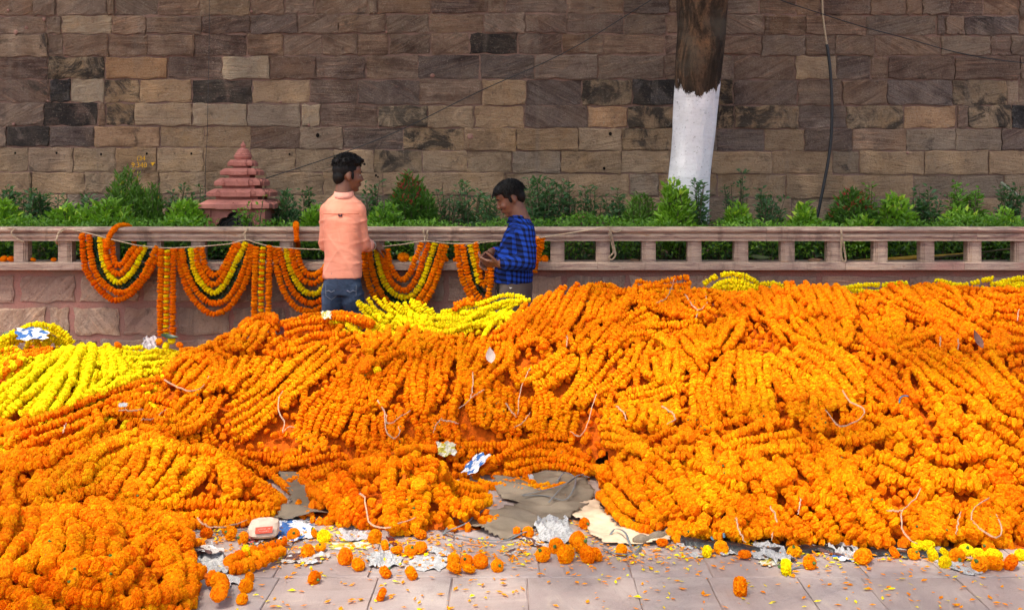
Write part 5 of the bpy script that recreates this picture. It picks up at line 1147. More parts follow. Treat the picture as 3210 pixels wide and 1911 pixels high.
# third tier
B('long bright amber garlands over the shoulder of the third tier', 'amber', 8, [[(2412, 1105), (2440, 1150), (2490, 1174), (2545, 1188), (2552, 1250), (2560, 1312)], [(2512, 1078), (2590, 1122), (2640, 1180), (2690, 1235), (2702, 1285)], [(2580, 1068), (2640, 1110), (2684, 1162), (2700, 1210)]], rk=1.08)
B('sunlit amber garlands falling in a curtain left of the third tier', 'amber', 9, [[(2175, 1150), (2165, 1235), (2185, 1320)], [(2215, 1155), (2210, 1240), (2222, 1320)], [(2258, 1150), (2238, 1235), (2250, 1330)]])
B('amber garlands falling in a curtain under the third tier', 'amber', 12, [[(2282, 1108), (2262, 1200), (2282, 1310)], [(2340, 1098), (2345, 1200), (2340, 1312)], [(2398, 1112), (2415, 1215), (2425, 1300)]])
B('amber garlands falling under the bent long garland of the third tier', 'amber', 9, [[(2440, 1165), (2462, 1230), (2480, 1310)], [(2500, 1185), (2510, 1250), (2520, 1320)], [(2552, 1190), (2580, 1250), (2600, 1300)]])
B('amber garlands slanting right under the third tier', 'amber', 7, [[(2535, 1130), (2570, 1200), (2602, 1255)], [(2600, 1140), (2640, 1210), (2670, 1270)]])
B('deep orange garlands in a flat sheaf right of the third tier', 'deep', 11, [[(2692, 1108), (2760, 1160), (2822, 1228), (2865, 1275)], [(2695, 1150), (2750, 1208), (2802, 1260), (2852, 1305)], [(2705, 1205), (2750, 1255), (2800, 1300)]])
B('orange garlands in a broad flat sheaf at the right', 'o', 16, [[(2790, 1102), (2850, 1160), (2890, 1225), (2930, 1275)], [(2850, 1098), (2925, 1140), (2990, 1192), (3042, 1235)], [(2930, 1100), (3010, 1150), (3070, 1205), (3120, 1265)], [(3005, 1108), (3085, 1168), (3142, 1238), (3185, 1292)], [(3100, 1118), (3162, 1178), (3215, 1250)]])
B('short loose garlands under the blue strap', 'o', 6, [[(2720, 1285), (2790, 1292), (2850, 1318)], [(2640, 1320), (2700, 1322), (2740, 1350)], [(2620, 1345), (2680, 1352), (2740, 1372)]], amp=1.6)
B('amber garlands curling below the blue strap', 'amber', 4, [[(2850, 1300), (2805, 1326), (2768, 1355)], [(2880, 1330), (2840, 1350), (2820, 1385)]], rk=1.1)
B('amber garlands bunched at the right edge of the third tier', 'amber', 5, [[(3120, 1258), (3155, 1285), (3240, 1330)], [(3150, 1240), (3190, 1265), (3250, 1290)]])
# front right mound
B('garland arched over the left horn of the front right mound', 'amber', 2, [[(1942, 1448), (1968, 1410), (2012, 1410), (2046, 1440)]], rk=1.05)
B('bright amber garlands slanting down the left of the front right mound', 'amber', 9, [[(1938, 1460), (1960, 1520), (2020, 1578), (2080, 1640)], [(1980, 1440), (2030, 1502), (2085, 1562), (2140, 1630)], [(2050, 1440), (2095, 1500), (2145, 1555), (2190, 1610)]], single=True)
B('amber garlands slanting down the middle of the front right mound', 'amber', 9, [[(2110, 1440), (2140, 1500), (2185, 1560), (2230, 1620)], [(2172, 1380), (2192, 1440), (2206, 1505), (2256, 1562), (2310, 1620)], [(2230, 1400), (2245, 1470), (2275, 1530), (2340, 1600)]], rk=1.05)
B('garlands along the left foot of the front right mound', 'amber', 6, [[(1876, 1558), (1930, 1618), (1985, 1660), (2050, 1682)], [(1898, 1518), (1960, 1590), (2015, 1640), (2085, 1684)]], single=True)
B('garland knotted on the crest of the front right mound', 'amber', 4, [[(2085, 1402), (2130, 1386), (2182, 1392)], [(2048, 1424), (2100, 1440), (2160, 1440)]])
B('thick amber garlands level along the crest of the front right mound', 'amber', 7, [[(2250, 1388), (2325, 1360), (2405, 1344), (2485, 1346)], [(2250, 1424), (2350, 1412), (2445, 1392), (2520, 1380)], [(2270, 1452), (2350, 1440), (2440, 1425), (2520, 1420)]], rk=1.05)
B('loosely twisted garlands in the middle of the front right mound', 'o', 11, [[(2240, 1500), (2320, 1480), (2400, 1460)], [(2300, 1520), (2370, 1500), (2450, 1490), (2530, 1500)], [(2300, 1470), (2360, 1500), (2390, 1550)], [(2430, 1430), (2470, 1480), (2500, 1530)], [(2480, 1400), (2540, 1450), (2580, 1520)]], amp=2.0, rk=1.05)
B('orange garlands dropping to the foot of the front right mound', 'o', 9, [[(2260, 1545), (2290, 1600), (2290, 1660)], [(2330, 1560), (2360, 1615), (2360, 1670)], [(2400, 1510), (2440, 1560), (2430, 1620), (2400, 1660)]], rk=1.05)
B('thick orange garlands slanting to the black sheet below the crest', 'o', 8, [[(2470, 1530), (2525, 1610), (2575, 1690)], [(2520, 1520), (2590, 1600), (2640, 1690)], [(2570, 1515), (2630, 1590), (2680, 1655), (2705, 1715)]], rk=1.08)
B('garland ends along the left part of the black sheet', 'o', 7, [[(2120, 1640), (2150, 1665), (2180, 1685)], [(2200, 1630), (2230, 1665), (2250, 1690)], [(2290, 1645), (2330, 1680), (2380, 1695)]], amp=1.5, rk=1.05)
B('garland clumps right above the black sheet', 'o', 7, [[(2400, 1650), (2440, 1675), (2480, 1700)], [(2440, 1610), (2480, 1650), (2520, 1700)], [(2680, 1680), (2730, 1705), (2790, 1712)]], amp=1.5, rk=1.05)
B('orange garlands twisted down the right centre of the front mound', 'o', 10, [[(2600, 1400), (2625, 1470), (2660, 1540)], [(2660, 1440), (2690, 1500), (2720, 1560)], [(2560, 1420), (2600, 1500), (2640, 1560)], [(2620, 1555), (2682, 1640), (2715, 1705)]], amp=1.7, rk=1.05)
B('short thick garlands reaching the black sheet at right centre', 'o', 7, [[(2695, 1560), (2722, 1615), (2755, 1665), (2785, 1708)], [(2650, 1570), (2690, 1630), (2730, 1690)], [(2730, 1540), (2770, 1600), (2800, 1660)]], rk=1.05)
B('amber garlands slanting to the twine at the right of the front mound', 'amber', 7, [[(2685, 1440), (2750, 1490), (2840, 1540), (2895, 1590)], [(2745, 1428), (2805, 1462), (2880, 1502), (2912, 1565)]], rk=1.1)
B('garlands level along the upper right of the front mound', 'amber', 5, [[(2600, 1385), (2700, 1388), (2790, 1362), (2842, 1370), (2885, 1425), (2905, 1455)], [(2640, 1350), (2700, 1368), (2770, 1352), (2820, 1344)]], rk=1.08)
B('long amber garland curling to a level end at the right', 'amber', 6, [[(2846, 1440), (2900, 1492), (2975, 1532), (3075, 1540)], [(2900, 1450), (2980, 1495), (3050, 1515), (3100, 1500)]], rk=1.1)
B('two garlands bowed side by side at the right', 'o', 4, [[(2866, 1368), (2930, 1412), (3000, 1424), (3062, 1400)], [(2906, 1428), (2970, 1462), (3040, 1454), (3094, 1428)]], rk=1.05)
B('thick bright garlands slanting down the right edge of the front mound', 'amber', 8, [[(2930, 1245), (2965, 1330), (3055, 1392), (3140, 1452), (3215, 1505)], [(2985, 1238), (3050, 1330), (3130, 1402), (3235, 1462)], [(3060, 1228), (3132, 1320), (3240, 1400)]], rk=1.2)
B('garlands gathered in a tied knot left of the right corner', 'o', 9, [[(2925, 1575), (2895, 1625), (2880, 1690)], [(2985, 1580), (2960, 1640), (2940, 1700)], [(2840, 1590), (2850, 1640), (2860, 1700)]], rk=1.05)
B('garlands gathered in a big tied knot at the right corner', 'o', 11, [[(3050, 1575), (3030, 1640), (3030, 1705)], [(3110, 1560), (3100, 1640), (3090, 1715)], [(3180, 1505), (3175, 1600), (3150, 1700)], [(3060, 1560), (3130, 1590), (3170, 1640)]], rk=1.05)
B('orange garlands running off the right edge near the front', 'deep', 7, [[(3100, 1450), (3140, 1540), (3190, 1605), (3230, 1650)], [(3150, 1470), (3190, 1540), (3250, 1600)], [(3180, 1640), (3210, 1680), (3250, 1720)]])
# the small pile in front
B('tail of orange garlands left of the small front pile', 'deep', 3, [[(868, 1500), (930, 1484), (1000, 1472), (1095, 1452)], [(900, 1520), (960, 1508), (1030, 1492)]], rk=1.0)
B('orange garlands over the back of the small front pile', 'o', 6, [[(1060, 1462), (1150, 1462), (1230, 1442), (1335, 1420)], [(1090, 1480), (1180, 1488), (1270, 1470), (1360, 1450)]], rk=1.0, single=True)
B('garlands down the left side of the small front pile', 'o', 7, [[(946, 1508), (1000, 1558), (1038, 1602), (1060, 1645)], [(1000, 1490), (1050, 1556), (1085, 1610), (1120, 1655)], [(1060, 1480), (1110, 1545), (1150, 1605), (1190, 1658)]], single=True)
B('bright garlands down the middle of the small front pile', 'amber', 8, [[(1200, 1462), (1192, 1540), (1206, 1610), (1230, 1668)], [(1290, 1432), (1272, 1505), (1256, 1580), (1262, 1665)], [(1362, 1440), (1332, 1520), (1336, 1600), (1320, 1672)]], single=True)
B('garlands along the right side of the small front pile', 'o', 6, [[(1380, 1450), (1420, 1510), (1470, 1545), (1520, 1545)], [(1380, 1490), (1430, 1560), (1490, 1592), (1552, 1582)], [(1370, 1540), (1400, 1590), (1370, 1640)]], single=True)
B('single garland stretched over the sacking right of the small pile', 'o', 2, [[(1440, 1500), (1500, 1538), (1590, 1532), (1680, 1548), (1775, 1532)], [(1570, 1522), (1620, 1512), (1670, 1528)]], rk=.95, single=True)
B('short garland at the foot of the dark hollow', 'o', 2, [[(1818, 1484), (1870, 1474), (1915, 1500)]], rk=1.1)
B('orange garland lying in two rows by the crumpled newspaper', 'o', 3, [[(715, 1782), (770, 1752), (830, 1730), (905, 1712)], [(720, 1812), (790, 1788), (850, 1770), (905, 1752)]], rk=.9, single=True)
# loose tied ends: knots of flowers with green stems
def knots():
    pts = [(890, 1262, 30), (930, 1378, 42), (992, 1392, 34), (1222, 1302, 36), (1240, 1368, 38), (1382, 1332, 34), (1484, 1200, 34), (1662, 1188, 36), (1545, 1290, 42), (1655, 1322, 44), (1935, 1300, 52), (2060, 1312, 54), (2158, 1344, 26), (2222, 1344, 26),
           (2395, 1328, 40), (2622, 1258, 26), (2300, 1652, 34), (2400, 1618, 46), (2130, 1672, 34), (2900, 1645, 46), (3080, 1640, 52), (2992, 1066, 26), (1772, 1068, 26), (2148, 940, 46), (2212, 1092, 26), (612, 1232, 24), (640, 1335, 28), (1290, 1580, 42),
           (180, 1745, 46), (330, 1800, 46), (240, 1820, 40), (430, 1545, 36), (2280, 1480, 40), (2620, 1470, 40), (2700, 1580, 36), (1450, 1440, 40), (1750, 1450, 40), (1180, 1440, 36), (2985, 1680, 36), (2560, 1330, 36), (1140, 1182, 28)]
    for (x, y, r) in pts:
        best = min(BUNDLES, key=lambda b: min(min((e[0] - x) ** 2 + (e[1] - y) ** 2 for e in en) for en in b[1]))
        t, ends, kind = best; inv = np.array(t.location); fl = Flowers(); gr = MB()
        for i in range(int(9 + r * .22)):
            a, q = rng.uniform(0, 6.28), math.sqrt(rng.uniform()) * r
            p = hit(x + q * math.cos(a), y + q * math.sin(a) * .8); rad = RADF(p[1]) * rng.uniform(.85, 1.05)
            c = p + np.array([0, -rad * .5, rad * rng.uniform(.6, 1.6)]); dirn = np.array([rng.normal() * .7, -.8, rng.normal() * .5 + .4])
            fl.add(MIDF, c - inv, rand_rot(dirn, .3), np.array([rad, rad, rad * 1.1]), hue(kind if kind != 'amber' else 'o'))
            if rng.uniform() < .3:
                d = dirn / np.linalg.norm(dirn); g = Vector(c - inv + d * rad * .55); gr.tube([g, g + Vector(d) * rad * .35], [rad * .28, rad * .12], 5)
        tag(obj('tied_end', fl.mesh('tied_end'), t), None, None, None, 'stuff')
        if gr.v: gr.build('stem', M['calyx'], t)
knots()
TW = [[(1185, 1267), (1210, 1310), (1222, 1340), (1290, 1297)], [(1208, 1310), (1210, 1360), (1235, 1387), (1255, 1370), (1250, 1348)], [(890, 1240), (878, 1262), (877, 1300), (895, 1340), (890, 1368), (908, 1350), (926, 1352)], [(1385, 1325), (1366, 1348), (1360, 1368)], [(1385, 1330), (1440, 1339)],
      [(1482, 1180), (1482, 1220), (1475, 1260), (1440, 1292)], [(1475, 1260), (1518, 1234)], [(1662, 1168), (1650, 1190), (1630, 1240), (1623, 1312)], [(1585, 1275), (1600, 1300), (1620, 1320)], [(1660, 1308), (1640, 1335), (1612, 1352)], [(1867, 1250), (1850, 1300), (1838, 1350), (1812, 1380), (1788, 1362)],
      [(1930, 1287), (1950, 1305), (1962, 1332)], [(2070, 1287), (2100, 1308), (2112, 1330), (2088, 1342)], [(2112, 885), (2100, 920), (2085, 950), (2055, 960)], [(2145, 935), (2160, 960), (2185, 985), (2210, 966), (2208, 930)], [(2185, 985), (2178, 1012)], [(1775, 1065), (1778, 1080), (1775, 1098)],
      [(2635, 1242), (2655, 1275), (2690, 1290), (2702, 1310), (2685, 1332), (2655, 1346), (2622, 1352), (2604, 1330), (2580, 1300)], [(2300, 1640), (2310, 1680), (2328, 1716)], [(2405, 1605), (2426, 1640), (2415, 1690), (2412, 1712)], [(2875, 1550), (2860, 1580), (2820, 1615), (2814, 1660), (2830, 1700), (2862, 1720)],
      [(2820, 1620), (2768, 1616)], [(3090, 1580), (3040, 1610), (3034, 1650), (3060, 1676), (3100, 1700), (3126, 1688), (3120, 1650), (3108, 1628)], [(518, 1204), (560, 1225), (605, 1240), (640, 1225), (660, 1190)], [(450, 1330), (490, 1326), (526, 1294)], [(1130, 1562), (1146, 1582), (1155, 1640), (1172, 1664), (1212, 1672), (1250, 1658), (1316, 1632)],
      [(625, 1640), (650, 1662), (700, 1670), (780, 1646)], [(206, 1372), (214, 1344)], [(380, 1300), (430, 1302), (456, 1296)], [(2995, 1066), (2996, 1090), (2994, 1110)], [(3185, 985), (3180, 1020)], [(2940, 1070), (2940, 1100)], [(2500, 1575), (2500, 1600), (2494, 1630)], [(3000, 1620), (2990, 1660), (2985, 1690)]]
for pl in TW:
    x, y = pl[0]; best = min(BUNDLES, key=lambda b: min(min((e[0] - x) ** 2 + (e[1] - y) ** 2 for e in en) for en in b[1]))
    t = best[0]; inv = Vector(t.location); pts = []
    q = np.array(pl, float); q = np.array([tuple(v)[:2] for v in smooth_path([(a, b, 0) for a, b in q], 16)])
    for (a, b) in q:
        p = hit(a, b); e = RADF(p[1]); pts.append(Vector(p) + Vector((0, -e * 1.7, e * 1.6)) - inv + Vector(rng.normal(0, .002, 3)))
    mb = MB(); mb.tube(pts, .0019, 5); mb.tube([p + Vector((.0025, 0, .0035)) for p in pts[:-2]], .0015, 4); mb.build('twine', M['twine'], t, True)

# ---------------------------------------------------------------- the crown of the tree, overhead and out of frame: spread and gapped to leave sun only on chosen patches of the heap
GAPS = [(2150, 1190, .42), (1980, 1250, .34), (2480, 1110, .40), (2600, 1180, .30), (1700, 1190, .30), (1250, 1560, .30), (1280, 1470, .25), (700, 1510, .32), (560, 1540, .30), (330, 1630, .32), (430, 1690, .28), (220, 1150, .48), (330, 1190, .4), (80, 1330, .35), (2020, 1560, .34), (1920, 1650, .30),
        (3030, 1330, .36), (3120, 1260, .3), (700, 1290, .28), (1700, 960, .3), (1250, 1850, .30), (1520, 1900, .3), (2900, 1480, .25), (1350, 1000, .4), (900, 1200, .22), (2700, 960, .35), (2950, 1010, .35), (3150, 980, .35), (2420, 960, .3), (2250, 1480, .3), (2650, 1560, .3), (1000, 1040, .3), (1150, 1240, .25), (1550, 1110, .25), (110, 1045, .35), (420, 1110, .3), (600, 1180, .25), (1000, 1290, .22), (850, 1330, .22), (1250, 1250, .22)]
gp = []
for x, y, r in GAPS: q = hit(x, y); gp.append((q[0], q[1], q[2], r))
gp = np.array(gp); sd = np.array(SUN_DIR)
n = 17000; C = np.stack([rng.uniform(-6.5, 5.0, n), rng.uniform(-2.2, 8.2, n), rng.uniform(5.6, 7.2, n)], axis=1)
C[:, 2] += .8 - .02 * ((C[:, 0]) ** 2 + (C[:, 1] - 3.5) ** 2)
tt = (C[:, None, 2] - gp[None, :, 2]) / sd[2]; hx = C[:, None, 0] - sd[0] * tt - gp[None, :, 0]; hy = C[:, None, 1] - sd[1] * tt - gp[None, :, 1]
ok = (np.sqrt(hx ** 2 + hy ** 2) > gp[None, :, 3] * rng.uniform(.8, 1.25, (n, 1))).all(axis=1)
clump = np.sin(C[:, 0] * 2.1 + 1) * np.sin(C[:, 1] * 1.9 + 2) + .5 * np.sin(C[:, 0] * 4.3) * np.sin(C[:, 1] * 4.9 + 1) + rng.normal(0, .25, n) > -.62
clump = clump | (C[:, 1] > 5.3)
front = C[:, 1] - sd[1] / sd[2] * C[:, 2] < 4.75
C = C[ok & clump & (rng.uniform(0, 1, n) < np.where(front, .58, np.where(C[:, 1] > 5.3, 1, .85)))]; n = len(C)
crown = obj('crown', leaves_mesh('crown', C - np.array(tree.location), rng.normal(0, 1, (n, 3)) * np.array([1, 1, .35]), rng.uniform(.2, .34, n), rng.uniform(.10, .17, n), rng.uniform(0, .7, n), LM['mid']), tree)
# ---------------------------------------------------------------- the two men
def skin_mat():
    n = N('brown_skin'); v = n.coord(); a = n.noise(v, 22.0, 4.0, .6)
    c = n.ramp(a, [(.3, (0.135, 0.056, 0.031, 1)), (.7, (0.19, 0.082, 0.047, 1))])
    n.bump(n.noise(v, 300.0, 2.0, .5), .15, .001)
    return n.done(c, .45, .4, **{'Subsurface Weight': .08, 'Subsurface Radius': (.02, .008, .004)})
M['skin'] = skin_mat()
def hair_mat():
    n = N('black_hair'); v = n.coord(); a = n.noise(n.mapping(v, scale=(90, 90, 40)), 1.0, 4.0, .7)
    n.bump(a, .6, .004)
    return n.done(n.ramp(a, [(.3, (0.003, 0.0025, 0.0025, 1)), (.75, (0.010, 0.008, 0.007, 1))]), .6, .18)
M['hair'] = hair_mat()
M['eye_white'] = plain('eye_white', (0.6, 0.56, 0.5, 1), .3, .5, .05, 20, 0)
M['eye_dark'] = plain('eye_iris', (0.012, 0.007, 0.005, 1), .2, .5, .05, 20, 0)
M['lip'] = plain('lip', (0.13, 0.045, 0.035, 1), .45, .4, .15, 60, 0)
def cloth_mat(name, c1, c2, wr=.5):
    wr *= .6
    n = N(name); v = n.coord(); a = n.noise(n.mapping(v, scale=(5, 5, 2.4)), 1.0, 3.0, .55, 1.0); b = n.noise(v, 400.0, 2.0, .5); w2 = n.noise(n.mapping(v, scale=(4, 4, 16)), 1.0, 3.0, .55, .6)
    n.bump(n.math('ADD', n.math('ADD', a, n.math('MULTIPLY', w2, .55)), n.math('MULTIPLY', b, .03)), wr, .05)
    return n.done(n.ramp(n.noise(v, 6.0, 4.0, .6), [(.3, c1), (.7, c2)]), .85, .15)
M['salmon'] = cloth_mat('salmon_cotton', (0.74, 0.27, 0.17, 1), (0.82, 0.335, 0.225, 1), .45)
M['salmon_yoke'] = cloth_mat('pale_salmon_cotton', (0.76, 0.33, 0.25, 1), (0.82, 0.38, 0.29, 1), .35)
M['seam'] = plain('salmon_seam', (0.52, 0.15, 0.09, 1), .9, .1, .1, 60, 0)
M['navy'] = plain('navy_loop', (0.02, 0.025, 0.05, 1), .8, .2, .2, 60, 0)
def denim():
    n = N('blue_denim'); v = n.coord(); a = n.noise(n.mapping(v, scale=(6, 6, 2)), 1.0, 4.0, .6); b = n.noise(n.mapping(v, scale=(500, 500, 120)), 1.0, 2.0, .6); z = n.sep(v)[2]
    c = n.ramp(a, [(.3, (0.022, 0.034, 0.062, 1)), (.55, (0.045, 0.066, 0.11, 1)), (.75, (0.095, 0.13, 0.20, 1))])
    n.bump(n.math('ADD', n.noise(n.mapping(v, scale=(9, 9, 14)), 1.0, 3.0, .55, .8), n.math('MULTIPLY', b, .1)), .5, .03)
    return n.done(c, .85, .15)
M['denim'] = denim()
M['stitch'] = plain('pale_stitching', (0.22, 0.24, 0.30, 1), .8, .2, .1, 60, 0)
M['khaki'] = cloth_mat('brown_trousers', (0.085, 0.062, 0.052, 1), (0.115, 0.088, 0.074, 1), .4)
M['leather'] = plain('dark_sandal', (0.03, 0.02, 0.015, 1), .6, .3, .3, 40, 0)
def plaid():
    n = N('blue_black_check'); v = n.coord(); s = n.sep(v); a = n.noise(n.mapping(v, scale=(5, 5, 3)), 1.0, 3.0, .55, 1.0); w2 = n.noise(n.mapping(v, scale=(5, 5, 15)), 1.0, 3.0, .55, .6)
    ang = n.math('ADD', s[0], n.math('ADD', n.math('MULTIPLY', s[1], .9), n.math('MULTIPLY', a, .03))); zz = n.math('ADD', s[2], n.math('ADD', n.math('MULTIPLY', s[0], .12), n.math('MULTIPLY', a, .02)))
    band = lambda x, per: n.math('GREATER_THAN', n.math('FRACT', n.math('DIVIDE', x, per)), .54)
    b1, b2 = band(ang, .034), band(zz, .034)
    both = n.math('MULTIPLY', b1, b2); one = n.math('MAXIMUM', b1, b2)
    c = n.mix(one, (0.012, 0.052, 0.36, 1), (0.007, 0.022, 0.13, 1)); c = n.mix(both, c, (0.004, 0.006, 0.02, 1))
    n.bump(n.math('ADD', a, n.math('MULTIPLY', w2, .5)), .45, .05)
    return n.done(c, .85, .12)
M['plaid'] = plaid()
M['wrist_band'] = plain('red_thread_band', (0.35, 0.02, 0.015, 1), .8, .2, .2, 60, 0)
M['steel'] = plain('steel_bangle', (0.55, 0.52, 0.45, 1), .25, .8, .1, 60, 0)
def rc(mb, a, b, ra, rb, n=14):
    """round-ended tapering limb"""
    a, b = Vector(a), Vector(b); L = (b - a).length; k = 6; pts = []; rs = []
    for i in range(k): t = math.pi / 2 * i / k; pts.append(a - (b - a).normalized() * ra * math.cos(t)); rs.append(max(ra * math.sin(t), .0004))
    for i in range(7): pts.append(a.lerp(b, i / 6)); rs.append(ra + (rb - ra) * i / 6)
    for i in range(1, k + 1): t = math.pi / 2 * i / k; pts.append(b + (b - a).normalized() * rb * math.sin(t)); rs.append(max(rb * math.cos(t), .0004))
    mb.tube(pts, rs, n)
def rings(mb, R, n=24, power=2.3):
    """stack of superellipse rings (cx, cy, z, rx, ry, twist)"""
    out = []
    for cx, cy, z, rx, ry, tw in R:
        r = []
        for j in range(n):
            q = 2 * math.pi * j / n; c, s = math.cos(q), math.sin(q)
            x = rx * math.copysign(abs(c) ** (2 / power), c); y = ry * math.copysign(abs(s) ** (2 / power), s)
            r.append((cx + x * math.cos(tw) - y * math.sin(tw), cy + x * math.sin(tw) + y * math.cos(tw), z))
        out.append(r)
    mb.loft(out)
def head_shapes(mb, T):
    """a head facing +x in its own frame, placed by the matrix T; chin to crown 0.225 m"""
    R = T.to_3x3()
    E = lambda c, r, rot=None: mb.ellipsoid(T @ Vector(c), r, R @ rot if rot else R)
    E((-.008, 0, .030), (.092, .073, .082)); E((.028, 0, -.012), (.066, .063, .085)); E((.036, 0, -.058), (.048, .050, .048)); E((.066, 0, -.096), (.019, .024, .016))
    E((.050, 0, .040), (.044, .058, .045)); E((.081, 0, .022), (.012, .046, .010)); E((.066, .034, -.026), (.026, .022, .020)); E((.066, -.034, -.026), (.026, .022, .020))
    rc(mb, T @ Vector((.086, 0, .012)), T @ Vector((.104, 0, -.026)), .0085, .0125); E((.098, .011, -.030), (.011, .008, .007)); E((.098, -.011, -.030), (.011, .008, .007))
    E((.087, 0, -.056), (.011, .024, .0065)); E((.085, 0, -.068), (.011, .021, .007))
    rc(mb, T @ Vector((-.01, 0, -.072)), T @ Vector((.055, 0, -.092)), .045, .022)
    for s in (-1, 1):
        E((-.010, s * .073, -.008), (.018, .0085, .031), Matrix.Rotation(s * .25, 3, 'Z')); E((-.004, s * .070, -.033), (.009, .008, .010))
def face_details(T, parent, closed=False):
    R = T.to_3x3(); rq = lambda: R.to_euler()
    for s in (-1, 1):
        if not closed:
          mb = MB(); mb.ellipsoid(T @ Vector((.0735, s * .031, .002)), (.010, .012, .0055 if not closed else .003), R); mb.build('eye', M['eye_white'], parent, True)
        if not closed:
          mb = MB(); mb.ellipsoid(T @ Vector((.0812, s * .031, .001 if not closed else -.004)), (.0036, .006, .006 if not closed else .003), R); mb.build('iris', M['eye_dark'], parent, True)
        mb = MB(); mb.tube([T @ Vector((.091, s * .012, .023)), T @ Vector((.091, s * .030, .028)), T @ Vector((.080, s * .050, .021))], [.003, .0042, .0015], 6); mb.build('eyebrow', M['hair'], parent, True)
    mb = MB(); mb.ellipsoid(T @ Vector((.0945, 0, -.0565)), (.0055, .020, .0042), R); mb.ellipsoid(T @ Vector((.0925, 0, -.0665)), (.006, .017, .0045), R); mb.build('lips', M['lip'], parent, True)
def hand_shapes(mb, wrist, fwd, palm, curl, size=1.0, spread=.1, thumb_side=1):
    """a hand from the wrist: fwd = towards the knuckles, palm = palm normal; curl in radians per joint"""
    f = Vector(fwd).normalized(); p = Vector(palm); p = (p - f * p.dot(f)).normalized(); s = f.cross(p) * thumb_side; w = Vector(wrist); k = size
    for q in (-.5, -.17, .17, .5):
        rc(mb, w + s * q * .034 * k, w + f * .082 * k + s * q * .064 * k, .0135 * k, .0115 * k, 10)
    L = [(.042, .026, .020), (.047, .030, .022), (.044, .027, .021), (.033, .021, .018)]
    for i, q in enumerate((.5, .17, -.17, -.5)):
        a = w + f * .084 * k + s * q * .066 * k; d = (f + s * q * spread).normalized(); r = .0085 * k * (1 if i < 3 else .88)
        for j, l in enumerate(L[i]):
            ang = curl[min(i, len(curl) - 1)] * (1.0 if j == 0 else 1.15)
            ax = d.cross(p).normalized(); d = Matrix.Rotation(ang, 3, ax) @ d; b = a + d * l * k; rc(mb, a, b, r, r * .9, 10); a = b; r *= .9; p2 = p
    a = w + f * .022 * k + s * .026 * k; d = (f * .75 + s * .75 + p * .35).normalized(); r = .0115 * k
    for l, bend in ((.036, 0), (.030, .35), (.024, .35)):
        d = (d + (f * .55 + p * .4 - s * .35) * bend).normalized(); b = a + d * l * k; rc(mb, a, b, r, r * .88, 10); a = b; r *= .88
def wrinkle(amp, sx=8., sz=20., seed=0.):
    def f(co):
        x, y, z = co[:, 0], co[:, 1], co[:, 2]
        return amp * (np.sin(sz * z + 5 * x + seed + 2.2 * np.sin(7 * x + 3 * z + seed)) * .6 + np.sin(sx * 3 * x + 9 * y - 11 * z + 1.7 * seed + 2 * np.sin(9 * z)) * .5 + .5 * np.sin(37 * z - 19 * x + 13 * y + seed))
    return f
def creases(amp, seed, hem=.9, arm=1.33):
    """sharp cloth folds: slanting from the armpits, level at the waist and running down the back"""
    def f(co):
        x, y, z = co[:, 0], co[:, 1], co[:, 2]
        w1 = 1 - np.abs(np.sin(15 * z + 7 * np.abs(x) + seed + 1.3 * np.sin(9 * x + 4 * z))); w2 = 1 - np.abs(np.sin(17 * x + 3.5 * z + 2.0 * np.sin(5 * z + seed) + seed)); w3 = 1 - np.abs(np.sin(24 * z - 11 * x + seed * 2 + 1.5 * np.sin(11 * x)))
        low = np.clip((1.2 - z) / .3, .25, 1); wa = np.clip((np.abs(x) - .07) / .05, 0, 1)
        return amp * (1.0 * w1 ** 5 * low + .8 * w2 ** 4 * np.clip((1.3 - z) / .2, .1, 1) + .8 * w3 ** 5 * (.3 + wa)) + .0012 * np.sin(31 * z + 17 * x + seed)
    return f
DP = 7.0
# ---- man in the salmon shirt: seen from behind, face turned to the right
m1 = thing('person', 'young man in a salmon shirt and jeans seen from behind, face turned right', 'person', ((1075 - XC) / F * DP, DP, 0))
hT = Matrix.Translation((.028, .01, 1.572)) @ Matrix.Rotation(math.radians(24), 4, 'Z') @ Matrix.Rotation(math.radians(2), 4, 'Y') @ Matrix.Scale(.95, 4)
mb = MB(); head_shapes(mb, hT)
rc(mb, (.008, .005, 1.53), (.0, .0, 1.40), .052, .060)
rings(mb, [(0, 0, .86, .112, .085, 0), (0, 0, .98, .105, .08, 0), (0, 0, 1.2, .110, .085, 0), (0, 0, 1.34, .100, .072, 0), (0, 0, 1.41, .08, .06, 0)])
rc(mb, (.098, .0, 1.335), (.122, .04, 1.12), .042, .034); rc(mb, (.122, .04, 1.12), (.172, .17, 1.105), .034, .024)
rc(mb, (-.098, .0, 1.335), (-.122, .06, 1.12), .042, .034); rc(mb, (-.122, .06, 1.12), (-.05, .23, 1.10), .034, .024)
hand_shapes(mb, (.172, .175, 1.105), (.55, .75, -.12), (-.6, .3, -.75), (.5, .55, .6, .65), .95, .1, -1)
hand_shapes(mb, (-.05, .235, 1.10), (.5, .8, -.05), (.2, .1, -1), (.5, .55, .6, .65), .95, .1, 1)
for s in (-1, 1):
    rc(mb, (s * .056, .0, .86), (s * .080, -.005, .47), .060, .048); rc(mb, (s * .082, -.005, .47), (s * .088, .02, .09), .050, .034)
    rc(mb, (s * .088, .0, .035), (s * .10, .16, .025), .034, .022)
b1 = remeshed('body', mb, .0055, M['skin'], m1, 4)
face_details(hT, m1)
mb = MB()
rings(mb, [(0, 0, .908, .126, .100, 0), (0, 0, .945, .124, .098, 0), (0, 0, 1.04, .118, .094, 0), (0, 0, 1.18, .124, .100, 0), (0, 0, 1.29, .128, .100, 0), (0, 0, 1.35, .118, .088, 0), (.0, .0, 1.395, .088, .072, 0), (.003, .0, 1.43, .062, .056, 0)], 28, 2.15)
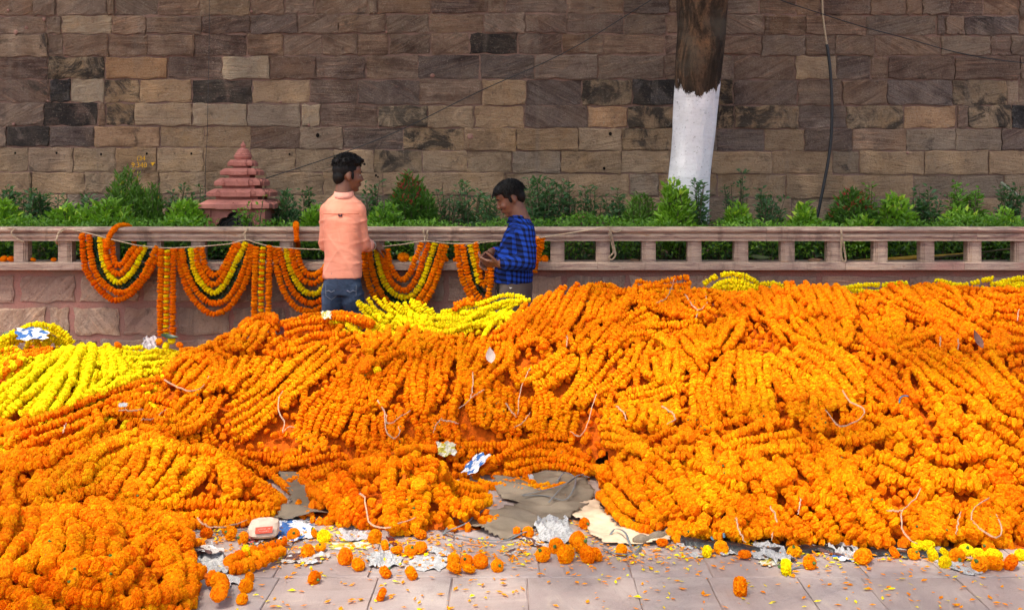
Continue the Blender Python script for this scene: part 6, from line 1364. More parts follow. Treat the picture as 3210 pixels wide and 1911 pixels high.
rc(mb, (.098, .0, 1.345), (.122, .04, 1.115), .053, .044); rc(mb, (.122, .04, 1.12), (.150, .10, 1.112), .043, .040)
rc(mb, (-.098, .0, 1.345), (-.122, .06, 1.115), .053, .044); rc(mb, (-.122, .06, 1.12), (-.10, .13, 1.11), .043, .040)
for s in (-1, 1): rc(mb, (s * .02, .0, 1.425), (s * .098, .0, 1.352), .046, .046)
sh1 = remeshed('shirt', mb, .007, M['salmon'], m1, 5, creases(.0075, .4))
mb = MB(); q = [(-.115, -.074, 1.325), (-.08, -.089, 1.325), (-.03, -.096, 1.325), (.03, -.096, 1.325), (.08, -.089, 1.325), (.115, -.074, 1.325)]; mb.tube(smooth_path(q, 16), .0024, 5); mb.build('yoke_seam', M['seam'], m1, True)
mb = MB(); mb.box(-.012, .009, -.105, -.090, 1.308, 1.315); mb.box(-.012, -.008, -.105, -.09, 1.308, 1.326); mb.box(.005, .009, -.105, -.09, 1.308, 1.326); mb.build('back_loop', M['navy'], m1)
mb = MB()
for k in range(2):
    r0 = .066 if k == 0 else .072
mb.loft([[(.006 + (.060 + .010 * t) * math.cos(a), .0 + (.056 + .010 * t) * math.sin(a), 1.472 - .042 * t + .012 * math.sin(a)) for a in [2 * math.pi * j / 24 for j in range(24)]] for t in (0, .12, .5, 1)] + [[(.006 + (.054 + .010 * t) * math.cos(a), .0 + (.050 + .010 * t) * math.sin(a), 1.472 - .042 * t + .012 * math.sin(a)) for a in [2 * math.pi * j / 24 for j in range(24)]] for t in (1, .5, .12, 0)], False)
mb.build('collar', M['salmon_yoke'], m1, True)
for (a, b) in (((.138, .075, 1.115), (.155, .115, 1.110)), ((-.112, .10, 1.112), (-.094, .142, 1.108))):
    mb = MB(); a, b = Vector(a), Vector(b); mb.tube([a, a.lerp(b, .1), a.lerp(b, .9), b], [.041, .045, .044, .039], 16); mb.build('rolled_cuff', M['salmon_yoke'], m1, True)
mb = MB(); c = Vector((.166, .155, 1.106)); ax = Vector((.35, .93, -.06)).normalized(); u = ax.orthogonal().normalized(); v_ = ax.cross(u); mb.tube([c + (u * math.cos(a) + v_ * math.sin(a)) * .032 for a in np.linspace(0, 2 * math.pi, 25)], .0022, 6, False); mb.build('bangle', M['steel'], m1, True)
mb = MB()
rings(mb, [(0, 0, .80, .112, .096, 0), (0, 0, .87, .118, .098, 0), (0, 0, .95, .114, .090, 0)], 24)
for s in (-1, 1):
    rc(mb, (s * .056, -.018, .85), (s * .062, -.015, .74), .072, .070); rc(mb, (s * .062, .0, .80), (s * .080, -.005, .46), .074, .058); rc(mb, (s * .082, -.005, .46), (s * .088, .015, .10), .058, .050)
remeshed('jeans', mb, .007, M['denim'], m1, 4, creases(.006, 1.3))
mb = MB()
for s in (-1, 1):
    for dz in (0, .004):
        mb.tube([(s * .096, -.082, .825 + dz), (s * .078, -.090, .832 + dz), (s * .060, -.094, .822 + dz), (s * .042, -.094, .832 + dz), (s * .026, -.090, .826 + dz)], .0016, 4)
    mb.tube([(s * .098, -.080, .868), (s * .097, -.080, .80), (s * .060, -.090, .775), (s * .026, -.088, .80), (s * .024, -.090, .868)], .0014, 4)
mb.build('pocket_stitching', M['stitch'], m1, True)
for s in (-1, 1):
    mb = MB(); mb.ellipsoid((s * .095, .09, .012), (.05, .13, .012)); mb.tube([(s * .095 - .045, .10, .02), (s * .095, .10, .055), (s * .095 + .045, .10, .02)], .008, 6); mb.build('sandal', M['leather'], m1, True)
# hair: short at the back and sides, thick and curly on top
def hair(T, seed, lumps, mb, R=(.096, .079, .09), base=(-.012, 0, .034), fr=.02):
    r_ = np.random.default_rng(seed)
    for i in range(lumps):
        z = r_.uniform(-.25, 1); a = r_.uniform(0, 6.28); s = math.sqrt(max(0, 1 - z * z)); d = Vector((s * math.cos(a), s * math.sin(a), z))
        yield d, r_
mb = MB(); R3 = hT.to_3x3()
mb.ellipsoid(hT @ Vector((-.014, 0, .040)), (.094, .0765, .084), R3)
mb.ellipsoid(hT @ Vector((.000, 0, .085)), (.092, .074, .052), R3); mb.ellipsoid(hT @ Vector((.045, 0, .094)), (.052, .062, .036), R3)
mb.ellipsoid(hT @ Vector((-.058, 0, -.010)), (.044, .062, .060), R3)
r_ = np.random.default_rng(5)
for i in range(230):
    z = r_.uniform(.15, 1); a = r_.uniform(0, 6.28); s = math.sqrt(1 - z * z); c = Vector((-.002 + .098 * s * math.cos(a), .076 * s * math.sin(a), .072 + .068 * z))
    if c.x > .07: c.z += .012
    rr = r_.uniform(.007, .013); mb.ellipsoid(hT @ c, (rr, rr, rr), None, 8, 6)
for i in range(26):
    c = Vector((.088 + r_.uniform(-.02, .018), r_.uniform(-.055, .055), .085 + r_.uniform(-.02, .03))); rr = r_.uniform(.007, .012); mb.ellipsoid(hT @ c, (rr, rr, rr), None, 8, 6)
h1 = remeshed('hair', mb, .0045, M['hair'], m1, 2)
mb = MB()
for i in range(900):                               # loose curls
    z = r_.uniform(-.05, 1); a = r_.uniform(0, 6.28); s = math.sqrt(1 - z * z); c = Vector((-.004 + .104 * s * math.cos(a), .081 * s * math.sin(a), .066 + .082 * z))
    if z < .2 and c.x > .02: continue
    q0 = r_.uniform(0, 6.28); rr = r_.uniform(.006, .011); e1 = Vector(r_.normal(0, 1, 3)).normalized(); e2 = e1.orthogonal().normalized()
    mb.tube([hT @ (c + e1 * rr * math.cos(q0 + t) + e2 * rr * math.sin(q0 + t) + Vector((0, 0, .002 * t))) for t in np.linspace(0, 3.6, 6)], [.0016, .0018, .0018, .0016, .0013, .0007], 3, False)
mb.build('curls', M['hair'], m1)
mb = MB()
for s in (-1, 1): mb.ellipsoid(hT @ Vector((.018, s * .069, -.002)), (.010, .006, .026), R3)
mb.build('sideburns', M['hair'], m1, True)
# ---- man in the blue checked shirt: side view facing left, head bowed over his hands
m2 = thing('person', 'man in a blue checked shirt facing left, head bowed over his hands', 'person', ((1610 - XC) / F * DP, DP - .05, 0))
hT = Matrix.Translation((-.018, -.01, 1.425)) @ Matrix.Rotation(math.radians(188), 4, 'Z') @ Matrix.Rotation(math.radians(24), 4, 'Y') @ Matrix.Scale(.95, 4)
mb = MB(); head_shapes(mb, hT)
rc(mb, (.012, -.005, 1.38), (.055, 0, 1.25), .055, .068)
rings(mb, [(.0, 0, .80, .095, .135, 0), (.0, 0, .95, .092, .13, 0), (.02, 0, 1.1, .10, .14, 0), (.04, 0, 1.2, .095, .145, 0), (.05, 0, 1.28, .06, .08, 0)])
L = dict(sh=(.070, -.150, 1.205), el=(.085, -.19, 1.035), wr=(-.085, -.175, 1.015)); Rr = dict(sh=(.05, .15, 1.21), el=(-.035, .17, 1.035), wr=(-.145, .04, 1.075))
for A in (L, Rr): rc(mb, A['sh'], A['el'], .050, .042); rc(mb, A['el'], A['wr'], .040, .027)
hand_shapes(mb, L['wr'], (-.95, .05, .05), (.1, .55, .8), (.45, .5, .55, .6), 1.0, .1, -1)
hand_shapes(mb, Rr['wr'], (-.55, -.35, -.72), (.55, -.6, -.2), (.4, .5, .6, .65), 1.0, .1, 1)
for s in (-1, 1):
    rc(mb, (.0, s * .075, .82), (-.01 + s * .02, s * .085, .45), .078, .054); rc(mb, (-.01 + s * .02, s * .085, .45), (.0 + s * .03, s * .09, .09), .052, .036)
    rc(mb, (.02 + s * .03, s * .09, .035), (-.13 + s * .03, s * .10, .025), .034, .022)
remeshed('body', mb, .0055, M['skin'], m2, 4)
face_details(hT, m2, True)
mb = MB(); mb.ellipsoid(hT @ Vector((.092, 0, -.047)), (.006, .022, .0045), hT.to_3x3()); mb.build('moustache', M['hair'], m2, True)
mb = MB()
rings(mb, [(-.004, 0, .885, .128, .160, 0), (-.004, 0, .93, .124, .158, 0), (.006, 0, 1.02, .120, .155, 0), (.022, 0, 1.11, .116, .162, 0), (.040, 0, 1.19, .104, .168, 0), (.048, 0, 1.235, .088, .150, 0), (.046, 0, 1.27, .070, .105, 0), (.040, 0, 1.295, .062, .078, 0)], 28)
rc(mb, L['sh'], L['el'], .068, .060); rc(mb, L['el'], (-.045, -.178, 1.018), .058, .044)
rc(mb, Rr['sh'], Rr['el'], .068, .058); rc(mb, Rr['el'], (-.118, .07, 1.066), .056, .042)
sh2 = remeshed('shirt', mb, .007, M['plaid'], m2, 5, creases(.0065, 2.2))
for o_, c in ((sh2, None),):
    pass
mb = MB(); mb.loft([[(.028 + (.060 + .012 * t) * math.cos(a), (.060 + .014 * t) * math.sin(a), 1.325 - .045 * t + .018 * math.cos(a)) for a in [2 * math.pi * j / 24 for j in range(24)]] for t in (0, .12, .5, 1)] + [[(.028 + (.054 + .012 * t) * math.cos(a), (.054 + .014 * t) * math.sin(a), 1.325 - .045 * t + .018 * math.cos(a)) for a in [2 * math.pi * j / 24 for j in range(24)]] for t in (1, .5, .12, 0)], False); mb.build('collar', M['plaid'], m2, True)
mb = MB(); c = Vector(Rr['wr']); a0 = (Vector(Rr['wr']) - Vector(Rr['el'])).normalized(); mb.tube([c - a0 * .022, c - a0 * .010], [.032, .031], 14); mb.build('red_cuff_band', M['wrist_band'], m2, True)
mb = MB()
rings(mb, [(.0, 0, .76, .118, .160, 0), (.0, 0, .85, .122, .162, 0), (.0, 0, .93, .112, .150, 0)], 24)
for s in (-1, 1):
    rc(mb, (.0, s * .078, .80), (-.01 + s * .02, s * .088, .45), .090, .066); rc(mb, (-.01 + s * .02, s * .088, .45), (s * .03, s * .09, .08), .064, .056)
remeshed('trousers', mb, .007, M['khaki'], m2, 4, wrinkle(.003, 9, 24, 3.1))
mb = MB(); mb.tube([(-.098, -.118, .885), (-.104, -.125, .86), (-.098, -.135, .82)], [.006, .009, .003], 8); mb.build('pocket_opening', M['hair'], m2, True)
mb = MB(); mb.add([(-.03, -.1685, .868), (-.015, -.170, .862), (-.008, -.170, .866), (-.02, -.170, .858)], [(0, 1, 2), (0, 3, 1)]); mb.build('paint_speck', M['eye_white'], m2)
for s in (-1, 1):
    mb = MB(); mb.ellipsoid((-.05 + s * .03, s * .095, .012), (.13, .05, .012)); mb.tube([(-.06 + s * .03, s * .095 - .045, .02), (-.06 + s * .03, s * .095, .055), (-.06 + s * .03, s * .095 + .045, .02)], .008, 6); mb.build('sandal', M['leather'], m2, True)
mb = MB(); R3 = hT.to_3x3()
mb.ellipsoid(hT @ Vector((-.014, 0, .042)), (.097, .0785, .088), R3); mb.ellipsoid(hT @ Vector((.020, 0, .074)), (.078, .072, .050), R3); mb.ellipsoid(hT @ Vector((-.056, 0, -.006)), (.046, .064, .058), R3); mb.ellipsoid(hT @ Vector((.066, 0, .072)), (.034, .060, .026), R3)
r_ = np.random.default_rng(9)
for i in range(60):
    z = r_.uniform(.0, 1); a = r_.uniform(0, 6.28); s = math.sqrt(1 - z * z); c = Vector((-.006 + .093 * s * math.cos(a), .075 * s * math.sin(a), .050 + .074 * z)); rr = r_.uniform(.004, .006)
    d = Vector((r_.normal(), r_.normal(), r_.normal() * .4)).normalized() * .014; rc(mb, hT @ (c - d), hT @ (c + d), rr, rr * .6, 8)
remeshed('hair', mb, .0045, M['hair'], m2, 3)
mb = MB()
for i in range(900):                               # combed strands
    z = r_.uniform(-.1, 1); a = r_.uniform(0, 6.28); s = math.sqrt(1 - z * z); d = Vector((math.cos(a) * s * .103, math.sin(a) * s * .083, .048 + z * .086)); d.x -= .006
    if z < .25 and d.x > .03: continue
    dn = Vector((d.x * .35 + .02, d.y * .6, -.045 - .03 * (1 - z))).normalized() * r_.uniform(.02, .04); up = Vector((d.x, d.y * 1.3, d.z - .03)).normalized()
    mb.tube([hT @ (d + dn * t + up * (.006 * math.sin(t * 2.2)) + Vector(r_.normal(0, .0012, 3))) for t in (0, .33, .66, 1)], [.0012, .0018, .0016, .0006], 3, False)
mb.build('hair_strands', M['hair'], m2)
mb = MB()
for s in (-1, 1): mb.ellipsoid(hT @ Vector((.016, s * .070, .000)), (.011, .006, .026), R3)
mb.build('sideburns', M['hair'], m2, True)
# ---------------------------------------------------------------- rope and hanging garlands
DG = 7.285
def W(px, py, d=DG): return P(px, py, d)
mb = MB()
RP = [(207, 716), (260, 727), (300, 737), (345, 749), (400, 762), (440, 770), (520, 777), (600, 774), (660, 770), (725, 763), (770, 752), (800, 760), (850, 772), (930, 779), (1010, 782), (1090, 784), (1145, 783), (1190, 774), (1260, 766), (1332, 756), (1400, 762), (1470, 763), (1545, 757), (1620, 752), (1700, 744), (1790, 730), (1860, 719), (1905, 711)]
mb.tube(smooth_path([W(x, y, 7.262) for x, y in RP], 160), .0042, 6)
rope = mb.build('rope', M['rope'], None, True); tag(rope, 'long jute rope slung along the rail, carrying the hanging garlands', 'rope')
def tie(label, pts, r=.0035, d=7.305):
    mb = MB(); q = smooth_path([P(x, y, dd) for x, y, dd in pts], 40); mb.tube(q, r, 6); mb.tube([p + Vector((.006, -.003, .002)) for p in q[4:-6]], r * .8, 5)
    return tag(mb.build('rope_tie', M['rope'], None, True), label, 'rope', 'rope ties round the rail')
F_, B_ = 7.305, 7.52
tie('jute rope tied round the rail at the far left end', [(-10, 712, 7.4), (20, 716, 7.33), (45, 716, F_), (35, 728, F_), (40, 740, F_), (60, 752, F_), (75, 758, F_)])
tie('jute rope loop round the rail at the left end of the hanging garlands', [(214, 713, 7.4), (200, 716, 7.33), (185, 726, F_), (178, 742, F_), (174, 758, F_), (180, 766, 7.36), (176, 757, F_), (182, 735, F_), (207, 717, F_)])
tie('jute knot round the rail above the second swag', [(770, 752, 7.262), (768, 738, F_), (770, 722, F_), (782, 714, 7.36), (764, 713, 7.36), (772, 722, F_), (760, 736, F_), (750, 744, F_)])
tie('jute knot round the rail above the swag between the two men', [(1332, 756, 7.262), (1330, 742, F_), (1326, 724, F_), (1330, 714, 7.36), (1350, 714, 7.36), (1338, 726, F_), (1340, 742, F_), (1336, 756, F_)])
tie('thick jute knot with a long loose end hanging right of the man in blue', [(1905, 711, 7.3), (1930, 712, 7.36), (1945, 722, F_), (1925, 728, F_), (1910, 716, F_), (1916, 740, F_), (1922, 770, 7.33), (1928, 800, 7.33), (1915, 815, 7.33), (1908, 806, 7.33), (1922, 790, 7.33), (1916, 760, 7.33), (1908, 730, F_)], .0042)
tie('thin rope loop round the rail near the right-hand balusters', [(2634, 712, 7.36), (2636, 725, F_), (2637, 742, F_), (2636, 760, 7.31), (2636, 800, 7.325), (2642, 818, 7.325), (2650, 815, 7.325), (2645, 780, 7.325), (2640, 745, F_), (2638, 714, 7.33)], .003)
FEST = flower_mesh
RF = .0205
def hang(label, kind, pts, group, d=DG, alt=None, rad=RF, pitch=.50, name='hanging_garland'):
    path = np.array([tuple(v) for v in smooth_path([W(x, y, d - .006) for x, y in pts], 60)])
    c = path[0].copy(); t = thing(name, label, 'garland', tuple(c), group); t_ = np.array(t.location)
    path = path - t_; pp = resample(path, rad * 2 * pitch); T = np.gradient(pp, axis=0)
    mb = MB(); mb.tube([Vector(p) for p in pp[::2]], rad * .35, 5); mb.build('thread', THREADY if kind == 'y' else THREAD, t)
    h0 = hue(kind)
    for i, p in enumerate(pp):
        r = rad * rng.uniform(.88, 1.1); h = h0 * np.array([1, rng.uniform(.82, 1.18), 1])
        k2 = kind
        if alt:
            k2 = 'y' if i % 2 == 0 else 'deep'; h = hue(k2); r = rad * (.92 if k2 == 'y' else 1.0)
        flower_obj('marigold', p + rng.normal(0, .0012, 3), rand_rot(T[i] / np.linalg.norm(T[i]), .13), np.array([r, r, r * rng.uniform(.8, 1.0)]), np.clip(h, .002, 1), t)
    return t
def leaf_strand(label, pts, group, d=DG + .012):
    path = np.array([tuple(v) for v in smooth_path([W(x, y, d) for x, y in pts], 60)]); c = path[0].copy(); t = thing('leaf_garland', label, 'leaf garland', tuple(c), group)
    pp = resample(path - c, .012); T = np.gradient(pp, axis=0); C = []; D = []
    mb = MB(); mb.tube([Vector(p) for p in pp[::2]], .003, 4); mb.build('thread', M['calyx'], t)
    for i, p in enumerate(pp):
        for k in range(4):
            C.append(p + rng.normal(0, .004, 3)); tg = T[i] / np.linalg.norm(T[i]); s = np.cross(tg, [0, 1, 0]) * (1 if k % 2 else -1)
            D.append(tg * rng.uniform(-.2, .9) + s * rng.uniform(.3, 1) + np.array([0, -.3 * rng.uniform(), -.25]))
    n = len(C); obj('leaves', leaves_mesh('leaves', np.array(C), np.array(D), rng.uniform(.034, .058, n), rng.uniform(.018, .028, n), rng.uniform(0, .8, n) ** 1.5, LM['garland']), t)
    return t
GS_ = 'garlands of the hanging swags'
SW = [('leftmost swag', [
   ('outermost orange', 'deep', [(257, 735), (260, 790), (268, 840), (290, 880), (320, 915), (357, 941), (395, 930), (430, 902), (462, 862), (487, 820), (508, 784)]),
   ('second orange', 'deep', [(279, 738), (283, 790), (293, 840), (315, 880), (345, 905), (376, 917), (405, 910), (432, 886), (456, 850), (474, 810), (492, 776)]),
   ('yellow', 'y', [(315, 747), (318, 790), (328, 830), (345, 865), (368, 884), (390, 876), (415, 850), (435, 816), (455, 775)]),
   ('inner orange', 'deep', [(331, 752), (334, 800), (346, 840), (369, 860), (391, 846), (413, 816), (432, 790), (444, 778)]),
   ('innermost orange', 'deep', [(350, 756), (355, 800), (366, 830), (386, 826), (405, 796), (424, 772)])], [(297, 745), (302, 800), (311, 845), (336, 882), (366, 898), (400, 890), (426, 860), (446, 815), (462, 780)]),
 ('second swag from the left', [
   ('outermost orange', 'deep', [(553, 782), (565, 840), (580, 890), (604, 935), (634, 966), (660, 983), (690, 980), (720, 960), (750, 920), (771, 880), (785, 830), (794, 775)]),
   ('second orange', 'deep', [(570, 783), (580, 835), (597, 880), (620, 916), (650, 944), (680, 950), (710, 938), (736, 905), (756, 865), (773, 815), (786, 770)]),
   ('yellow', 'y', [(600, 783), (605, 830), (620, 872), (645, 902), (668, 918), (690, 906), (710, 880), (730, 842), (750, 800), (770, 763)]),
   ('inner orange', 'deep', [(616, 780), (622, 830), (640, 866), (664, 891), (690, 880), (706, 855), (721, 820), (736, 790), (752, 766)]),
   ('innermost orange', 'deep', [(633, 780), (638, 815), (651, 850), (673, 862), (695, 848), (712, 815), (727, 785), (736, 764)])], [(584, 785), (592, 840), (610, 890), (640, 926), (665, 940), (690, 930), (716, 905), (742, 860), (761, 810), (777, 766)]),
 ('swag behind the man in the salmon shirt', [
   ('outermost orange', 'deep', [(858, 778), (870, 850), (885, 902), (910, 945), (942, 970), (985, 974), (1040, 940), (1080, 880), (1104, 830), (1116, 790)]),
   ('second orange', 'deep', [(875, 780), (890, 840), (905, 886), (930, 926), (962, 948), (990, 948), (1030, 922), (1068, 870), (1100, 788)]),
   ('yellow', 'y', [(897, 782), (910, 840), (930, 886), (960, 916), (985, 921), (1015, 902), (1050, 850), (1086, 786)]),
   ('inner orange', 'deep', [(913, 782), (925, 836), (946, 872), (972, 887), (1000, 880), (1040, 832), (1074, 784)]),
   ('innermost orange', 'deep', [(930, 782), (940, 820), (960, 856), (986, 862), (1016, 840), (1060, 783)])], [(886, 785), (892, 825), (908, 872), (940, 922), (976, 942), (1010, 926), (1050, 872), (1092, 788)]),
 ('swag between the two men', [
   ('outermost orange', 'deep', [(1140, 790), (1146, 850), (1160, 900), (1185, 942), (1212, 966), (1250, 985), (1290, 978), (1336, 940), (1364, 885), (1382, 830), (1397, 772)]),
   ('second orange', 'deep', [(1159, 790), (1165, 840), (1180, 890), (1205, 935), (1230, 958), (1262, 970), (1300, 950), (1332, 910), (1356, 860), (1374, 805), (1385, 770)]),
   ('yellow', 'y', [(1180, 782), (1188, 830), (1205, 882), (1230, 916), (1260, 932), (1290, 926), (1316, 896), (1336, 846), (1350, 800), (1362, 765)]),
   ('inner orange', 'deep', [(1198, 785), (1206, 830), (1220, 872), (1245, 902), (1266, 911), (1290, 896), (1311, 860), (1326, 812), (1344, 764)]),
   ('innermost orange', 'deep', [(1214, 785), (1222, 830), (1240, 862), (1263, 877), (1285, 857), (1301, 815), (1322, 764)])], [(1171, 790), (1179, 850), (1195, 898), (1226, 937), (1260, 947), (1296, 936), (1324, 905), (1347, 850), (1362, 800), (1371, 766)]),
 ('half tied swag before the man in blue', [
   ('outermost orange', 'deep', [(1432, 770), (1440, 830), (1455, 890), (1480, 932), (1502, 952)]),
   ('second orange', 'deep', [(1450, 768), (1460, 830), (1475, 888), (1500, 930), (1516, 950)]),
   ('yellow', 'y', [(1475, 770), (1484, 810), (1494, 850), (1502, 882)]),
   ('inner orange', 'deep', [(1491, 764), (1499, 815), (1504, 860), (1513, 895), (1526, 880), (1531, 840)])], [(1466, 770), (1476, 835), (1492, 890), (1508, 920)])]
for nm, strands, lf in SW:
    leaf_strand('dark green leaf garland in the ' + nm, lf, GS_)
    for i, (s, k, pts) in enumerate(strands):
        hang('%s marigold garland of the %s' % (s, nm), k, pts, GS_, DG + (.0 if i % 2 == 0 else -.004))
for nm, xs_, y0, y1 in (('left', ((506, 502), (525, 521), (544, 541)), 785, 1048), ('right', ((804, 797), (824, 818), (845, 842)), 776, 1005)):
    hang('left orange strand of the %s straight hanging set' % nm, 'deep', [(xs_[0][0], y0), (xs_[0][1] + 1, (y0 + y1) / 2), (xs_[0][1], y1)], GS_, DG - .02)
    hang('middle strand with yellow flowers of the %s straight hanging set' % nm, 'deep', [(xs_[1][0], y0 + 2), (xs_[1][1] + 1, (y0 + y1) / 2), (xs_[1][1], y1 + 6)], GS_, DG - .022, alt=1)
    hang('right orange strand of the %s straight hanging set' % nm, 'deep', [(xs_[2][0], y0 - 2), (xs_[2][1] + 1, (y0 + y1) / 2), (xs_[2][1], y1 + 10)], GS_, DG - .02)
hang('orange garland held by the man in blue, hanging from his hands', 'deep', [(1536, 822), (1540, 860), (1536, 900), (1528, 940), (1512, 965)], GS_, 6.88)
for i, (a, lb) in enumerate([([(1700, 748), (1694, 780), (1682, 815), (1676, 850)], 'rightmost'), ([(1688, 748), (1682, 785), (1672, 820)], 'middle'), ([(1676, 750), (1670, 790), (1666, 822)], 'nearest the shirt')]):
    hang('short orange garland hanging behind the back of the man in blue, ' + lb, 'deep', a, GS_, DG - .004 * i)
# garlands thrown over the rail
def over_rail(label, pts):
    path = [P(x, y, d) for x, y, d in pts]; path = np.array([tuple(v) for v in smooth_path(path, 50)]); t = thing('rail_garland', label, 'garland', tuple(path[0]), 'garlands thrown over the rail'); pp = resample(path - path[0], .0185 * 1.0); T = np.gradient(pp, axis=0)
    mb = MB(); mb.tube([Vector(p) for p in pp[::2]], .007, 5); mb.build('thread', THREAD, t)
    for i, p in enumerate(pp): r = .0188 * rng.uniform(.9, 1.1); flower_obj('marigold', p, rand_rot(T[i] / np.linalg.norm(T[i]), .14), np.array([r, r, r * .95]), hue('deep'), t)
over_rail('orange garland thrown over the rail in an arch at the leftmost swag', [(420, 765, 7.56), (418, 735, 7.58), (406, 713, 7.52), (385, 707, 7.42), (366, 712, 7.33), (350, 728, 7.28), (340, 748, 7.26), (335, 775, 7.25)])
over_rail('short orange garland hung over the rail left of the man in the salmon shirt', [(934, 772, 7.56), (932, 735, 7.58), (930, 712, 7.52), (928, 702, 7.42), (928, 712, 7.31), (929, 730, 7.275), (930, 752, 7.26)])
# ---------------------------------------------------------------- loose marigolds
GL = 'loose marigolds'
def loose(px, py, wpx, k, label, z=0.0, base=None, gl=GL):
    p = gpt(px, py + wpx * .42, z); r = wpx / 2 / F * p.y; k = 'o' if k == 'deep' and rng.uniform() < .5 else ('amber' if k == 'o' and rng.uniform() < .4 else k)
    d = np.array([rng.normal() * .6, -.35 + rng.normal() * .3, rng.uniform(-.3, .9)])
    t = flower_obj('loose_marigold', (p.x, p.y, z + r * .82), rand_rot(d, .3), np.array([r * 1.0, r * 1.0, r * rng.uniform(.9, 1.15)]), hue(k), None, ball_mesh)
    tag(t, label, 'marigold', gl)
    g = MB(); dn = Vector(d).normalized() * -1 if rng.uniform() < .5 else Vector(d).normalized()
    if rng.uniform() < .6: return t
    g.tube([(0, 0, .70), (0, 0, 1.02)], [.26, .14], 6); o = g.build('calyx', M['calyx'], t)
    return t
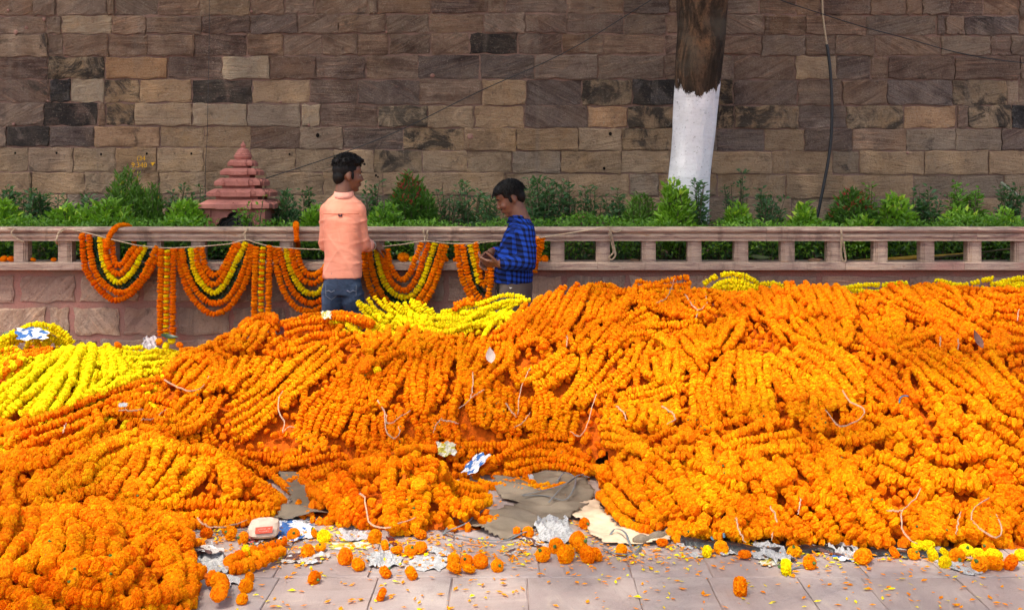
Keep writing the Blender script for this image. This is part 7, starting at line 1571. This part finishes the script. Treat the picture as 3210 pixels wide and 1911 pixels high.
LO = [(2320, 1838, 60, 'o', 'ragged orange marigold alone on the bare paving at the right'), (985, 1810, 42, 'o', 'yellow-orange marigold lying alone between the packet and the newspaper strip'), (1196, 1862, 40, 'deep', 'deep orange marigold nearest to the bottom edge in the middle'),
 (1208, 1792, 40, 'deep', 'upright orange marigold left below the silver torn papers'), (1289, 1795, 44, 'o', 'orange marigold directly below the two torn papers'), (1123, 1768, 42, 'deep', 'orange marigold left of the torn silver paper'), (1082, 1744, 52, 'deep', 'large deep orange marigold right of the paper strip'),
 (1175, 1682, 44, 'o', 'orange marigold beside the clear plastic scrap'), (1207, 1710, 36, 'o', 'orange marigold touching the dark red scrap on its left'), (1243, 1722, 38, 'deep', 'orange marigold touching the dark red scrap on its right'), (1288, 1724, 40, 'o', 'left one of a touching pair of marigolds below the small pile'), (1318, 1716, 40, 'deep', 'right one of a touching pair of marigolds below the small pile'),
 (1318, 1672, 38, 'o', 'orange marigold just below the front of the small pile'), (1422, 1752, 40, 'o', 'upper left marigold of the row of five'), (1424, 1776, 46, 'amber', 'lower left marigold of the row of five'), (1463, 1758, 40, 'deep', 'upper middle marigold of the row of five'), (1470, 1780, 40, 'amber', 'lower middle marigold of the row of five'), (1506, 1758, 46, 'deep', 'right marigold of the row of five'),
 (1559, 1772, 40, 'o', 'orange marigold on its own right of the row of five'), (1702, 1736, 48, 'amber', 'round marigold below the crumpled newspaper ball'), (1744, 1710, 48, 'o', 'left marigold of the wreath by the newspaper ball'), (1774, 1736, 58, 'o', 'lower marigold of the wreath by the newspaper ball'), (1808, 1688, 50, 'o', 'topmost marigold of the wreath by the newspaper ball'), (1820, 1708, 50, 'o', 'middle marigold of the wreath by the newspaper ball'), (1842, 1738, 52, 'deep', 'lower right marigold of the wreath by the newspaper ball'), (1870, 1736, 44, 'o', 'rightmost marigold of the wreath by the newspaper ball'),
 (1832, 1640, 36, 'deep', 'orange marigold on the pale sunlit sacking below the grey straps'), (1948, 1722, 36, 'o', 'orange marigold beside the loop of grey strap'), (2076, 1698, 34, 'deep', 'small orange marigold below the folded edge of the sacking'), (1654, 1490, 32, 'deep', 'marigold on the sacking at the foot of the heap'), (1620, 1668, 34, 'deep', 'flattened marigold at the left of the newspaper ball'), (1655, 1668, 36, 'deep', 'flattened marigold touching the newspaper ball'),
 (2216, 1727, 38, 'y', 'yellow marigold left of an orange one under the black sheet'), (2261, 1716, 42, 'o', 'orange marigold between the yellow one and the blue strap end'), (2334, 1735, 38, 'deep', 'orange marigold on the torn paper under the black sheet'), (2490, 1727, 42, 'o', 'orange marigold right of the white crumpled paper under the black sheet'), (2464, 1776, 50, 'y', 'large yellow marigold alone in front of the crumpled paper'), (2538, 1762, 44, 'deep', 'orange marigold right of the large yellow one'),
 (2705, 1742, 54, 'o', 'big orange marigold right of the torn newspapers'), (2520, 1683, 38, 'y', 'yellow marigold resting on the black sheet'), (2804, 1730, 36, 'deep', 'orange marigold left of the small folded paper'), (2864, 1735, 36, 'deep', 'orange marigold right of the small folded paper'), (2876, 1706, 36, 'y', 'left yellow marigold on the end of the black sheet'), (2908, 1708, 42, 'y', 'right yellow marigold on the end of the black sheet'),
 (2924, 1738, 40, 'y', 'yellow marigold below the grey rag end'), (2962, 1731, 34, 'y', 'small yellow marigold right of the grey rag'), (2962, 1761, 40, 'y', 'front yellow marigold above the white paper at the right'), (3000, 1741, 46, 'o', 'orange marigold among the yellow ones at the right'), (3030, 1725, 44, 'y', 'yellow marigold behind the pinkish paper at the right'), (3068, 1738, 40, 'y', 'yellow marigold right of the pinkish paper'),
 (3072, 1768, 52, 'o', 'tilted orange marigold in front at the right'), (3116, 1738, 48, 'y', 'yellow marigold stacked on an orange one near the right edge'), (3116, 1764, 52, 'deep', 'orange marigold under a yellow one near the right edge'), (3168, 1762, 50, 'deep', 'orange marigold second from the right edge'), (3200, 1738, 36, 'y', 'yellow marigold at the right edge'), (3100, 1720, 40, 'deep', 'orange marigold behind the stacked pair near the right edge'),
 (647, 1670, 38, 'deep', 'orange marigold lying under the twine left of the packet'), (725, 1672, 42, 'o', 'orange marigold just left of the packet'), (762, 1686, 40, 'deep', 'orange marigold touching the red paper by the packet'), (712, 1660, 32, 'o', 'half hidden marigold behind the twine left of the packet'), (920, 1674, 38, 'o', 'orange marigold on the blue and white newspaper'), (1015, 1680, 42, 'y', 'yellow marigold right of the blue and white newspaper'), (988, 1672, 30, 'o', 'small orange marigold behind the yellow one'),
 (770, 1728, 40, 'y', 'yellow marigold on the double row of flowers'), (965, 1728, 46, 'o', 'orange marigold right of the double row of flowers'), (1005, 1714, 32, 'o', 'small orange marigold above the paper strip'), (782, 1808, 32, 'deep', 'orange marigold below the end of the double row'), (771, 1835, 44, 'o', 'orange marigold on the paving below the double row'), (759, 1876, 36, 'o', 'orange marigold closest to the nearest mound on the paving')]
for (x, y, wp, k, lb) in LO: loose(x, y, wp, k, lb)
def on_heap(px, py, wp, k, label, lift=.9):
    p = hit(px, py); r = wp / 2 / F * p[1]
    t = flower_obj('loose_marigold', (p[0], p[1] - r * .6, p[2] + r * (.5 + lift)), rand_rot(np.array([rng.normal() * .5, -.6, .6]), .3), np.array([r, r, r]), hue(k), None, ball_mesh); return tag(t, label, 'marigold', GL)
on_heap(1895, 1508, 62, 'deep', 'very large orange marigold at the left foot of the front right mound', .3); on_heap(1145, 1182, 42, 'deep', 'large loose marigold inside the loop in the centre of the heap', 1.3); on_heap(1160, 1160, 36, 'o', 'smaller loose marigold inside the loop in the centre of the heap', 1.3)
on_heap(1183, 1182, 24, 'y', 'small yellow marigold on the central sheaf', 1.5); on_heap(2820, 1440, 44, 'amber', 'round amber marigold on the front mound right of centre', 1.0); on_heap(1315, 1555, 46, 'amber', 'largest round marigold on the small front pile', 1.2); on_heap(1278, 1480, 44, 'amber', 'bright round marigold on the back of the small front pile', 1.0)
for (x, y, k, lb) in [(565, 1092, 'deep', 'marigold at the right end of the litter below the low wall'), (500, 1082, 'deep', 'marigold beside the grey crumpled scrap below the low wall'), (540, 1078, 'y', 'yellow marigold in the litter below the low wall'), (372, 1092, 'deep', 'marigold behind the top of the yellow mound'), (522, 1094, 'y', 'yellow marigold in front of the green leaf below the low wall')]: on_heap(x, y, 22, k, lb, .6)
for (x, y, k, wp, lb) in [(12, 818, 'deep', 22, 'leftmost marigold lying on the sill'), (35, 818, 'deep', 22, 'marigold second from the left on the sill'), (104, 822, 'deep', 16, 'small marigold on the sill right of the first baluster'), (168, 817, 'deep', 16, 'small marigold leaning on the second baluster'), (1265, 815, 'deep', 34, 'big marigold on the sill inside the swag between the men'), (1290, 816, 'y', 18, 'yellowish marigold on the sill inside the swag between the men'), (1396, 816, 'deep', 20, 'marigold on the sill right of the swag between the men'), (1426, 820, 'deep', 14, 'small marigold on the sill by the half tied swag'), (1708, 814, 'deep', 22, 'marigold on the sill behind the man in blue'), (1690, 820, 'o', 14, 'small marigold on the sill close to the back of the man in blue')]:
    r = wp / 2 / F * 7.40; t = flower_obj('loose_marigold', (bx(x, 7.40), 7.40, .981 + r * .8), rand_rot(np.array([.3, -.5, .7]), .4), np.array([r, r, r]), hue(k), None, ball_mesh); tag(t, lb, 'marigold', GL)
# fallen petals: nobody could count them
n = 2000; PV = []; PC = []
while len(PV) < n:
    px = rng.uniform(560, 3230); py = rng.uniform(1500, 1915) if rng.uniform() < .65 else rng.uniform(1640, 1760)
    q = gpt(px, py)
    if hz(q.x, q.y) > .004: continue
    if py > 1790 and rng.uniform() < .62: continue
    PV.append((q.x, q.y, .005 + rng.uniform(0, .004))); PC.append(HUE['o' if rng.uniform() < .45 else ('amber' if rng.uniform() < .6 else 'y')])
V = []; Fp = []; Cc = []
for p, c in zip(PV, PC):
    a = rng.uniform(0, 6.28); L = rng.uniform(.007, .018); Wd = L * rng.uniform(.3, .55); u = np.array([math.cos(a), math.sin(a), 0]); s = np.array([-u[1], u[0], 0]); k = len(V); zc = rng.uniform(0, .006)
    V += [np.array(p) - u * L, np.array(p) + s * Wd + [0, 0, zc], np.array(p) + u * L + [0, 0, rng.uniform(0, .006)], np.array(p) - s * Wd + [0, 0, zc * .4]]
    Fp += [(k, k + 1, k + 2), (k, k + 2, k + 3)]; Cc += [tuple(c) + (1,)] * 4
pet = obj('fallen_petals', mesh_np('fallen_petals', np.array(V), np.array(Fp), M['marigold'], False, np.array(Cc))); tag(pet, 'orange and yellow petals scattered over the paving and sacking', None, None, 'stuff')
# ---------------------------------------------------------------- sacking and black sheet
def burlap():
    n = N('brown_sacking'); v = n.coord(); a = n.noise(v, 5.0, 5.0, .6); wv = n.n('TexWave', wave_type='BANDS', bands_direction='X'); n.put(v, wv.inputs[0]); wv.inputs['Scale'].default_value = 90; wv.inputs['Distortion'].default_value = 1.5
    w2 = n.n('TexWave', wave_type='BANDS', bands_direction='Y'); n.put(v, w2.inputs[0]); w2.inputs['Scale'].default_value = 90; w2.inputs['Distortion'].default_value = 1.5
    c = n.mix(n.ramp(a, [(.35, 0), (.65, 1)]), (0.22, 0.175, 0.125, 1), (0.36, 0.29, 0.21, 1))
    we = n.math('MULTIPLY', wv.outputs[1], w2.outputs[1]); c = n.mix(n.ramp(we, [(.1, .55), (.4, 0)]), c, (0.15, 0.115, 0.085, 1))
    n.bump(n.math('ADD', we, n.math('MULTIPLY', a, 2.0)), .5, .01)
    return n.done(c, .95, .05)
M['burlap'] = burlap()
M['sunlit_sack'] = plain('sunlit_sacking', (0.62, 0.47, 0.32, 1), .95, .05, .15, 20, .4, .004)  # pale colour stands for sunlight falling on the sacking
M['black_sheet'] = plain('black_plastic', (0.013, 0.013, 0.014, 1), .28, .5, .3, 30, .4, .01)
def cloth_patch(name, label, outline, mat, amp, cat, seed, z0=.006, step=.016, fold=6.):
    """a rumpled sheet over an outline given in photo pixels on the ground"""
    r_ = np.random.default_rng(seed); poly = np.array([tuple(gpt(x, y))[:2] for x, y in outline]); x0, y0 = poly.min(0); x1, y1 = poly.max(0)
    xs = np.arange(x0, x1 + step, step); ys = np.arange(y0, y1 + step, step); ids = {}; V = []; Fc = []
    def inside(x, y):
        c = False; j = len(poly) - 1
        for i in range(len(poly)):
            if (poly[i][1] > y) != (poly[j][1] > y) and x < (poly[j][0] - poly[i][0]) * (y - poly[i][1]) / (poly[j][1] - poly[i][1]) + poly[i][0]: c = not c
            j = i
        return c
    ph = r_.uniform(0, 6.28, 8)
    for j, y in enumerate(ys):
        for i, x in enumerate(xs):
            xx, yy = x + .012 * math.sin(y * 37 + ph[0]), y + .012 * math.sin(x * 29 + ph[1])
            if inside(xx, yy):
                f1 = abs(math.sin(x * fold + 2.2 * math.sin(y * 5 + ph[2]) + ph[3])) ** 3 + .7 * abs(math.sin(y * fold * 2.1 + 1.7 * math.sin(x * 6 + ph[4]) + ph[5])) ** 4 + .4 * abs(math.sin((x + y) * fold * 3 + ph[6])) ** 2
                ids[(j, i)] = len(V); V.append((xx, yy, z0 + amp * f1))
    for (j, i) in list(ids):
        if all(k in ids for k in ((j + 1, i), (j, i + 1), (j + 1, i + 1))): Fc.append([ids[(j, i)], ids[(j, i + 1)], ids[(j + 1, i + 1)], ids[(j + 1, i)]])
    o = obj(name, mesh_np(name, np.array(V), Fc, mat, True)); sol = o.modifiers.new('s', 'SOLIDIFY'); sol.thickness = .003; sol.offset = 1; me = evaluate(o); o.modifiers.clear(); o.data = me; me.name = name
    return tag(o, label, cat)
cloth_patch('sacking', 'rumpled brown sacking spread on the paving under the centre of the heap', [(1430, 1640), (1450, 1625), (1520, 1610), (1640, 1590), (1560, 1570), (1540, 1510), (1620, 1482), (1760, 1480), (1840, 1500), (1872, 1560), (1840, 1600), (1790, 1640), (1700, 1650), (1640, 1690), (1590, 1700), (1500, 1675)], M['burlap'], .015, 'sacking', 3, fold=11.)
cloth_patch('sacking', 'smooth sacking coloured pale as if sunlit, between the brown sacking and the front right mound', [(1770, 1590), (1880, 1570), (1900, 1620), (1960, 1665), (2050, 1690), (2110, 1690), (2105, 1712), (1990, 1716), (1890, 1712), (1850, 1690), (1830, 1650), (1780, 1630)], M['sunlit_sack'], .010, 'sacking', 5, .01)
cloth_patch('sacking', 'brown sacking showing between the middle left mound and the small pile', [(865, 1500), (960, 1490), (1000, 1560), (1050, 1630), (960, 1640), (890, 1640), (850, 1630), (905, 1580)], M['burlap'], .022, 'sacking', 8)
cloth_patch('sacking', 'grey cloth in the gap at the left edge of the picture', [(-60, 1480), (50, 1480), (40, 1530), (60, 1600), (-60, 1620)], plain('grey_cloth', (0.30, 0.26, 0.23, 1), .95, .05, .2, 20, .4), .02, 'cloth', 11)
mb = MB(); edge = [(1985, 1708), (2030, 1704), (2075, 1692), (2110, 1680), (2130, 1676)]
mb.tube(smooth_path([Vector(gpt(x, y)) + Vector((0, 0, .02)) for x, y in edge], 24), [.012 + .014 * abs(math.sin(i * .5)) for i in range(24)], 8); tag(mb.build('sacking_hem', M['burlap'], None, True), 'rolled frayed edge of sacking ending at the black sheet', 'sacking')
bk = [(2120, 1680), (2160, 1692), (2230, 1702), (2330, 1712), (2430, 1716), (2530, 1714), (2620, 1712), (2740, 1722), (2850, 1728), (2950, 1730), (3060, 1722)]
bkp = smooth_path([gpt(x, y + 13) for x, y in bk], 70); V = []; m = 6
for i, p in enumerate(bkp):
    wv = .010 * math.sin(i * .9) + .006 * math.sin(i * 2.3); fat = 1.6 if i < 22 else 1.0
    V += [p + Vector((0, -.030 * fat + wv, .003)), p + Vector((0, -.022 * fat + wv, .012 * fat)), p + Vector((0, -.004 + wv, .020 * fat)), p + Vector((0, .012 + wv, .016)), p + Vector((0, .06, .006)), p + Vector((0, .18, .004))]
Fc = [[i * m + j, i * m + j + 1, (i + 1) * m + j + 1, (i + 1) * m + j] for i in range(len(bkp) - 1) for j in range(m - 1)]
o = obj('plastic_sheet', mesh_np('plastic_sheet', np.array([tuple(v) for v in V]), Fc, M['black_sheet'], True)); tag(o, 'black plastic sheet whose rolled edge shows under the front right mound', 'plastic sheet')
M['red_tie'] = plain('red_cloth', (0.30, 0.015, 0.015, 1), .7, .2, .3, 40, .4)
mb = MB(); mb.tube(smooth_path([Vector(gpt(x, y)) + Vector((0, -.02, z)) for x, y, z in [(2104, 1640, .06), (2112, 1655, .06), (2122, 1668, .05), (2135, 1675, .035), (2152, 1682, .02)]], 12), [.004, .010, .014, .012, .018, .009, .016, .020, .012, .016, .010, .004], 8); tag(mb.build('red_tie', M['red_tie'], None, True), 'dark red cloth tie knotted at the corner of the black sheet', 'cloth tie')
M['strap'] = plain('grey_strap', (0.14, 0.16, 0.165, 1), .5, .4, .2, 40, 0); M['blue_strap'] = plain('blue_grey_strap', (0.06, 0.16, 0.24, 1), .5, .4, .2, 40, 0)
def strap(label, pts, mat=None, r=.0045):
    mb = MB(); q = smooth_path([Vector(gpt(x, y)) + Vector((0, 0, z)) for x, y, z in pts], 30); u = Vector((0, 0, 1))
    rows = []
    for i, p in enumerate(q):
        t = (q[min(i + 1, 29)] - q[max(i - 1, 0)]).normalized(); s = t.cross(u); s = s.normalized() if s.length > .01 else Vector((1, 0, 0)); nn = s.cross(t)
        rows.append([p + s * r + nn * .0008, p - s * r + nn * .0008, p - s * r - nn * .0008, p + s * r - nn * .0008])
    mb.loft(rows); return tag(mb.build('plastic_strap', mat or M['strap'], None, True), label, 'strap', 'plastic packing straps')
strap('grey strap looped on the left corner of the brown sacking', [(1390, 1680, .01), (1425, 1640, .03), (1460, 1630, .05), (1488, 1636, .04), (1460, 1660, .03), (1400, 1678, .02)]); strap('grey strap trailing along the front edge of the brown sacking', [(1385, 1675, .01), (1440, 1692, .02), (1520, 1700, .012), (1590, 1705, .02), (1640, 1690, .03), (1690, 1668, .02)])
strap('grey strap stretched across the middle of the brown sacking', [(1635, 1570, .03), (1700, 1562, .04), (1760, 1548, .045), (1800, 1528, .05), (1770, 1510, .05), (1745, 1535, .04)]); strap('grey strap with a looped end on the upper sacking', [(1640, 1575, .035), (1710, 1575, .035), (1770, 1592, .04), (1800, 1560, .05), (1810, 1520, .05), (1850, 1520, .04)])
strap('thin grey strap fanning out over the sacking', [(1720, 1600, .04), (1760, 1560, .05), (1800, 1530, .055), (1830, 1515, .05)], r=.003); strap('grey strap looped on the paving right of the wreath', [(1890, 1725, .01), (1930, 1742, .012), (1985, 1742, .012), (2010, 1720, .02), (1980, 1735, .03), (1960, 1705, .05), (1930, 1685, .04), (1912, 1690, .02)])
strap('blue strap hanging out of the front right mound to the black sheet', [(2168, 1620, .09), (2172, 1650, .07), (2200, 1672, .05), (2236, 1708, .02), (2246, 1720, .006)], M['blue_strap']); strap('second blue strap crossing the black sheet', [(2260, 1660, .07), (2266, 1685, .05), (2270, 1706, .03)], M['blue_strap']); strap('blue-grey strap lying at the left end of the black sheet', [(2015, 1645, .06), (2060, 1650, .06), (2110, 1664, .04), (2150, 1672, .03)], M['blue_strap'])
strap('thin dark strap beside the deep orange marigold on the right paving', [(2480, 1786, .004), (2510, 1780, .008), (2538, 1778, .006)]); strap('grey straps lying under the flowers left of the packet', [(560, 1672, .006), (650, 1668, .008), (740, 1668, .008), (780, 1662, .008)])
q = [Vector(hit(x, y)) + Vector((0, -.03, .05)) for x, y in [(2812, 1290), (2815, 1275), (2828, 1268), (2840, 1270)]]; mb = MB(); mb.tube(smooth_path(q, 12), .004, 6); tag(mb.build('plastic_strap', M['blue_strap'], None, True), 'short curled blue strap sticking out of the heap at the right', 'strap', 'plastic packing straps')
# ---------------------------------------------------------------- papers and packet
def newsprint(name, base, ink, scale, colour=None):
    n = N(name); v = n.coord('Generated'); s = n.sep(v)
    ln = n.math('GREATER_THAN', n.math('FRACT', n.math('MULTIPLY', s[1], scale)), .5)
    wd = n.math('GREATER_THAN', n.noise(n.mapping(v, scale=(26, scale, 1)), 1.0, 2.0, .5), .46); colm = n.math('GREATER_THAN', n.math('FRACT', n.math('MULTIPLY', s[0], 3.0)), .1)
    f = n.math('MULTIPLY', n.math('MULTIPLY', ln, wd), colm); blk = n.noise(n.mapping(v, scale=(2.5, 2.5, 1)), 1.0, 1.0, .4)
    c = n.mix(n.math('MULTIPLY', f, .4), base, ink)
    if colour: c = n.mix(n.ramp(blk, [(.5, 0), (.53, 1)], 'CONSTANT'), c, colour[0]); c = n.mix(n.ramp(n.noise(n.mapping(v, scale=(4, 3, 1), loc=(3, 2, 0)), 1.0, 1.0, .4), [(.56, 0), (.6, 1)], 'CONSTANT'), c, colour[1])
    n.bump(n.noise(n.coord(), 30.0, 3.0, .6), .4, .004)
    return n.done(c, .85, .15)
M['news'] = newsprint('newsprint', (0.42, 0.41, 0.40, 1), (0.10, 0.10, 0.10, 1), 22.0)
M['news_color'] = newsprint('colour_newsprint', (0.62, 0.62, 0.64, 1), (0.12, 0.14, 0.2, 1), 22.0, ((0.05, 0.13, 0.34, 1), (0.75, 0.74, 0.72, 1)))
M['news_dark'] = newsprint('picture_newsprint', (0.45, 0.40, 0.36, 1), (0.1, 0.08, 0.08, 1), 24.0, ((0.10, 0.05, 0.045, 1), (0.5, 0.5, 0.5, 1)))
M['news_yellow'] = newsprint('yellowed_paper', (0.58, 0.54, 0.40, 1), (0.2, 0.2, 0.18, 1), 24.0, ((0.42, 0.36, 0.06, 1), (0.6, 0.58, 0.5, 1)))
GPAP = 'scraps of newspaper on the paving'
def paper(label, px, py, wpx, hpx, mat, crumple=.5, rz=0., seed=0, z=0.004, name='newspaper_scrap', heap=False, cat='newspaper', lift=None):
    r_ = np.random.default_rng(seed + 50); d0 = gpt(px, py); dep = float(hit(px, py)[1]) if heap else d0.y
    w_ = wpx / F * dep; h_ = hpx / F * dep / (.30 if not heap else .55); nx, ny = 15, 12; V = []; ph = r_.uniform(0, 6.28, 12); dr = [Vector((math.cos(a), math.sin(a))) for a in r_.uniform(0, 6.28, 5)]
    for j in range(ny):
        for i in range(nx):
            u, v = i / (nx - 1) - .5, j / (ny - 1) - .5; e = .12 * math.sin(v * 13 + ph[0]) * abs(u) * 2; e2 = .14 * math.sin(u * 11 + ph[1]) * abs(v) * 2
            x, y = (u + e * .5) * w_, (v + e2 * .5) * h_; zz = 0
            for k, dd in enumerate(dr):
                q = (u * dd.x + v * dd.y) * (2.1 + 1.3 * k) + ph[k + 2] / 3; zz += (abs((q % 1) - .5) * 2) * (.5 / (1 + .5 * k))
            zz = max(0, zz - .45) * min(w_, h_, .12) * crumple * .30
            x *= 1 - .35 * crumple * abs(v); y *= 1 - .3 * crumple * abs(u)
            V.append((x + r_.uniform(-.002, .002), y + r_.uniform(-.002, .002), zz))
    f = [[j * nx + i, j * nx + i + 1, (j + 1) * nx + i + 1, (j + 1) * nx + i] for j in range(ny - 1) for i in range(nx - 1)]
    if heap:
        p = hit(px, py); loc = (p[0], p[1] - .03, p[2] + (.055 if lift is None else lift)); rot = (math.radians(30), 0, rz)
    else: loc = (d0.x, d0.y, z); rot = (0, 0, rz)
    o = obj(name, mesh_np(name, np.array(V), f, mat, False), None, loc, rot); so = o.modifiers.new('s', 'SOLIDIFY'); so.thickness = .0007; me = evaluate(o); o.modifiers.clear(); o.data = me; me.name = name
    return tag(o, label, cat, GPAP)
paper('crumpled grey newspaper leaning on the nearest mound', 655, 1760, 105, 88, M['news'], .95, .5, 1); paper('long folded tail of the newspaper at the nearest mound', 690, 1812, 70, 52, M['news'], .6, .9, 2); paper('brownish torn newspaper piece on top of the crumpled one', 640, 1745, 60, 40, M['news_dark'], .9, 1.2, 20, .03)
paper('blue and white newspaper right of the packet', 922, 1664, 118, 62, M['news_color'], .6, .2, 3); paper('grey plastic scrap behind the blue and white newspaper', 985, 1630, 100, 30, plain('grey_film', (0.24, 0.25, 0.25, 1), .4, .4, .3, 30, .4), .5, .1, 4); paper('clear plastic scrap before the small pile', 1108, 1674, 105, 46, plain('cloudy_film', (0.40, 0.38, 0.38, 1), .25, .5, .15, 30, .4), .55, .15, 5)
paper('flat yellow and white paper strip below the clear plastic', 1100, 1712, 125, 18, M['news_yellow'], .12, .12, 6); paper('curled paper strip with a dark end right of the double row', 962, 1752, 120, 34, M['news_dark'], .5, -.35, 7); paper('torn silver-grey paper in front of the deep orange marigold', 1205, 1758, 105, 44, M['news'], .7, .3, 8); paper('flat torn paper left of the row of five marigolds', 1340, 1768, 118, 36, M['news'], .35, -.1, 9); paper('small dog-eared paper above the flat torn paper', 1372, 1730, 46, 34, M['news'], .5, .8, 10)
paper('open crumpled newspaper ball on the sacking', 1738, 1672, 118, 78, M['news'], 1.25, .1, 11, .012); paper('dark red and white paper under the newspaper ball', 1690, 1705, 60, 54, M['news_dark'], .9, .6, 12); paper('dark red scrap between two marigolds', 1232, 1700, 22, 30, plain('dark_red_foil', (0.10, 0.015, 0.015, 1), .4, .4, .3, 30, .3), .9, .4, 13); paper('small purple-grey scrap in the middle of the paving', 1612, 1732, 44, 22, M['news_dark'], .5, -.5, 14)
paper('red printed paper peeping out under the packet', 790, 1690, 70, 36, newsprint('red_print', (0.5, 0.06, 0.05, 1), (.5, .5, .5, 1), 14, ((0.02, 0.16, 0.13, 1), (0.6, 0.55, 0.5, 1))), .5, .2, 15)
paper('white crumpled paper under the black sheet', 2425, 1738, 85, 60, M['news'], 1.0, .2, 16); paper('long torn paper left of the white crumpled one', 2375, 1735, 75, 34, M['news'], .4, .5, 17); paper('greenish white plastic strip at the large yellow marigold', 2420, 1762, 50, 30, M['news_yellow'], .5, -.8, 18); paper('small torn paper below the blue strap end', 2285, 1728, 80, 24, M['news'], .5, .2, 19); paper('white scrap under the left end of the black sheet', 2148, 1712, 46, 20, M['news'], .6, .3, 21); paper('flat white scrap left of the yellow marigold', 2180, 1740, 40, 14, M['news'], .25, .1, 22)
paper('brown picture page curled up under the black sheet', 2585, 1728, 52, 66, M['news_dark'], 1.0, .9, 23); paper('grey crumpled newspaper right of the brown picture page', 2635, 1722, 78, 50, M['news'], 1.1, .2, 24); paper('blue-grey newspaper corner on the paving', 2660, 1745, 90, 30, M['news_color'], .4, -.3, 25); paper('blue printed paper under the garland ends', 2725, 1722, 40, 36, M['news_color'], .4, .9, 26); paper('small folded white paper standing between two marigolds', 2830, 1730, 34, 40, M['news'], .6, .7, 27)
paper('grey rag end under the garlands at the right', 2920, 1722, 62, 30, plain('grey_rag', (0.26, 0.23, 0.21, 1), .95, .05, .2, 30, .5), .8, .2, 28); paper('white paper in front of the yellow marigolds at the right', 3002, 1778, 62, 44, M['news'], .45, .4, 29); paper('pinkish curled paper among the yellow marigolds', 3040, 1750, 50, 40, plain('pink_paper', (0.42, 0.27, 0.24, 1), .7, .2, .2, 30, .3), .9, .8, 30)
paper('newspaper lying on the yellow garlands at the left edge', 108, 1072, 92, 34, M['news_color'], .35, .55, 31, heap=True); paper('grey crumpled scrap below the low wall', 475, 1090, 46, 36, plain('lilac_scrap', (0.42, 0.36, 0.36, 1), .8, .2, .3, 30, .4), 1.1, .2, 32, heap=True, lift=.03); paper('scrap of printed paper on the crest at the salmon shirt', 1026, 1014, 30, 22, M['news_yellow'], .5, .2, 33, heap=True)
paper('colour magazine scrap at the top of the small pile', 1400, 1436, 62, 34, M['news_yellow'], .7, .2, 34, heap=True); paper('white and blue torn page sliding off the small pile', 1492, 1482, 56, 50, M['news_color'], .45, -.7, 35, heap=True); paper('tiny white paper on the left shoulder of the heap', 392, 1298, 26, 10, M['news'], .3, .1, 36, heap=True); paper('white paper corner on the stretched garland', 1667, 1514, 16, 22, M['news'], .4, .3, 37, heap=True, lift=.03)
# packet with a red label
pk = gpt(826, 1694); pkt = thing('packet', 'cream paper packet with a red label lying beside the blue and white newspaper', 'packet', (pk.x, pk.y, .02), None, .12)
M['cream'] = plain('cream_paper', (0.60, 0.47, 0.36, 1), .8, .2, .15, 30, .4, .006); M['red_label'] = plain('red_label', (0.62, 0.06, 0.025, 1), .6, .3, .15, 30, .1); M['white_ink'] = plain('pale_ink', (0.75, 0.55, 0.45, 1), .8, .1, .1, 30, 0)
mb = MB(); rgs = []
for t, a, b, zz in [(0, .044, .02, .0), (.012, .060, .045, .003), (.05, .064, .055, .022), (.09, .063, .052, .034), (.12, .058, .046, .036), (.135, .030, .020, .034)]:
    pass
rings(mb, [(0, .02, .0, .055, .052, 0), (0, .02, .012, .064, .066, 0), (0, .024, .035, .066, .058, 0), (.002, .030, .055, .058, .042, 0), (.002, .034, .064, .034, .022, 0)], 20, 3.2); mb.build('paper_bag', M['cream'], pkt, False)
nm_ = Vector((0, -.75, .66)).normalized(); up_ = Vector((0, .66, .75)); ctr = Vector((.006, -.0335, .033)); lx = Vector((1, 0, .04))
mb = MB(); q = [ctr + lx * a * .036 + up_ * b * .014 for a, b in ((-1, -1), (1, -1), (1, 1), (-1, 1))]; mb.add([p + nm_ * .0105 for p in q] + [p + nm_ * .007 for p in q], [(0, 1, 2, 3), (7, 6, 5, 4), (0, 4, 5, 1), (1, 5, 6, 2), (2, 6, 7, 3), (3, 7, 4, 0)]); mb.build('label', M['red_label'], pkt)
mb = MB(); r_ = np.random.default_rng(4)
for row, (n_, yy) in enumerate(((9, .004), (7, -.006))):
    for i in range(n_):
        c = ctr + nm_ * .0112 + lx * (-.027 + i * .054 / (n_ - 1)) * (.9 if row == 0 else .62) + up_ * yy; a = [c + lx * r_.uniform(-.0022, .0022) + up_ * r_.uniform(-.003, .003) for k in range(4)]; mb.tube(smooth_path(a, 8), .0006, 4)
mb.build('lettering', M['white_ink'], pkt)
# single leaves on the heap
p = hit(1538, 1140); big_leaf('leaf', 'pale pinkish white leaf standing on the central heap', (p[0], p[1] - .06, p[2] + .06), .088, .052, plain('pale_leaf', (0.55, 0.44, 0.38, 1), .6, .3, .08, 30, .1), (-.12, .25, 1), (0, -1, .3))
p = hit(3050, 1100); big_leaf('leaf', 'shiny brown dry leaf standing near the right edge of the heap', (p[0], p[1] - .05, p[2] + .07), .10, .048, plain('brown_leaf', (0.20, 0.085, 0.055, 1), .4, .4, .2, 30, .1), (-.35, .3, 1), (.4, -1, .2))
p = hit(32, 1072); big_leaf('leaf', 'green leaf on the yellow garlands at the left edge', (p[0], p[1] - .03, p[2] + .05), .075, .045, LM['mid'] if False else M['green_leaf'], (1, .1, .1), (0, -.6, 1))
p = hit(535, 1075); big_leaf('leaf', 'dark curved leaf in the litter below the low wall', (p[0], p[1] - .02, p[2] + .04), .11, .04, plain('dark_green_leaf', (0.02, 0.045, 0.018, 1), .4, .4, .2, 30, .1), (1, .1, -.15), (0, -.6, 1))
